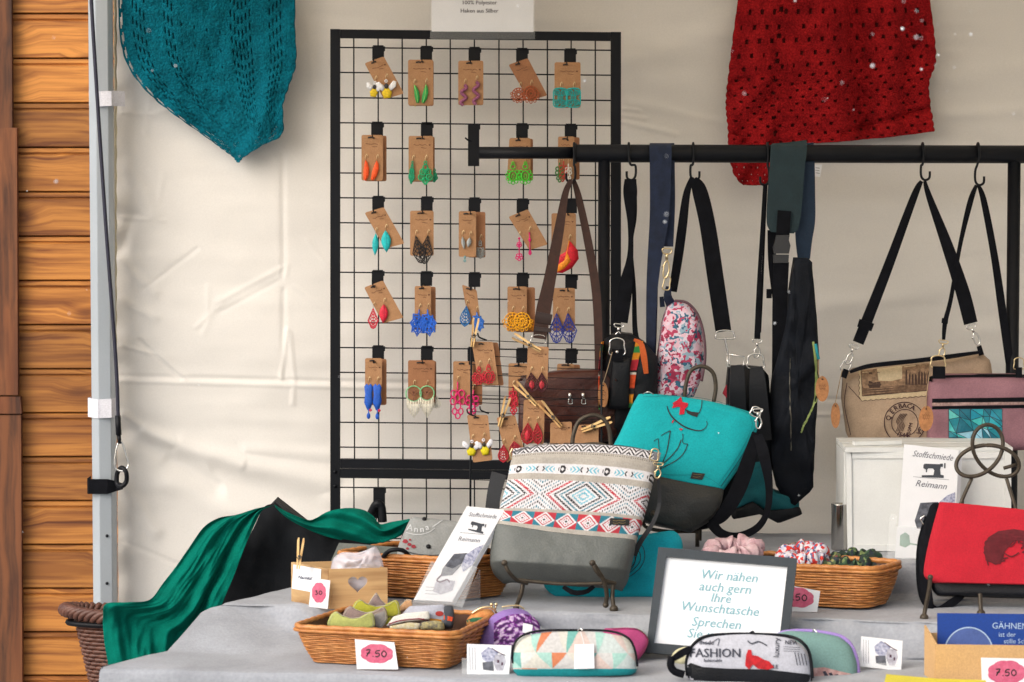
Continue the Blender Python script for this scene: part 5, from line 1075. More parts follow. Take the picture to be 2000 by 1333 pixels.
felt('mustard strip standing upright in the middle of the front basket', '#a5a332', [(755, 1183), (778, 1180), (776, 1200), (764, 1225), (752, 1222)], -.57, grp=None, name='felt_strip')
felt('grey felt pieces standing on edge in the middle of the front basket', '#8f8a88', [(730, 1200), (752, 1190), (757, 1210), (745, 1228), (732, 1226)], -.60, grp=None, name='felt_strip')
felt('cream and orange felt tip sticking up behind the front basket pouches', '#c99a70', [(778, 1188), (793, 1172), (804, 1172), (806, 1184), (795, 1192), (780, 1196)], -.545, grp=None, name='felt_strip')
def pouch(label, pts, y, m, N=(0, -1, .3), dep=.02, bulge=.008, wr=.003, name='pouch', cat='pouch', rnd=6, grp=None, seed=1):
    pl = Plane(P(pts[0][0], pts[0][1], y), N); t_ = thing(name, label, cat, pl.pt(sum(p[0] for p in pts) / len(pts), max(p[1] for p in pts)), grp); o, sf = puff('body', m, t_, pl, pts, dep, bulge, wr=wr, rnd=rnd, seed=seed); return t_, sf, pl
WCL = mat('white_cotton', '#d0cec8', .9, .05, 40, .3, 400); MUL = mat('speckled_print', '#b5a876', .85, .4, 180, col2='#c9c3b4')
t_, sf, _ = pouch('white folded cotton pouch with red hem in the front basket', [(754, 1224), (768, 1205), (790, 1198), (838, 1194), (840, 1210), (790, 1215)], -.60, WCL, bulge=.003, rnd=3, wr=.004)
mb = MB(); dstroke(mb, sf, [(757, 1221), (780, 1213), (815, 1209), (836, 1211)], 2, .001); mb.build('hem', mat('wine_hem', '#7a2236', .8, 0), t_)
t_, sf, _ = pouch('grey-white cotton pouch with red spots at the back of the front basket', [(784, 1200), (800, 1184), (868, 1181), (874, 1200), (864, 1222), (836, 1222)], -.57, mat('pale_grey_cotton', '#a9abb8', .9, .06, 40), bulge=.003, rnd=2, wr=.004)
mb = MB(); dpoly(mb, sf, circ(858, 1199, 8, 5, 12), .0012); dpoly(mb, sf, circ(786, 1192, 5, 4, 10), .0012); mb.build('spots', mat('red_spot', '#a8322e', .8), t_)
mb = MB(); dpoly(mb, sf, [(838, 1208), (862, 1211), (862, 1216), (840, 1214)], .0012); mb.build('orange_band', mat('orange_band', '#cf8a1c', .8), t_)
t_, sf, _ = pouch('speckled yellow pouch at the front edge of the front basket', [(760, 1224), (800, 1216), (822, 1218), (818, 1230), (762, 1230)], -.63, MUL, bulge=.003, rnd=3)
t_, sf, _ = pouch('multicoloured patterned pouch at the right of the speckled one', [(822, 1216), (850, 1212), (868, 1216), (868, 1232), (820, 1230)], -.625, mat('grey_pattern', '#4d4e55', .85, .6, 160, col2='#b5a870'))
t_, sf, _ = pouch('dark striped pouch with an orange band at the right inside the front basket', [(866, 1184), (884, 1182), (888, 1200), (884, 1226), (866, 1226), (868, 1204)], -.60, mat('charcoal_cloth', '#3c4048', .85, .3, 60))
mb = MB(); dpoly(mb, sf, [(868, 1202), (884, 1206), (882, 1214), (868, 1211)], .0012); mb.build('orange_band', mat('orange_red_band', '#d04a20', .8), t_)
t_, sf, pl = pouch('small orange flowered purse with brass kiss clasp at the right end of the front basket', [(910, 1212), (920, 1200), (940, 1190), (958, 1189), (968, 1200), (966, 1212), (940, 1222), (912, 1224)], -.585, mat('orange_floral', '#b5622c', .85, .35, 90, col2='#cf9a5c'), bulge=.016, name='coin_purse', cat='purse')
mb = MB(); dpoly(mb, sf, [(912, 1212), (925, 1207), (945, 1206), (950, 1211), (930, 1214), (914, 1216)], .0012); mb.build('leaf_print', mat('green_print', '#2f6a4a', .8, .4, 120), t_)
mb = MB(); ptube(mb, [(921, 1199, -.59), (940, 1188, -.592), (960, 1187, -.592), (970, 1198, -.59)], .0022, 7); mb.build('frame', GOLD, t_)
for x, dx in ((960, 1.5), (969, -1)):
    mb = MB(); ptube(mb, [(x + dx, 1191, -.592), (x, 1183, -.594)], .0014, 6, smooth=False); mb.ball(P(x, 1181, -.594), .0034, 7); mb.build('clasp_ball', GOLD, t_)

# ------------------------------------------------ little wooden box with a heart hole
BX = wood('box_plywood', '#c09868', '#d3ae7c', 3, 60, False, .7)
A, B_, D_ = T(643, 1190, ZB), T(757, 1187, ZB), T(571, 1175, ZB); hb = P(643, 1112, A.y).z - ZB
ux = (B_ - A).normalized(); uy = (D_ - A).normalized(); box = thing('heart_box', 'small plywood box with a heart shaped hole, filled with a clear bag', 'box', (A + B_) / 2)
w1, w2 = (B_ - A).length, (D_ - A).length; nrm = ux.cross(V((0, 0, 1))).normalized(); nrm = nrm if nrm.y < 0 else -nrm
def heart(k, n): 
    t = 2 * math.pi * k / n; return (16 * math.sin(t) ** 3, 13 * math.cos(t) - 5 * math.cos(2 * t) - 2 * math.cos(3 * t) - math.cos(4 * t))
n = 64; hc = (w1 * .49, hb * .62); inner = []; outer = []
for k in range(n):
    a, b = heart(k, n); inner.append((hc[0] + a * .00118, hc[1] + b * .00112)); dx, dz = inner[-1][0] - hc[0], inner[-1][1] - hc[1] + 1e-9
    sc_ = min((w1 - hc[0]) / dx if dx > 1e-9 else 1e9, -hc[0] / dx if dx < -1e-9 else 1e9, (hb - hc[1]) / dz if dz > 1e-9 else 1e9, -hc[1] / dz if dz < -1e-9 else 1e9); outer.append((hc[0] + dx * sc_, hc[1] + dz * sc_))
def snap(o):   # put the four corners in
    for cx_, cz_ in ((0, 0), (w1, 0), (0, hb), (w1, hb)):
        k = min(range(n), key=lambda q: (o[q][0] - cx_) ** 2 + (o[q][1] - cz_) ** 2); o[k] = (cx_, cz_)
snap(outer)
w3 = lambda q, d: A + ux * q[0] + V((0, 0, q[1])) + nrm * d
mb = MB(); vs = [w3(q, 0) for q in inner] + [w3(q, 0) for q in outer] + [w3(q, -.003) for q in inner] + [w3(q, -.003) for q in outer]
fs = []
for k in range(n): j = (k + 1) % n; fs += [(k, j, n + j, n + k), (2 * n + j, 2 * n + k, 3 * n + k, 3 * n + j), (k, 2 * n + k, 2 * n + j, j), (n + k, n + j, 3 * n + j, 3 * n + k)]
mb.add(vs, fs, False); mb.build('front_wall', BX, box)
nu = V((uy.y, -uy.x, 0)); nu = nu if nu.dot(ux) > 0 else -nu
up = V((0, 0, 1))
for nm, o_, a_, l_, off_ in (('side_wall', A + uy * .0032, uy, w2 - .003, ux * .003), ('side_wall', A + ux * w1 + uy * .0032, uy, w2 - .003, -ux * .003), ('back_wall', A + uy * (w2 + .0005), ux, w1, uy * .003)):
    mb = MB(); e_w = hb * (1.0 if nm == 'side_wall' else .99); mb.prism([o_, o_ + a_ * l_, o_ + a_ * l_ + up * e_w, o_ + up * e_w], off_); mb.build(nm, BX, box)
mb = MB(); q = [A + ux * .004 + uy * .004, A + ux * (w1 - .004) + uy * .004, A + ux * (w1 - .004) + uy * (w2 - .004), A + ux * .004 + uy * (w2 - .004)]; mb.prism([p + up * .001 for p in q], up * .003); mb.build('floor', BX, box)
# label clipped to its left wall
lab = thing('box_label', 'white paper label with faint print on the left wall of the heart box', 'label', D_ + uy * -.004); 
s1 = Plane(D_ - ux * .0012, (-nu.x, -nu.y, 0)); panel('paper', PAPER, lab, s1, [(573, 1103), (627, 1112), (625, 1160), (570, 1150)], .0006)
mb = MB(); dtext(mb, s1, 'Nachfüllpack', 604, 1133, 8.5, 8, .1, eps=.0006, bold=.5); mb.build('lettering', mat('grey_ink2', '#4a4f66', .8, 0), lab)
bag = thing('clear_bag', 'crumpled clear plastic bag bulging out of the heart box', 'plastic bag', A + ux * .05 + uy * .05)
mb = MB(); pl = Plane(A + ux * .05 + uy * .055, (0, -1, .1)); o_ = [pl.pt(x, y) for x, y in rounded([(645, 1116), (650, 1090), (668, 1078), (700, 1080), (722, 1072), (734, 1066), (742, 1078), (748, 1098), (751, 1116), (740, 1170), (655, 1170)], 8, 3)]
mb.pillow(o_, pl.N, .01, .028, rings=14, k=.5); mb.v = [v + pl.N * mn.turbulence(v * 38, 3, True) * .016 for v in mb.v]
film = bpy.data.materials.new('plastic_film'); film.use_nodes = True; t = film.node_tree; b = t.nodes['Principled BSDF']; b.inputs['Base Color'].default_value = (.74, .72, .80, 1); b.inputs['Roughness'].default_value = .2; b.inputs['Specular IOR Level'].default_value = .8
tr = t.nodes.new('ShaderNodeBsdfTransparent'); mx = t.nodes.new('ShaderNodeMixShader'); mx.inputs[0].default_value = .6; t.links.new(tr.outputs[0], mx.inputs[1]); t.links.new(b.outputs[0], mx.inputs[2]); t.links.new(mx.outputs[0], t.nodes['Material Output'].inputs[0])
mb.build('film', film, bag)

# ------------------------------------------------ clothespins
PIN = wood('pin_wood', '#c79a5e', '#e0bd84', 6, 60, False, .6)
def clothespin(label, x0_, y0_, x1_, y1_, y, wd=8, open_=3.5):
    c = thing('clothespin', label, 'clothespin', P((x0_ + x1_) / 2, max(y0_, y1_), y), 'wooden clothespins')
    L = math.hypot(x1_ - x0_, y1_ - y0_); ux_, uy_ = (x1_ - x0_) / L, (y1_ - y0_) / L; nx, ny = -uy_, ux_
    for sg_ in (-1, 1):
        q = [(0, sg_ * open_), (L * .55, sg_ * .7), (L, sg_ * 1.0), (L, sg_ * 3.4), (L * .6, sg_ * (wd / 2 + .4)), (L * .1, sg_ * (open_ + 3.6)), (0, sg_ * (open_ + 2.6))]
        mb = MB(); mb.prism([P(x0_ + ux_ * a + nx * b_, y0_ + uy_ * a + ny * b_, y) for a, b_ in q], V((0, .009, 0))); mb.build('prong', PIN, c)
    mb = MB(); cxp = (x0_ + ux_ * L * .58, y0_ + uy_ * L * .58)
    mb.tube([P(*cxp, y - .002), P(*cxp, y + .011)], .0028, 8); ptube(mb, [(cxp[0] + nx * -5, cxp[1] + ny * -5, y - .0015), (cxp[0] + ux_ * 6, cxp[1] + uy_ * 6, y - .003), (cxp[0] + nx * 5 + ux_ * 2, cxp[1] + ny * 5 + uy_ * 2, y - .0015)], .0009, 5); mb.build('spring', mat('steel_dark', (.12, .11, .1), .4, .1, metal=1), c); return c
YS = -.12
clothespin('wooden clothespin standing on the left corner of the heart box', 588, 1052, 582, 1112, A.y + .02, 9)
clothespin('upright wooden clothespin at the top left corner of the black card stand', 930, 622, 922, 678, YS - .015)
clothespin('clothespin pointing left on top of the foremost red and black earring card', 1002, 656, 1056, 686, YS - .01)
clothespin('slanting clothespin in the middle of the card stand', 1006, 749, 1048, 792, YS - .014)
clothespin('near upright clothespin left of the red drop earring card', 992, 776, 975, 834, YS - .014)
clothespin('slanting clothespin above the blank kraft card at the stand right', 1054, 786, 1096, 834, YS - .014)
clothespin('nearly level clothespin behind the striped bag stand loop', 1194, 820, 1136, 842, YS - .014)

# ------------------------------------------------ black wire card stand in front of the grid
cs = thing('card_stand', 'black wire stand with thin cords carrying kraft earring cards by clothespins', 'card stand', T(1045, 1060, ZC) * 1)
cs.location = V((P(1045, 900, YS).x, YS, ZB))
for x, y0_ in ((921, 660), (1175, 672)):
    mb = MB(); a = P(x, y0_, YS); mb.tube([a, V((a.x - (.004 if x < 1000 else 0), YS, ZB + .003 if x < 1000 else ZC + .003))], .0022, 7); mb.build('upright', BLK, cs)
for k, y in enumerate((668, 698, 716, 735, 757, 775, 790, 808, 843, 862, 880, 925, 941)):
    mb = MB(); ptube(mb, [(918, y - 4, YS), (1050, y + 2, YS), (1180, y + 6, YS)], .0008, 5, 12); mb.build('cord', BLK, cs)
for x, y in ((912, 812), (933, 663), (937, 806)): 
    mb = MB(); ptube(mb, [(x, y - 12, YS - .01), (x + 3, y - 4, YS - .012), (x + 18, y + 2, YS - .012)], .0016, 6); mb.build('hook', BLK, cs)
PS = PY(YS - .004)
G2 = 'earring cards on the black wire stand'
E('kraft card with ruby lace earrings, top left on the black wire stand', [(921, 667), (963, 668), (974, 752), (935, 752)], PS, [(936, 716, 'chandelier', 24, 36, ('#b8152c', '#7a1020'), 6), (954, 712, 'chandelier', 27, 38, ('#b8152c',), 0)], group=G2, behind=(10, 'kraft card behind the ruby lace card on the wire stand', []))
E('kraft card with dark red and black fan earrings, top of the wire stand', [(1031, 676), (1072, 678), (1069, 752), (1028, 750)], PS, [(1037, 728, 'drop', 26, 38, ('#48161c',), -4), (1058, 728, 'drop', 22, 38, ('#48161c',), 0), (1038, 742, 'leaf', 12, 20, ('#b02430', '#701018'), -4, 0), (1058, 742, 'leaf', 12, 20, ('#b02430', '#701018'), 0, 0)], group=G2)
E('kraft card with bee earrings at the lower left of the black wire stand', [(912, 811), (953, 811), (962, 899), (924, 904)], PS, [(922, 860, 'bee', 38, 30, ('#dccb14', '#dcdce2', '#302a20'), 4), (944, 857, 'bee', 36, 32, ('#dccb14', '#dcdce2', '#302a20'), -8)], group=G2)
E('kraft card with small round ruby earrings beside the striped bag', [(970, 816), (1006, 811), (1023, 876), (990, 905)], PS, [(983, 869, 'drop', 20, 34, ('#b0182c',), 0), (1004, 862, 'drop', 22, 24, ('#a0182c',), -8)], group=G2)
E('kraft card with pointed ruby drop earrings in the middle of the wire stand', [(1023, 781), (1064, 783), (1062, 868), (1020, 866)], PS, [(1031, 826, 'drop', 24, 42, ('#a81828',), 2), (1049, 826, 'drop', 18, 42, ('#a81828',), -2), (1031, 838, 'leaf', 13, 26, ('#c02034', '#801020'), 2, 0)], group=G2)
E('blank looking kraft card at the lower right of the wire stand', [(1075, 826), (1117, 824), (1116, 884), (1074, 884)], PS, [], group=G2)
E('kraft card behind the wire loop of the striped bag stand', [(1120, 831), (1169, 829), (1169, 884), (1119, 884)], PS, [], group=G2)
earring(cs, PS, 1003, 765, 'lace', 17, 45, ('#c01f34',), 0, 0)

# ------------------------------------------------ display easels of bronze wire
BRZ = mat('bronze_wire', '#4a4238', .5, .25, 80, .3, 300, metal=.5)
def legball(mb, px, py, y, r=.0085): mb.ball(P(px, py, y), r, 8)
def easel(label, loc): return thing('wire_easel', label, 'display easel', loc, 'bronze wire easels holding bags')

# ------------------------------------------------ woven patterned bag
AZ = Plane(P(1110, 1120, -.455), (-.08, -1, .28))
ab = thing('woven_bag', 'pale woven bag with blue and red diamond pattern and grey leather bottom', 'handbag', AZ.pt(1100, 1140))
c_gr, c_wh, c_bk, c_lb, c_tl, c_rd = [lin(h) for h in ('#aaa49c', '#d6d4d8', '#262326', '#6aaec2', '#2a7488', '#b03240')]
Hh = 158.0
def tri(x, p): x = (x / p) % 1; return 1 - abs(2 * x - 1)
def aztec(s, t):
    x = s * 285 + 4; y = t * Hh; n_ = math.sin(x * 2.1) * .04
    stitch = int(x / 2.2) % 2
    if y < 19:                                   # black and white zigzag
        v = tri(x, 26) * 15; d = (y - 2 - v) % 9; return c_bk if d < 4.2 and 1.5 < y < 17.5 else c_wh
    if y < 24: return c_bk if (y % 3 < 1.5 and stitch) else c_gr
    if y < 40: return tuple(q * (1 + n_ * 2) for q in c_gr[:3]) + (1,)
    if y < 58:
        v = y - 49; xx = (x + 20) % 88 - 44
        if abs(v) > 7: return c_wh
        if abs(xx) + abs(v) * 1.3 < 11: return c_wh if abs(xx) + abs(v) * 1.3 < 4 else (c_bk if stitch or abs(xx) < 5 else c_wh)
        if 15 < abs(xx) < 36: return c_lb if ((abs(xx) + abs(v) * 1.2) % 8) < 4 and abs(v) < 6 else c_wh
        if 36 <= abs(xx) < 41 and abs(v) < 5: return c_bk if abs(abs(xx) - 36 - abs(v) * .8) < 1.5 else c_wh
        return c_wh
    if y < 69: return tuple(q * (1 + n_ * 2) for q in c_gr[:3]) + (1,)
    if y < 117:
        v = abs(y - 93) * 1.0; xx = abs((x - 165 + 87) % 174 - 87); d = xx * .58 + v
        if d < 4: return c_wh
        rings = [(4, 8, c_lb), (8, 11, c_wh), (11, 14.5, c_lb), (14.5, 18, c_wh), (18, 22, c_bk), (22, 25, c_wh), (25, 28.5, c_tl), (28.5, 32, c_wh), (32, 35.5, c_bk), (35.5, 39.5, c_wh), (39.5, 44, c_rd), (44, 47, c_wh)]
        for a, b_, c_ in rings:
            if a <= d < b_: return c_ if (stitch or c_ is c_wh or (int(y) % 3)) else c_wh
        e = (74.5 - xx * .0 - 24) - d + 12
        d2 = d - 47
        for a, b_, c_ in ((0, 3.4, c_bk), (3.4, 7, c_wh), (7, 10, c_tl), (10, 13.5, c_wh), (13.5, 17, c_bk), (17, 21, c_wh), (21, 25, c_tl)):
            if a <= d2 < b_: return c_ if (stitch or c_ is c_wh) else c_wh
        return c_wh
    if y < 123: return c_gr
    if y < 146:
        v = abs(y - 134.5); xx = abs((x + 10) % 44 - 22); d = xx * .62 + v
        if d < 1.8: return c_bk
        if d < 4: return c_wh
        if d < 6: return c_rd if stitch else c_wh
        if d < 8: return c_wh
        if d < 10: return c_rd
        if d < 13: return c_wh
        return (c_tl if y < 134 else c_rd) if (int((x + 10) / 44) % 2) else (c_rd if y < 134 else c_tl)
    return tuple(q * (1 + n_ * 2) for q in c_gr[:3]) + (1,)
AR = [(1003, 878, 1286, 884, 12), (996, 910, 1276, 925, 6), (988, 950, 1266, 968, 3), (975, 995, 1254, 1012, 1), (967, 1024, 1240, 1058, -6)]
def bz(s, t): return .024 * (max(0, 1 - abs(2 * s - 1) ** 4)) ** .5 * min(1, t * 4 + .25)
_, azf = loft('woven_panel', attrmat('woven_print', .9, .35, 300), ab, AZ, AR, .055, bz, 285, 158, colfn=aztec, wr=.005, seed=3)
LR = [(966, 1024, 1240, 1056, -6), (960, 1060, 1236, 1078, -2), (957, 1088, 1230, 1104, 0), (960, 1112, 1223, 1128, -1), (976, 1128, 1211, 1143, -1)]
def bl(s, t): return (.030 + .010 * math.sin(math.pi * min(.62, t) / .62 * .5)) * (max(0, 1 - abs(2 * s - 1) ** 6)) ** .5 - .055 * max(0, t - .62) / .38
GL = mat('grey_leather', '#5a5e5c', .55, .08, 30, .5, 260)
_, lf = loft('leather_base', GL, ab, AZ, LR, .055, bl, 60, 44, wr=.004, seed=9)
mb = MB(); dpoly(mb, azf, [(1192, 1012), (1229, 1015), (1228, 1027), (1190, 1025)], .0018); wl = mb.build('brand_label', mat('black_label', (.012, .012, .012), .7), ab)
mb = MB(); dstroke(mb, azf, [(1197, 1016 + 2 * (k % 2)) if 0 else (1197 + k * 3, 1017 + 1.5 * (k % 2)) for k in range(9)], .7, .0024, smooth=False); dstroke(mb, azf, [(1197 + k * 3, 1021.5 + 1.5 * (k % 2)) for k in range(9)], .7, .0024, smooth=False); mb.build('lettering', mat('gold_thread', '#8f7a4a', .7), wl)
mb = MB(); dstroke(mb, azf, [(1001, 884), (1060, 869), (1140, 867), (1230, 873), (1284, 887)], 3, .002); mb.build('zip', mat('zip_grey', '#55535a', .5), ab)
mb = MB(); strap(mb, [(1284, 884, -.42, 14), (1282, 900, -.42, 10)], .004); mb.build('ring_loop', mat('grey_webbing', '#6a6a70', .7, .2), ab)
mb = MB(); swivel(mb, 1286, 905, 1284, 935, -.46, .0014); dring(mb, 1278, 890, 14, 22, -.46, .0014, 10); mb.build('clasp', GOLD, ab)
mb = MB(); strap(mb, [(1285, 936, -.46, 6), (1288, 980, -.43, 7), (1276, 1020, -.43, 8), (1250, 1060, -.42, 10), (1238, 1085, -.41, 12)], .003); mb.build('strap', mat('dark_grey_strap', '#2c2d30', .7), ab)
mb = MB(); ptube(mb, [(1001, 876, -.43), (996, 888, -.43), (1000, 898, -.43)], .0018, 6); mb.build('ring', GOLD, ab)
mb = MB(); strap(mb, [(975, 925, -.36, 30), (966, 960, -.36, 28), (960, 1000, -.36, 26)], .003); mb.build('strap', mat('dark_grey_strap', '#2c2d30'), ab)
yz = yT(1190, 1192, ZB)
e1 = easel('bronze wire easel whose curled feet carry the woven patterned bag', V((P(1100, 1190, yz).x, yz, ZB)))
mb = MB(); ptube(mb, [(1117, 880, -.36), (1120, 850, -.36), (1132, 822, -.36), (1158, 811, -.36), (1180, 820, -.36), (1190, 842, -.36), (1193, 880, -.36)], .0042, 8, 40); mb.build('top_loop', BRZ, e1)
mb = MB(); ptube(mb, [(1128, 876, -.37), (1145, 868, -.37), (1175, 868, -.37), (1195, 876, -.37)], .0032, 8, 20); mb.build('top_ring', BRZ, e1)
for x, sx_ in ((986, -1), (1158, 1)):
    mb = MB(); ptube(mb, [(x, 1102, yz - .03), (x + 8, 1118, yz - .03), (x + 24, 1134, yz - .015), (x + 44, 1140, yz + .0)], .0038, 8, 30); legball(mb, x - 1, 1100, yz - .03, .0062); mb.build('support_arm', BRZ, e1)
mb = MB(); ptube(mb, [(1012, 1133, yz), (1100, 1141, yz), (1200, 1139, yz)], .0035, 7, 20); mb.build('cross_bar', BRZ, e1)
for pts in ([(1160, 1103, yz - .03), (1178, 1132, yz - .02), (1185, 1160, yz - .01), (1183, 1180, yz)], [(1198, 1139, yz), (1196, 1165, yz - .004), (1199, 1188, yz - .008)], [(1022, 1135, yz), (1018, 1160, yz), (1008, 1185, yz + .01)]):
    mb = MB(); ptube(mb, pts, .0042, 8, 24); legball(mb, pts[-1][0], pts[-1][1] + 2, pts[-1][2], .0085 if pts[-1][0] > 1190 else .006); mb.build('leg', BRZ, e1)
mb = MB(); a = P(1150, 880, -.36); mb.tube([a, V((a.x, -.36, a.z - .1)), V((a.x - .01, -.27, ZB + .004))], .0036, 7); mb.build('back_leg', BRZ, e1)

# ------------------------------------------------ turquoise bag with lady in a hat
TQ = mat('turquoise_felt', '#00a2aa', .92, .05, 30, .3, 600); TQ2 = mat('turquoise_bright', '#00a2b6', .9, .06, 20, .3, 500)
TP = Plane((P(1330, 900, -.16)), (.05, -1, .28))
tb = thing('lady_hat_bag', 'turquoise bag with a line drawn lady in a hat with red bow, black base', 'handbag', TP.pt(1320, 1030))
_, tbf = loft('felt_panel', TQ, tb, TP, [(1248, 770, 1466, 806, 8), (1236, 792, 1481, 830, 3), (1212, 845, 1456, 892, 0), (1180, 905, 1413, 957, -6)], .05, lambda s, t: .02 * max(0, 1 - abs(2 * s - 1) ** 5) ** .5 * min(1, .3 + 3 * t), 70, 50, wr=.0025, seed=4)
mb = MB(); 
for q in ([(1256, 776), (1330, 774), (1400, 784), (1462, 808)], [(1200, 903), (1290, 926), (1370, 930), (1408, 950)], [(1465, 815), (1468, 835), (1445, 885), (1404, 945)]): dstroke(mb, tbf, q, .8, .0009)
mb.build('stitching', mat('turq_thread', '#0a7d84', .9, 0), tb)
_, tbl = loft('leather_base', mat('dark_leather', '#2a2b29', .5, .1, 20, .5, 260), tb, TP, [(1180, 905, 1414, 957, -6), (1184, 940, 1408, 985, -4), (1200, 975, 1392, 1012, -3), (1240, 1012, 1352, 1036, -4)], .05, lambda s, t: (.022 + .01 * math.sin(math.pi * t)) * max(0, 1 - abs(2 * s - 1) ** 4) ** .5, 50, 34, wr=.005, seed=6)
mb = MB(); ii = tbf; c0 = lambda x, y: (1240 + x / 6.667, 760 + y / 6.667)
def ds(pts, w_): dstroke(mb, tbf, [c0(*p) for p in pts], w_, .0015)
ds([(418, 225), (440, 300), (500, 385), (620, 480), (740, 530), (850, 545), (915, 510), (940, 460), (930, 420)], lambda t: 1.3 + 1.4 * math.sin(math.pi * min(1, t * 1.4)))
ds([(873, 155), (865, 240), (835, 320)], 1.6); ds([(460, 545), (440, 680), (410, 830), (350, 990)], 1.8); ds([(340, 610), (400, 575), (460, 545)], 1.4); ds([(245, 685), (300, 650), (308, 720), (316, 800)], 1.2)
ds([(600, 665), (560, 770), (470, 880), (350, 990)], 1.8); ds([(622, 585), (625, 640), (618, 680), (640, 715), (687, 718)], 1.3); ds([(687, 718), (640, 830), (540, 930), (340, 1040)], 1.6); ds([(350, 990), (330, 1060)], 2)
dpoly(mb, tbf, [c0(*p) for p in ((655, 265), (740, 300), (835, 310), (808, 370), (740, 350), (680, 320))], .0016)
mb.build('line_drawing', INK, tb)
mb = MB(); dpoly(mb, tbf, [c0(*p) for p in ((600, 110), (615, 180), (690, 195), (688, 225), (650, 265), (640, 330), (575, 340), (590, 240), (560, 235), (480, 255), (500, 215), (490, 185), (545, 160))], .0022); mb.build('bow_print', mat('bow_red', '#b8102c', .8), tb)
mb = MB(); dpoly(mb, tbf, [c0(*p) for p in ((475, 440), (495, 405), (512, 410), (490, 450))], .0018); dpoly(mb, tbf, [c0(*p) for p in ((572, 522), (590, 515), (628, 522), (600, 546))], .0018); mb.build('lips_print', mat('bow_red', '#b8102c'), tb)
mb = MB(); dpoly(mb, tbf, [(1352, 923), (1377, 926), (1371, 938), (1348, 935)], .002); wl = mb.build('brand_label', mat('black_label', (0, 0, 0)), tb)
mb = MB(); dstroke(mb, tbf, [(1354 + k * 2.4, 927 + 1.4 * (k % 2)) for k in range(8)], .6, .0026, smooth=False); dstroke(mb, tbf, [(1353 + k * 2.4, 931.5 + 1.4 * (k % 2)) for k in range(7)], .6, .0026, smooth=False); mb.build('lettering', mat('gold_thread', '#8f7a4a'), wl)
mb = MB(); dstroke(mb, tbf, [(1474, 838), (1450, 888), (1408, 950)], 2.2, .001); mb.build('side_seam', mat('petrol_seam', '#0a6a74', .9), tb)
gus = MB(); pl = TP; gus.pillow([pl.pt(*p) - pl.N * .04 for p in rounded([(1476, 812), (1485, 830), (1480, 880), (1440, 975), (1390, 1025), (1330, 1034), (1400, 960), (1455, 890)], 6, 3)], pl.N, .03, .01); gus.build('gusset', BLKW, tb)
mb = MB(); strap(mb, [(1480, 850, -.18, 18), (1492, 890, -.2, 22), (1502, 950, -.2, 15), (1498, 1000, -.2, 12), (1478, 1032, -.2, 14), (1440, 1048, -.2, 15), (1408, 1042, -.2, 18), (1388, 1020, -.19, 22)], .003, n=50); mb.build('strap', BLKW, tb)
mb = MB(); strap(mb, [(1476, 845, -.17, 14), (1462, 900, -.18, 28), (1440, 960, -.185, 30), (1412, 1005, -.19, 26), (1385, 1020, -.19, 22)], .003, n=40); mb.build('strap', BLKW, tb)
mb = MB(); swivel(mb, 1480, 800, 1482, 838, -.2, .0018); dring(mb, 1476, 806, 18, 18, -.19, .0016, 20); mb.build('clasp', SIL, tb)
mb = MB(); ptube(mb, [(1256, 770, -.17), (1266, 766, -.18), (1276, 771, -.17)], .0015, 6); mb.build('ring', SIL, tb)
yz2 = -.13
e2 = easel('bronze wire easel behind the turquoise lady hat bag', V((P(1362, 1075, yz2).x, yz2, ZC)))
mb = MB(); ptube(mb, [(1336, 785, -.10), (1340, 750, -.10), (1350, 724, -.10), (1372, 716, -.10), (1392, 728, -.10), (1398, 755, -.10), (1394, 785, -.10)], .0042, 8, 40); mb.build('top_loop', BRZ, e2)
mb = MB(); a = P(1362, 1030, yz2); mb.tube([a, V((a.x, yz2, ZC + .004))], .0042, 8); mb.build('leg', BRZ, e2)
mb = MB(); ptube(mb, [(1255, 1015, -.2), (1262, 1030, -.19), (1300, 1038, -.18), (1362, 1038, -.13)], .0038, 8, 20); legball(mb, 1276, 1003, -.235, .006); mb.build('support_arm', BRZ, e2)
mb = MB(); a = P(1372, 785, -.10); mb.tube([a, V((a.x, -.03, ZC + .004))], .0036, 7); mb.build('back_leg', BRZ, e2)

# ------------------------------------------------ bright turquoise bag lying behind the woven bag
qb = thing('turquoise_line_bag', 'bright turquoise bag with black line drawing, half hidden behind the woven bag', 'handbag', T(1200, 1170, ZB))
BP = Plane(T(1200, 1170, ZB) + V((0, .03, 0)), (-.1, -1, .25)); _, bqf = puff('body', TQ2, qb, BP, [(1075, 1070), (1240, 1046), (1318, 1036), (1331, 1050), (1330, 1085), (1322, 1130), (1312, 1168), (1200, 1171), (1085, 1166), (1060, 1145)], .06, .02, wr=.006, k=.4, rnd=8, rings=9, n=80)
mb = MB()
for pts in ([(1240, 1060), (1255, 1068), (1259, 1090), (1250, 1110), (1232, 1125), (1216, 1132)], [(1232, 1068), (1248, 1078), (1250, 1096), (1236, 1114), (1220, 1124)], [(1225, 1080), (1240, 1086), (1238, 1102), (1224, 1116)], [(1222, 1090), (1232, 1094), (1226, 1108)], [(1232, 1075), (1228, 1100), (1218, 1120)], [(1244, 1082), (1238, 1105), (1226, 1120)], [(1215, 1092), (1222, 1100), (1216, 1110)]): dstroke(mb, bqf, pts, 1.3, .0015)
mb.build('line_drawing', INK, qb)
mb = MB(); strap(mb, [(1100, 1146, -.46, 8), (1120, 1158, -.47, 10), (1145, 1156, -.47, 9), (1160, 1145, -.46, 8)], .003); mb.build('strap', BLKW, qb)
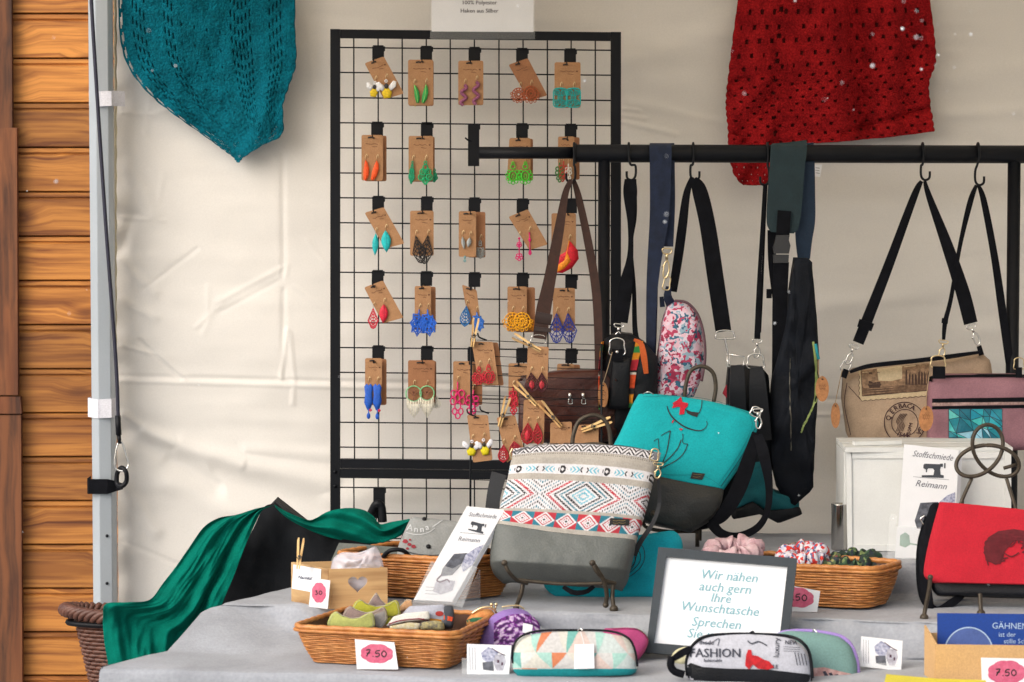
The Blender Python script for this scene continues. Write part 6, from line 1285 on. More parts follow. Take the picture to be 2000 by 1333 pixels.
# ------------------------------------------------ brochures and their stands
def machine(mb, sf, cx, cy, s, a=0, eps=.0006):
    """sewing machine silhouette"""
    q = [(-30, -18), (-26, -22), (20, -22), (22, -24), (30, -24), (30, -14), (24, -14), (22, -6), (24, 10), (34, 12), (34, 20), (-34, 20), (-34, 14), (2, 12), (4, -2), (0, -8), (-14, -8), (-18, -4), (-18, 4), (-22, 4), (-22, -4), (-30, -8)]
    ca, sa = math.cos(math.radians(a)), math.sin(math.radians(a)); dpoly(mb, sf, [(cx + (x * ca - y * sa) * s, cy + (x * sa + y * ca) * s) for x, y in q], eps, False)
    h = [(34, -26), (38, -26), (38, -10), (34, -10)]; dpoly(mb, sf, [(cx + (x * ca - y * sa) * s, cy + (x * sa + y * ca) * s) for x, y in h], eps, False)
def affine(quad):
    a, b, c_, d = [np.array(p, float) for p in quad]
    return lambda u, v: tuple((a * (1 - u) + b * u) * (1 - v) + (d * (1 - u) + c_ * u) * v)
GINK = mat('slate_ink', '#3c4048', .7, .1); GREY1 = mat('print_grey', '#6c6f7a', .7, .5, 90, col2='#32353d'); LIL = mat('print_lilac', '#6a6f92', .7, .7, 220, col2='#c4c6d6')
def brochure(label, pl, quad, th=.012, name='brochure_stack', lowpic=True):
    b = thing(name, label, 'brochures', pl.pt(*((np.array(quad[2]) + np.array(quad[3])) / 2))); n = 4
    for k in range(n):
        o = (k - n) * th / n; q = [(x + k * .0, y) for x, y in quad]; panel('leaflet', PAPER, b, Plane(pl.O + pl.N * (k - n + 1) * th / n, pl.N), [(x + (n - 1 - k) * 2.2, y + (n - 1 - k) * 1.2) for x, y in q], th / n * .8)
    f = affine(quad); U = np.array(f(1, 0)) - np.array(f(0, 0)); a = math.degrees(math.atan2(U[1], U[0])); L = np.linalg.norm(U); W = np.array(f(0, 1)) - np.array(f(0, 0)); H = np.linalg.norm(W); sh = 0
    tilt = math.degrees(math.atan2(-W[0], W[1]))
    mb = MB(); x, y = f(.52, .085); dtext(mb, pl, 'Stoffschmiede', x, y + 3, L * .16, a, .3, eps=.0006, sx=.82); mb.build('lettering', mat('grey_script', '#6a6a74', .7, 0), b)
    mb = MB(); x, y = f(.55, .21); machine(mb, pl, x, y, L / 170 * 1.0, tilt * .5, .0007); mb.build('machine_print', GINK, b)
    mb = MB(); x, y = f(.52, .345); dtext(mb, pl, 'Reimann', x, y + 3, L * .165, a, .3, eps=.0006); dstroke(mb, pl, [f(.2, .275), f(.85, .275)], .7, .0006, smooth=False); mb.build('lettering', mat('grey_script', '#6a6a74'), b)
    mb = MB(); dpoly(mb, pl, [f(u, v) for u, v in ((.36, .5), (.68, .48), (.70, .62), (.62, .72), (.34, .74), (.28, .66))], .0007, False); mb.build('bag_picture', GREY1, b)
    mb = MB(); dpoly(mb, pl, [f(u, v) for u, v in ((.66, .5), (.82, .42), (.97, .38), (.98, .6), (.84, .68), (.72, .62))], .0009, False); mb.build('bag_picture', LIL, b)
    mb = MB(); dstroke(mb, pl, [f(.36, .72), (f(.3, .78)), f(.42, .8), f(.55, .77), f(.66, .8)], 3, .0008); mb.build('bag_picture', mat('print_plum', '#5a3c50', .7), b)
    mb = MB(); dpoly(mb, pl, [f(u, v) for u, v in ((.3, .8), (.5, .77), (.78, .78), (.84, .88), (.6, .93), (.36, .9))], .0007, False); mb.build('bag_picture', mat('print_pale', '#a9a8b4', .7, .3, 120), b)
    mb = MB()
    for k in range(3): dstroke(mb, pl, [f(.12 + .04 * k, .86 + k * .035), f(.6 - .04 * k, .86 + k * .035)], .8, .0006, smooth=False)
    mb.build('small_print', mat('grey_script', '#6a6a74'), b)
    return b
P1 = Plane(P(845, 1175, -.495), (.12, -1, .33))
bs1 = brochure('stack of white sewing brochures leaning slanted in the front acrylic stand', P1, [(912, 989), (986, 996), (883, 1176), (808, 1172)], .014)
ac = thing('acrylic_stand', 'clear acrylic stand under the slanted front brochures', 'brochure stand', P1.pt(850, 1180), 'clear acrylic brochure stands')
for pts, off in (([(842, 1097), (858, 1104), (884, 1112), (904, 1100), (932, 1110), (903, 1188), (882, 1183), (805, 1178)], .006), ([(880, 1080), (935, 1085), (902, 1190), (838, 1183)], -.022)):
    mb = MB(); mb.prism([P1.pt(*p) + P1.N * off for p in pts], -P1.N * .002); mb.build('lip' if off > 0 else 'back_plate', clear, ac)
mb = MB(); a, b_ = P1.pt(938, 1110) - P1.N * .02, P1.pt(900, 1188) - P1.N * .02; c_ = V((a.x + .0, a.y + .03, ZB + .002)); mb.prism([a, b_, c_], V((.002, 0, 0))); mb.build('strut', clear, ac)
P2 = Plane(T(1800, 1092, ZC) + V((0, .012, .002)), (-.02, -1, .12))
bs2 = brochure('upright stack of white sewing brochures standing before the white crate', P2, [(1766, 868), (1873, 880), (1862, 1095), (1750, 1092)], .014)
sc2 = thing('small_flyer', 'small flyer with green bottle print at the foot of the upright brochures', 'flyer', T(1770, 1094, ZC)); pp = PlaneO(P2, .014)
panel('paper', PAPER, sc2, pp, [(1752, 1030), (1806, 1034), (1800, 1094), (1748, 1090)], .001); mb = MB(); dpoly(mb, pp, [(1758, 1046), (1768, 1040), (1776, 1046), (1778, 1064), (1768, 1070), (1757, 1066)], .0005, False); dstroke(mb, pp, [(1776, 1062), (1798, 1066)], 3, .0005, smooth=False); mb.build('bottle_print', mat('print_green', '#7f9f90', .7, .2, 60), sc2)
ac2 = thing('acrylic_stand', 'clear acrylic stand around the upright brochures before the white crate', 'brochure stand', T(1790, 1096, ZC), 'clear acrylic brochure stands')
mb = MB(); q = PlaneO(P2, .018); mb.prism([q.pt(*p) for p in ((1738, 1004), (1752, 1006), (1750, 1028), (1830, 1032), (1830, 1096), (1732, 1092))], -P2.N * .002); mb.build('lip', clear, ac2)
mb = MB(); a = T(1735, 1094, ZC); mb.prism([a + V((0, 0, .001)), a + V((.11, -.01, .001)), a + V((.11, .04, .001)), a + V((0, .05, .001))], V((0, 0, .002))); mb.build('base', clear, ac2)
# bag on the flyer stand top (tiny)
# ------------------------------------------------ photo cards
def photocard(label, pl, quad, stand=True):
    c = thing('photo_card', label, 'card', pl.pt(*((np.array(quad[2]) + np.array(quad[3])) / 2)), 'small white cards picturing a bag'); panel('card', PAPER, c, pl, quad, .001); f = affine(quad)
    mb = MB(); dpoly(mb, pl, [f(u, v) for u, v in ((.32, .28), (.48, .08), (.72, .24), (.66, .5), (.5, .62), (.36, .5))], .0005, False); mb.build('bag_picture', LIL, c)
    mb = MB(); dpoly(mb, pl, [f(u, v) for u, v in ((.36, .6), (.6, .55), (.64, .88), (.38, .84))], .0007, False); mb.build('bag_picture', GREY1, c)
    mb = MB(); dpoly(mb, pl, [f(u, v) for u, v in ((.64, .34), (.84, .3), (.9, .55), (.84, .85), (.7, .86), (.62, .62))], .0008, False); mb.build('bag_picture', mat('print_pale', '#a9a8b4', .7, .3, 120), c)
    mb = MB(); dstroke(mb, pl, [f(.56, .12), f(.76, .28), f(.88, .34)], 1.5, .0011); dpoly(mb, pl, [f(u, v) for u, v in ((.7, .5), (.75, .5), (.75, .6), (.7, .6))], .0011, False); dpoly(mb, pl, [f(u, v) for u, v in ((.8, .58), (.84, .58), (.84, .68), (.8, .68))], .0011, False); mb.build('bag_detail', mat('print_dark_plum', '#4a2c40', .7), c)
    mb = MB()
    for k in range(3): dstroke(mb, pl, [f(.06 + k * .06, .1), f(.08 + k * .06, .88)], .7, .0005, smooth=False)
    mb.build('small_print', mat('grey_script', '#6a6a74'), c)
    if stand:
        mb = MB(); x0_, y1_ = quad[3]; x1_ = quad[2][0]; q = PlaneO(pl, .003); mb.prism([q.pt(*p) for p in ((x0_ - 10, y1_ - 32), (x0_ + 3, y1_ - 30), (x0_ + 3, y1_ - 8), (x1_, y1_ - 6), (x1_ + 2, y1_ + 2), (x0_ - 10, y1_ + 1))], -pl.N * .0015); mb.build('acrylic_foot', clear, c)
    return c
photocard('white card picturing a bag, beside the front basket before the purple pouch', Plane(T(955, 1319, ZA) + V((0, .01, .001)), (0, -1, .2)), [(912, 1258), (999, 1261), (994, 1319), (912, 1317)])
photocard('white card picturing a bag, between the grey-green case and the blue book', Plane(T(1720, 1312, ZA) + V((0, .01, .001)), (.02, -1, .2)), [(1682, 1243), (1763, 1252), (1760, 1311), (1680, 1302)])

# ------------------------------------------------ framed sign
FP = Plane(T(1400, 1292, ZA) + V((0, 0, .001)), (-.10, -1, .24)); FR_ = mat('grey_frame', '#2c343b', .6, .12, 20, .2, 100)
fs_ = thing('framed_sign', 'grey framed white sign with handwritten style sewing offer, leaning back', 'sign', FP.pt(1400, 1284))
O4 = [(1286, 1069), (1557, 1091), (1535, 1296), (1261, 1275)]; I4 = [(1301, 1088), (1538, 1107), (1519, 1277), (1277, 1256)]
for k in range(4):
    j = (k + 1) % 4; mb = MB(); mb.prism([FP.pt(*O4[k]), FP.pt(*O4[j]), FP.pt(*I4[j]), FP.pt(*I4[k])], -FP.N * .022); mb.build('frame_bar', FR_, fs_)
panel('sheet', mat('sign_white', (.80, .82, .86), .35, 0, grain=0), fs_, PlaneO(FP, -.008), [(1297, 1084), (1542, 1103), (1523, 1281), (1273, 1260)], .003)
panel('backing', BLKP, fs_, PlaneO(FP, -.0225), O4, .002)
mb = MB(); sp2 = PlaneO(FP, -.008); tl_ = mat('sign_ink', '#7fadb8', .7, 0)
for s_, x, y, sz in (('Wir nähen', 1422, 1134, 26), ('auch gern', 1414, 1157, 26), ('Ihre', 1406, 1177, 25), ('Wunschtasche', 1404, 1198, 26), ('Sprechen', 1397, 1226, 26), ('Sie uns an', 1392, 1249, 26)): dtext(mb, sp2, s_, x, y, sz, 4.5, .22, eps=.0008, sx=1.0, bold=.35)
mb.build('lettering', tl_, fs_)
mb = MB(); a = FP.pt(1410, 1150) - FP.N * .026; mb.tube([a, V((a.x, a.y + .14, ZA + .075))], .004, 6); mb.build('back_strut', BLKP, fs_)

# ------------------------------------------------ pencil cases and pouches in front
def zipline(mb, sf, pts, w_=3, eps=.002): dstroke(mb, sf, pts, w_, eps)
# purple round purse
PU = attrmat('lilac_print'); random.seed(5)
q0 = Plane(P(998, 1262, -.655), (-.1, -1, .25)); t_ = thing('purple_purse', 'half round lilac purse with deep purple flower print behind the photo card', 'purse', T(998, 1290, ZA))
LILC = mat('lilac_cloth', '#8468a8', .85, .1, 30, .3, 300); o, sf = puff('body', LILC, t_, q0, [(935, 1285), (937, 1250), (946, 1222), (962, 1202), (985, 1191), (1008, 1188), (1030, 1194), (1048, 1212), (1056, 1238), (1060, 1285)], .03, .014, rnd=4)
mb = MB(); mb.col = []
def pc(s, t):
    v = mn.noise(V((s * 9, t * 11, 1))) + .5 * mn.noise(V((s * 26, t * 24, 2))); return lin('#3f1450') if v < -.12 else lin('#6f2080') if v < .12 else lin('#a888b8') if v < .38 else lin('#c9b8cc')
mb.col = None; mb.sheet(lambda s, t: (lambda r: r[0] + r[1] * .0018)(sf.hit(965 + (s * 88) * 1 + (1 - t) * 0, 1200 + t * 66 + (s - .55) ** 2 * 60)), 40, 36, colfn=pc); mb.build('print_panel', PU, t_)
mb = MB(); dpoly(mb, sf, [(1022, 1218), (1040, 1222), (1038, 1240), (1020, 1236)], .003); mb.build('paper_tag', PAPER, t_)
mb = MB(); ptube(mb, [(980, 1186, q0.O.y), (1010, 1183, q0.O.y), (1024, 1190, q0.O.y)], .0016, 6); mb.build('zip', GOLD, t_)
# geometric case
gq = Plane(T(1120, 1322, ZA) + V((0, .012, 0)), (-.03, -1, .16)); t_ = thing('geometric_case', 'pencil case with pastel triangle print, turquoise base and blank white tag', 'pencil case', T(1120, 1321, ZA), 'zipped pencil cases at the front of the table')
GC = [(1016, 1244, 1228, 1246, 12), (1003, 1262, 1238, 1264, 2), (1000, 1282, 1243, 1284, 0), (1001, 1296, 1244, 1300, 0), (1003, 1310, 1242, 1312, 0), (1012, 1321, 1232, 1319, -2)]
pal = [lin(h) for h in ('#c9ccc8', '#9cc4ba', '#ccb8b0', '#c6764e', '#c9c6bc', '#bcc6c4', '#6aa8a0', '#c4c2c0')]
def geo(s, t):
    x = s * 244; y = t * 76
    if y > 53 + 5 * (1 - s): return lin('#0a8a90')
    c_ = 60.0; u = (x + 12) / c_; v = (y + 6) / 31.0; i = math.floor(v); ff = v - i; up_ = (u + (i % 2) * .5) ; j = math.floor(up_); fx = up_ - j; tri_ = 1 if abs(fx - .5) * 2 < ff else 0
    k = (j * 3 + i * 5 + tri_ * 4 + (1 if fx > .5 and not tri_ else 0)) % 8; return pal[k]
o, sf = loft('body', attrmat('print_vinyl2', .6, .15), t_, gq, GC, .05, lambda s, t: .024 * max(0, 1 - abs(2 * s - 1) ** 6) ** .5 * math.sin(math.pi * (.12 + .8 * t)) ** .6, 160, 76, colfn=geo)
mb = MB(); ptube(mb, [(1002, 1296, gq.O.y), (1001, 1270, gq.O.y), (1014, 1246, gq.O.y), (1050, 1233, gq.O.y), (1120, 1231, gq.O.y), (1190, 1233, gq.O.y), (1226, 1246, gq.O.y - .01), (1240, 1270, gq.O.y - .01), (1245, 1302, gq.O.y - .01)], .0022, 7, 60); mb.build('zip_piping', BLK, t_)
mb = MB(); ptube(mb, [(1128, 1232, gq.O.y - .006), (1133, 1228, gq.O.y - .01), (1138, 1232, gq.O.y - .014)], .0014, 6); mb.build('zip_pull', SIL, t_)
tg = thing('blank_tag', 'blank white hang tag on the geometric pencil case', 'tag', gq.pt(1140, 1306)); panel('card', PAPER, tg, PlaneO(gq, .03), [(1122, 1259), (1160, 1258), (1161, 1306), (1121, 1307)], .0008)
mb = MB(); ptube(mb, [(1134, 1234, gq.O.y - .018), (1138, 1248, gq.O.y - .03), (1141, 1261, gq.O.y - .034)], .0006, 5); mb.build('thread', PAPER, tg)
# pink pouch behind
t_, sf, pl = pouch('pink pouch with cream piping peeping out behind the geometric case', [(1178, 1228), (1215, 1226), (1245, 1228), (1262, 1240), (1268, 1252), (1262, 1266), (1242, 1292), (1215, 1290), (1190, 1262)], yT(1240, 1292, ZA), mat('rose_felt', '#a83f72', .9, .1, 40, .3, 400), (.1, -1, .6), .02, .01)
mb = MB(); dstroke(mb, sf, [(1196, 1227), (1245, 1228), (1264, 1243), (1268, 1253), (1260, 1270), (1243, 1291)], 6, .002); mb.build('piping', mat('cream_piping', '#c9c4a0', .8, .05), t_)
t_, sf, pl = pouch('cream and pink pouch tip behind the newspaper print case', [(1310, 1284), (1318, 1270), (1332, 1264), (1350, 1262), (1356, 1290), (1330, 1300)], yT(1330, 1296, ZA), mat('cream_piping', '#c9c4a0'), (.1, -1, .6), .02, .008)
# newspaper print case
nq = Plane(T(1450, 1328, ZA) + V((0, .0, 0)), (-.02, -1, .14)); t_ = thing('newsprint_case', 'black piped pencil case with white fashion newspaper print and red flower', 'pencil case', T(1450, 1328, ZA), 'zipped pencil cases at the front of the table')
NR = [(1372, 1246, 1548, 1248, 8), (1350, 1262, 1570, 1264, 1), (1341, 1284, 1582, 1286, 0), (1340, 1306, 1586, 1310, 0), (1346, 1326, 1584, 1332, 0), (1360, 1340, 1576, 1344, 0)]
o, sf = loft('body', mat('newsprint', '#b4b5bf', .75, .06, 60, .2, 300), t_, nq, NR, .05, lambda s, t: .026 * max(0, 1 - abs(2 * s - 1) ** 6) ** .5 * math.sin(math.pi * (.12 + .8 * t)) ** .6, 90, 60)
mb = MB(); dpoly(mb, sf, [(1341, 1302), (1350, 1295), (1372, 1303), (1420, 1306), (1500, 1308), (1586, 1318), (1584, 1334), (1470, 1334), (1346, 1328)], .0016); mb.build('base_band', BLKL, t_)
mb = MB()
for s_, x, y, sz, an in (('FASHION', 1396, 1284, 24, 0), ('fashionable', 1392, 1293, 8, 0), ('luxury', 1521, 1266, 15, -88), ('NEW', 1545, 1260, 11, 3), ('STYLE', 1505, 1306, 11, 0), ('mode', 1380, 1260, 12, 0)): dtext(mb, sf, s_, x, y, sz, an, 0, eps=.0016, bold=.9 if sz > 14 else .4)
for k in range(4): dstroke(mb, sf, [(1552 + k * 6, 1275 + k), (1557 + k * 6, 1300)], 1.6, .0016)
dstroke(mb, sf, [(1460, 1252), (1468, 1258), (1482, 1254), (1498, 1262)], 2.4, .0016)
for k in range(3): dstroke(mb, sf, [(1530, 1264 + 4 * k), (1562, 1266 + 4 * k)], .8, .0016)
dstroke(mb, sf, [(1366, 1252), (1385, 1258), (1404, 1248), (1402, 1262)], 1.4, .0016)
mb.build('lettering', mat('newsprint_ink', '#3a3c48', .8, 0), t_)
mb = MB(); dpoly(mb, sf, [(1455, 1300), (1457, 1280), (1461, 1270), (1467, 1270), (1469, 1280), (1480, 1282), (1490, 1288), (1502, 1292), (1512, 1304), (1500, 1308), (1480, 1306), (1470, 1298), (1463, 1308)], .0022); mb.build('red_print', mat('print_red', '#b0141e', .8, .3, 120), t_)
mb = MB(); y_ = nq.O.y; ptube(mb, [(1342, 1320, y_), (1341, 1290, y_), (1352, 1262, y_), (1376, 1244, y_), (1420, 1239, y_), (1480, 1239, y_), (1540, 1243, y_), (1568, 1256, y_ - .01), (1582, 1280, y_ - .01), (1587, 1325, y_ - .012)], .003, 7, 60); mb.build('zip_piping', BLK, t_)
mb = MB(); strap(mb, [(1350, 1266, y_ - .01, 10), (1332, 1276, y_ - .01, 14), (1314, 1288, y_ - .01, 10)], .005); ptube(mb, [(1312, 1284, y_ - .01), (1310, 1300, y_ - .01), (1318, 1312, y_ - .01), (1336, 1318, y_ - .01)], .007, 8); mb.build('zip_end', BLKW, t_)
mb = MB(); ptube(mb, [(1464, 1238, y_), (1470, 1234, y_ - .004), (1474, 1239, y_ - .006)], .0018, 6); mb.build('zip_pull', BLK, t_)
# grey green case
gq2 = Plane(T(1620, 1320, ZA) + V((0, .02, 0)), (.02, -1, .3)); t_ = thing('sage_case', 'sage green pencil case with lilac zip edge behind the newspaper print case', 'pencil case', T(1620, 1330, ZA), 'zipped pencil cases at the front of the table')
o, sf = puff('body', mat('sage_cloth', '#71938f', .88, .05, 40, .2, 400), t_, gq2, [(1516, 1238), (1540, 1232), (1600, 1236), (1640, 1244), (1662, 1262), (1674, 1295), (1674, 1345), (1540, 1345), (1520, 1290)], .04, .016, rnd=6, k=.4)
mb = MB(); mb.tube([gq2.pt(*p) - gq2.N * .008 for p in cr([(1518, 1242), (1532, 1234), (1570, 1231), (1610, 1235), (1645, 1244), (1664, 1263), (1674, 1295), (1675, 1335)], 50)], [.0035 + .0045 * max(0, k / 50 - .4) for k in range(50)], 8); mb.build('zip_edge', mat('lilac_zip', '#9a80c4', .75, .05), t_)
mb = MB(); dpoly(mb, sf, [(1578, 1306), (1610, 1304), (1640, 1312), (1666, 1318), (1664, 1338), (1580, 1338)], .0025); pr = mb.build('print_band', mat('peach_print', '#a97a78', .85, .35, 90, col2='#c9aaa4'), t_)
mb = MB()
for k in range(3): dpoly(mb, sf, [(1606 + k * 12, 1312 + k * 3), (1612 + k * 12, 1311 + k * 3), (1620 + k * 11, 1324 + k * 3), (1614 + k * 11, 1327 + k * 3)], .0032, False)
mb.build('leaf_print', mat('leaf_ink', '#2c2c3c', .8), pr)
mb = MB(); ptube(mb, [(1588, 1235, gq2.O.y - .0), (1590, 1230, gq2.O.y - .004), (1596, 1236, gq2.O.y - .008)], .0015, 6); mb.build('zip_pull', SIL, t_)

# ------------------------------------------------ scrunchies
def scrunch(label, x, y, rx, ry, yd, m, seed, r=.012):
    c = P(x, y, yd); s_ = thing('scrunchie', label, 'scrunchie', c + V((0, 0, -.015)), 'cloth scrunchies in the right wicker basket'); mb = MB(); pts = []; rr = []
    for k in range(120): a = 2 * math.pi * k / 120; pts.append(c + V((rx * .00098 * math.cos(a), rx * .0007 * math.sin(a), ry * .0005 * math.sin(a + .5) + .003 * math.sin(7 * a + seed)))); rr.append(r * (1 + .22 * math.sin(a * 19 + seed) + .12 * math.sin(a * 31)))
    mb.tube(pts, rr, 12, True); mb.v = [v + V((0, 0, 1)) * mn.noise(v * 70) * .004 for v in mb.v]; mb.build('cloth', m, s_); return s_
def flecks(name, cols, scale):
    if name in MATS: return MATS[name]
    m = bpy.data.materials.new(name); m.use_nodes = True; t = m.node_tree; bs = t.nodes['Principled BSDF']; tc = t.nodes.new('ShaderNodeTexCoord'); vo = t.nodes.new('ShaderNodeTexVoronoi'); vo.inputs['Scale'].default_value = scale; t.links.new(tc.outputs['Object'], vo.inputs['Vector']); sc_ = t.nodes.new('ShaderNodeSeparateColor'); t.links.new(vo.outputs['Color'], sc_.inputs[0]); r = t.nodes.new('ShaderNodeValToRGB'); r.color_ramp.interpolation = 'CONSTANT'; e = r.color_ramp.elements
    for k, h in enumerate(cols):
        if k < 2: e[k].position = k / len(cols); e[k].color = lin(h)
        else: e.new(k / len(cols)).color = lin(h)
    t.links.new(sc_.outputs[0], r.inputs[0]); t.links.new(r.outputs[0], bs.inputs['Base Color']); bs.inputs['Roughness'].default_value = .8; MATS[name] = m; return m
ys = yT(1600, 1106, .93) + .10
scrunch('pale pink marbled scrunchie showing behind the framed sign', 1430, 1078, 44, 20, ys, mat('pink_marble', '#b08890', .8, .3, 60, col2='#cfb8bc'), 1, .017)
scrunch('white scrunchie with red flowers in the middle of the right basket', 1567, 1088, 34, 16, ys, flecks('red_flower_cloth', ['#c9c4cc', '#c02c2c', '#d0ccd4', '#b8bcd0', '#c8322a', '#58608a', '#d0c8cc'], 190), 2, .018)
scrunch('small grey-brown scrunchie behind the red flowered one', 1555, 1074, 14, 9, ys + .05, mat('taupe_cloth', '#7a6a60', .8, .3, 80), 5, .009)
scrunch('dark green scrunchie with small flowers at the right of the basket', 1668, 1098, 40, 12, ys, flecks('green_flower_cloth', ['#1c2c24', '#24402c', '#16201c', '#3c5a3c', '#1a2430', '#6a7a4c', '#20302a'], 170), 3, .015)
scrunch('tiny striped scrunchie between the red and the dark green ones', 1620, 1098, 16, 8, ys - .01, flecks('multi_cloth', ['#4a5a3a', '#7a3a3a', '#2c3a3a', '#8a8a5a', '#303848'], 170), 4, .009)

# ------------------------------------------------ grey pouch in the middle basket
gp_ = Plane(P(850, 1090, -.30), (-.05, -1, .35)); t_ = thing('grey_pouch', 'grey canvas pouch with white curved lettering standing in the middle wicker basket', 'pouch', gp_.pt(860, 1120))
o, sf = puff('body', mat('grey_canvas', '#8a8c8b', .9, .08, 30, .3, 400), t_, gp_, [(798, 1020), (804, 1009), (870, 1016), (960, 1028), (940, 1130), (900, 1140), (770, 1120), (778, 1066)], .03, .012, wr=.004, rnd=6, n=70, rings=7)
mb = MB(); 
for ch, x, y, a in (('A', 800, 1037, 12), ('n', 812, 1040, 4), ('n', 824, 1040, -6), ('a', 835, 1036, -14)): dtext(mb, sf, ch, x, y, 17, a, eps=.0015, bold=.8)
dstroke(mb, sf, [(794, 1041), (815, 1045), (836, 1041), (850, 1032)], 1.3, .0015); dstroke(mb, sf, [(845, 1030), (866, 1016)], 2, .0015); mb.build('lettering', mat('white_print', '#b8babc', .8), t_)
mb = MB(); dstroke(mb, sf, [(776, 1070), (810, 1082), (850, 1085), (900, 1080), (948, 1078)], 1.6, .0016); mb.build('flap_edge', mat('dark_piping', '#2c2e34', .8), t_)
mb = MB()
for x, y, r_ in ((792, 1058, 5), (800, 1064, 4), (808, 1068, 4.5), (786, 1050, 3), (796, 1072, 3), (801, 1055, 2.5)): dpoly(mb, sf, [(x + r_ * math.cos(a) * (1 + .4 * math.sin(5 * a)), y + r_ * .8 * math.sin(a)) for a in [k * .52 for k in range(12)]], .0016, False)
mb.build('splash_print', mat('wine_print', '#8a2430', .8), t_)
for x, y in ((837, 1068), (829, 1015)):
    mb = MB(); mb.tube([sf.hit(x, y)[0], sf.hit(x, y)[0] + sf.hit(x, y)[1] * .003], .0045, 12); mb.build('snap', BLKP, t_)
ob = thing('round_coil', 'dark coiled cord loop at the left inside the middle basket', 'cord', P(780, 1090, -.36)); mb = MB(); ptube(mb, [(748, 1088, -.36), (762, 1076, -.37), (785, 1075, -.37), (800, 1088, -.36), (804, 1102, -.36)], .0045, 8, 40); mb.build('loop', BLK, ob)
gc = thing('grey_card', 'grey card leaning behind the left end of the middle wicker basket', 'card', P(660, 1120, -.26)); panel('sheet', mat('grey_card', '#6f746f', .8), gc, PY(-.24), [(662, 1061), (700, 1063), (780, 1070), (770, 1110), (640, 1110)], .002)

# ------------------------------------------------ white crate and steel cup
CR = thing('white_crate', 'white painted wooden crate standing on the top step behind the brochures', 'crate', T(1800, 1078, ZC))
Yk = yT(1660, 1077, ZC) + .0; sk = .03
def cpt(px, py, d=0): p = P(px, py, Yk - (px - 1655) * .00012); p.y += d; return p
def slab(name, q, d0, d1): mb = MB(); mb.prism([cpt(*p, d0) for p in q], V((0, d1, 0))); return mb.build(name, WHITEP, CR)
slab('stile', [(1652, 884), (1663, 884), (1665, 1076), (1656, 1078)], .001, .012)
slab('stile', [(1962, 884), (1975, 884), (1975, 1082), (1962, 1082)], 0, .012)
slab('rail', [(1664.5, 884), (1961.5, 884), (1961.5, 896), (1664.5, 896)], .001, .01)
slab('rail', [(1666.5, 1064), (1961.5, 1068), (1961.5, 1080), (1666.5, 1076)], .001, .01)
slab('front_panel', [(1662, 894), (1965, 894), (1965, 1070), (1662, 1070)], .005, .006)
def ptop(a, b_, c_, d_, z, h): mb = MB(); mb.prism([V((p[0], p[1], z)) for p in (a, b_, c_, d_)], V((0, 0, h))); return mb
zt_ = cpt(1660, 884).z; xa, xb = cpt(1650, 884).x, cpt(1982, 884).x; yf = Yk - .04
for k in range(4):
    mb = MB(); y0_ = yf + .03 + k * .052; mb.box(((xa + xb) / 2, y0_ + .022, zt_ + .006), (xb - xa, .044, .010)); mb.build('lid_slat', WHITEP, CR)
mb = MB(); mb.box(((xa + xb) / 2 - .1, yf + .075, zt_ + .016), (.1, .016, .008), Matrix.Rotation(.25, 3, 'Z')); mb.build('lid_cleat', WHITEP, CR)
for x in (xa + .004, xb - .004):
    mb = MB(); mb.box((x, Yk + .095, ZC + (zt_ - ZC) / 2), (.008, .16, zt_ - ZC - .002)); mb.build('side_panel', WHITEP, CR)
mb = MB(); mb.box(((xa + xb) / 2, Yk + .182, ZC + (zt_ - ZC) / 2), (xb - xa, .008, zt_ - ZC - .002)); mb.build('back_panel', WHITEP, CR)
cup = thing('steel_cup', 'plain polished steel cup standing left of the white crate', 'cup', T(1640, 1076, ZC)); c0_ = T(1640, 1074, ZC); Hc = P(1640, 984, c0_.y).z - ZC; R_ = .0175
mb = MB(); n = 36; pr = [(R_ * .96, .001), (R_, .004), (R_, Hc - .002), (R_ * 1.02, Hc), (R_ * .97, Hc), (R_ * .95, .006), (0.0005, .005)]
vs = [V((c0_.x + r * math.cos(2 * math.pi * k / n), c0_.y + r * math.sin(2 * math.pi * k / n), ZC + z)) for r, z in pr for k in range(n)]; mb.add(vs, [(i * n + k, i * n + (k + 1) % n, (i + 1) * n + (k + 1) % n, (i + 1) * n + k) for i in range(len(pr) - 1) for k in range(n)]); mb.build('body', mat('steel', (.45, .44, .42), .16, 0, metal=1), cup)

# ------------------------------------------------ red bag on its easel
RP = Plane(P(1830, 1165, -.49), (-.12, -1, .22)); rb = thing('red_bag', 'red felt bag with dark curly portrait print and black sides on a wire easel', 'handbag', RP.pt(1900, 1165))
REDF = mat('red_felt', '#b01428', .92, .06, 30, .3, 500)
_, rf_ = loft('flap', REDF, rb, RP, [(1836, 981, 2130, 1012, 2), (1822, 1030, 2130, 1050, 0), (1808, 1090, 2130, 1096, 0), (1806, 1125, 2130, 1130, 0), (1826, 1138, 2120, 1145, 0)], .03, lambda s, t: .016 * max(0, 1 - abs(2 * s - 1) ** 6) ** .5 * min(1, .4 + t * 2), 60, 40, wr=.002)
_, _u = loft('base', BLKL, rb, PlaneO(RP, -.02), [(1812, 1120, 2130, 1130, 0), (1822, 1150, 2130, 1152, 0), (1832, 1162, 2110, 1170, 0)], .05, .016, 40, 16)
puff('side_gusset', BLKW, rb, PlaneO(RP, -.012), [(1818, 984), (1838, 981), (1824, 1030), (1810, 1090), (1810, 1140), (1826, 1190), (1812, 1196), (1796, 1160), (1793, 1060), (1806, 1020)], .03, .006, rnd=5)
mb = MB(); cx, cy = 1972, 1072; random.seed(3)
dpoly(mb, rf_, [(1925, 1095), (1921, 1070), (1930, 1050), (1950, 1038), (1980, 1034), (2020, 1040), (2030, 1058), (2000, 1052), (1978, 1060), (1962, 1078), (1958, 1098), (1945, 1104)], .0012)
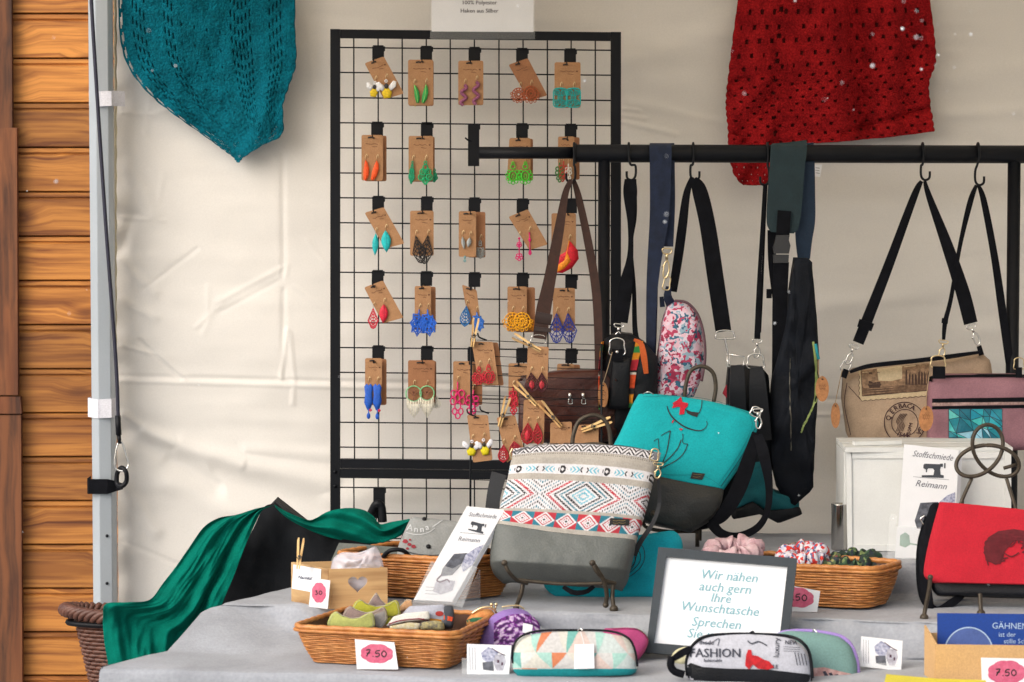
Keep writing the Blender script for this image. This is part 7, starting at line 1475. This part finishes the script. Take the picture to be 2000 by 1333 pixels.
for k in range(34):
    a0 = 1.7 + k * .13; r0 = 24 + 22 * ((k * 7) % 5) / 5; dstroke(mb, rf_, [(cx + r0 * 1.1 * math.cos(a0), cy + r0 * .75 * math.sin(a0)), (cx + (r0 + 5) * 1.1 * math.cos(a0 + .3), cy + (r0 + 5) * .72 * math.sin(a0 + .3)), (cx + (r0 - 2) * math.cos(a0 + .7), cy + r0 * .7 * math.sin(a0 + .7))], 3.4, .0015 + k * .00003)
for pts in ([(1945, 1070), (1955, 1085), (1950, 1100)], [(1962, 1055), (1972, 1068), (1984, 1058)], [(1960, 1080), (1975, 1088), (1990, 1080)], [(1925, 1085), (1930, 1105)], [(1990, 1040), (2000, 1062)]): dstroke(mb, rf_, pts, 2.6, .0025)
mb.build('portrait_print', mat('dark_red_print', '#5a0c18', .85, .2, 90), rb)
mb = MB(); strap(mb, [(1812, 1010, -.42, 12), (1799, 1060, -.43, 14), (1797, 1120, -.44, 16), (1806, 1170, -.46, 18), (1830, 1192, -.47, 14), (1862, 1176, -.47, 16), (1880, 1162, -.46, 12)], .003, n=50); mb.build('strap', BLKW, rb)
mb = MB(); ptube(mb, [(1806, 1008, -.44), (1798, 1014, -.44), (1804, 1024, -.44)], .002, 6); mb.build('ring', SIL, rb)
yr = yT(1807, 1208, ZB)
e3 = easel('bronze wire easel with a looped trefoil top, carrying the red bag', V((P(1900, 1208, yr).x, yr, ZB)))
kx, ky = 1931, 900; q = []
for k in range(90):
    a = 2 * math.pi * k / 90; x = math.sin(a) + 2 * math.sin(2 * a); y = math.cos(a) - 2 * math.cos(2 * a); z = -math.sin(3 * a); q.append((kx - 2 + x * 22.5, ky - 8 + y * 20 - 2, -.40 + z * .006))
mb = MB(); mb.tube([P(*p) for p in q], .0040, 8, True); mb.build('trefoil_top', BRZ, e3)
for pts in ([(1898, 935, -.40), (1880, 975, -.41), (1868, 1010, -.42)], [(1966, 935, -.40), (1978, 975, -.41), (1990, 1015, -.42)], [(1960, 915, -.40), (1985, 908, -.40)]):
    mb = MB(); ptube(mb, pts, .0036, 8, 14); mb.build('stem', BRZ, e3)
for pts in ([(1817, 1128, yr - .01), (1815, 1150, yr - .006), (1808, 1185, yr), (1805, 1203, yr)], [(1914, 1160, yr + .02), (1915, 1180, yr + .015), (1916, 1195, yr + .01)]):
    mb = MB(); ptube(mb, pts, .0042, 8, 20); legball(mb, pts[-1][0], pts[-1][1] + 4, pts[-1][2], .0085); legball(mb, pts[0][0], pts[0][1], pts[0][2], .0055) if pts[0][0] < 1900 else None; mb.build('leg', BRZ, e3)
mb = MB(); mb.tube([P(1880, 975, -.41), V((P(1870, 1000, -.4).x, -.41, ZB + .003))], .0034, 7); mb.build('back_leg', BRZ, e3)

# ------------------------------------------------ blue booklet in the tan card box
TAN = mat('tan_card', '#c39c6c', .8, .05, 20); yb = yT(1900, 1345, ZA) + .0
tq = Plane(V((0, yb, 0)), (0, -1, .06)); tbx = thing('card_box', 'tan card box at the lower right corner holding a blue booklet', 'box', V((P(1920, 1340, yb).x, yb, ZA)))
q = [(1829, 1259), (2120, 1262), (2120, 1352), (1826, 1350)]; panel('front_wall', TAN, tbx, tq, q, .003)
a = tq.pt(1826, 1259); mb = MB(); mb.prism([tq.pt(1828, 1259) + V((0, .0035, 0)), tq.pt(1825, 1350) + V((0, .0035, 0)), tq.pt(1822, 1350) + V((-.005, .09, 0)), tq.pt(1822, 1247) + V((-.005, .09, .01))], V((.003, 0, 0))); mb.build('side_wall', TAN, tbx)
mb = MB(); mb.prism([tq.pt(1829, 1252) + V((0, .092, .0)), tq.pt(2120, 1252) + V((0, .092, 0)), tq.pt(2120, 1345) + V((0, .092, 0)), tq.pt(1829, 1345) + V((0, .092, 0))], V((0, .003, 0))); mb.build('back_wall', TAN, tbx)
bqp = Plane(V((0, yb + .045, 0)), (0, -1, .1)); bk_ = thing('blue_booklet', 'deep blue booklet with pale ring and white lettering in the tan box', 'booklet', bqp.pt(1920, 1320)); panel('cover', mat('royal_blue_card', '#0a3a8c', .5, .05, 10), bk_, bqp, [(1831, 1198), (2120, 1201), (2120, 1330), (1831, 1330)], .006)
mb = MB(); dpoly(mb, bqp, circ(1892, 1275, 47, 49, 40), .0004); mb.build('disc_print', mat('slate_blue', '#4a5f9c', .5), bk_)
mb = MB(); dstroke(mb, bqp, circ(1892, 1275, 47, 49, 40), 2.4, .0008, closed=True)
dtext(mb, bqp, 'GÄHNEN', 1937, 1228, 17, 1, eps=.0008, center=False); dtext(mb, bqp, 'ist der', 1950, 1244, 13, 0, eps=.0008, center=False); dtext(mb, bqp, 'stille Schrei', 1960, 1257, 13, 0, eps=.0008, center=False); mb.build('lettering', mat('pale_blue_print', '#a9c0dc', .6), bk_)
price_card('white price card marked 7.50 on the tan card box, lower right corner', PlaneO(tq, .004), [(1916, 1285), (2010, 1287), (2012, 1345), (1918, 1345)], 1966, 1314, 37, 24, '7.50', 2.4, 0)
ycl = thing('yellow_paper', 'edge of a bright yellow paper lying at the front of the table', 'paper', T(1790, 1328, ZA)); q = [T(x, y, ZA + .012) for x, y in ((1731, 1318), (1830, 1327), (1925, 1330), (1935, 1360), (1722, 1356))]; mb = MB(); mb.prism([p for p in q], V((0, 0, .001))); mb.build('sheet', mat('yellow_paper', '#d3c63c', .7, .05), ycl)
mb = MB(); mb.prism([p - V((0, 0, .011)) for p in q], V((0, 0, .010))); mb.build('pad', PAPER, ycl)

# ------------------------------------------------ falling snow
sn = MB(); random.seed(21)
for x, y, r in ((1553, 2, 4), (1765, 3, 3), (1790, 22, 3), (1801, 41, 2.4), (1763, 57, 5), (1790, 73, 5.5), (1799, 75, 3), (1704, 67, 2.6), (1831, 49, 2.2), (1896, 68, 4.5), (1833, 108, 4), (1864, 132, 3.6), (1705, 129, 6), (1800, 136, 4.8), (1645, 162, 3), (1850, 178, 2), (1980, 223, 3.4), (1667, 215, 2), (1610, 195, 2), (1454, 183, 3), (1866, 14, 2), (1896, 22, 2.2), (1866, 67, 2), (343, 129, 3.4), (110, 355, 5.5), (1142, 158, 4.6), (1302, 419, 4), (1299, 434, 4.2), (1513, 632, 4), (1302, 305, 2), (1011, 12, 4), (291, 60, 2.4), (105, 74, 2.4), (135, 613, 3), (1430, 100, 2), (1240, 33, 2)):
    yy = -1.6 - random.random() * 1.2; c = P(x, y, yy); n0 = len(sn.v); sn.ball(c, r / FPX * (yy + 7.2) * .5, 5)
    for i in range(n0, len(sn.v)): sn.v[i] = c + (sn.v[i] - c) * (1 + .5 * mn.noise(sn.v[i] * 300 + V((x, 0, 0))))
for k in range(22):
    x, y = random.uniform(-100, 2100), random.uniform(-100, 1300); yy = -2.2 + random.random() * 1.4; sn.ball(P(x, y, yy), .0006 + .0005 * random.random(), 3)
o = sn.build('falling_snow', mat('snow', (.85, .87, .9), .6, 0), None, stuff=True)
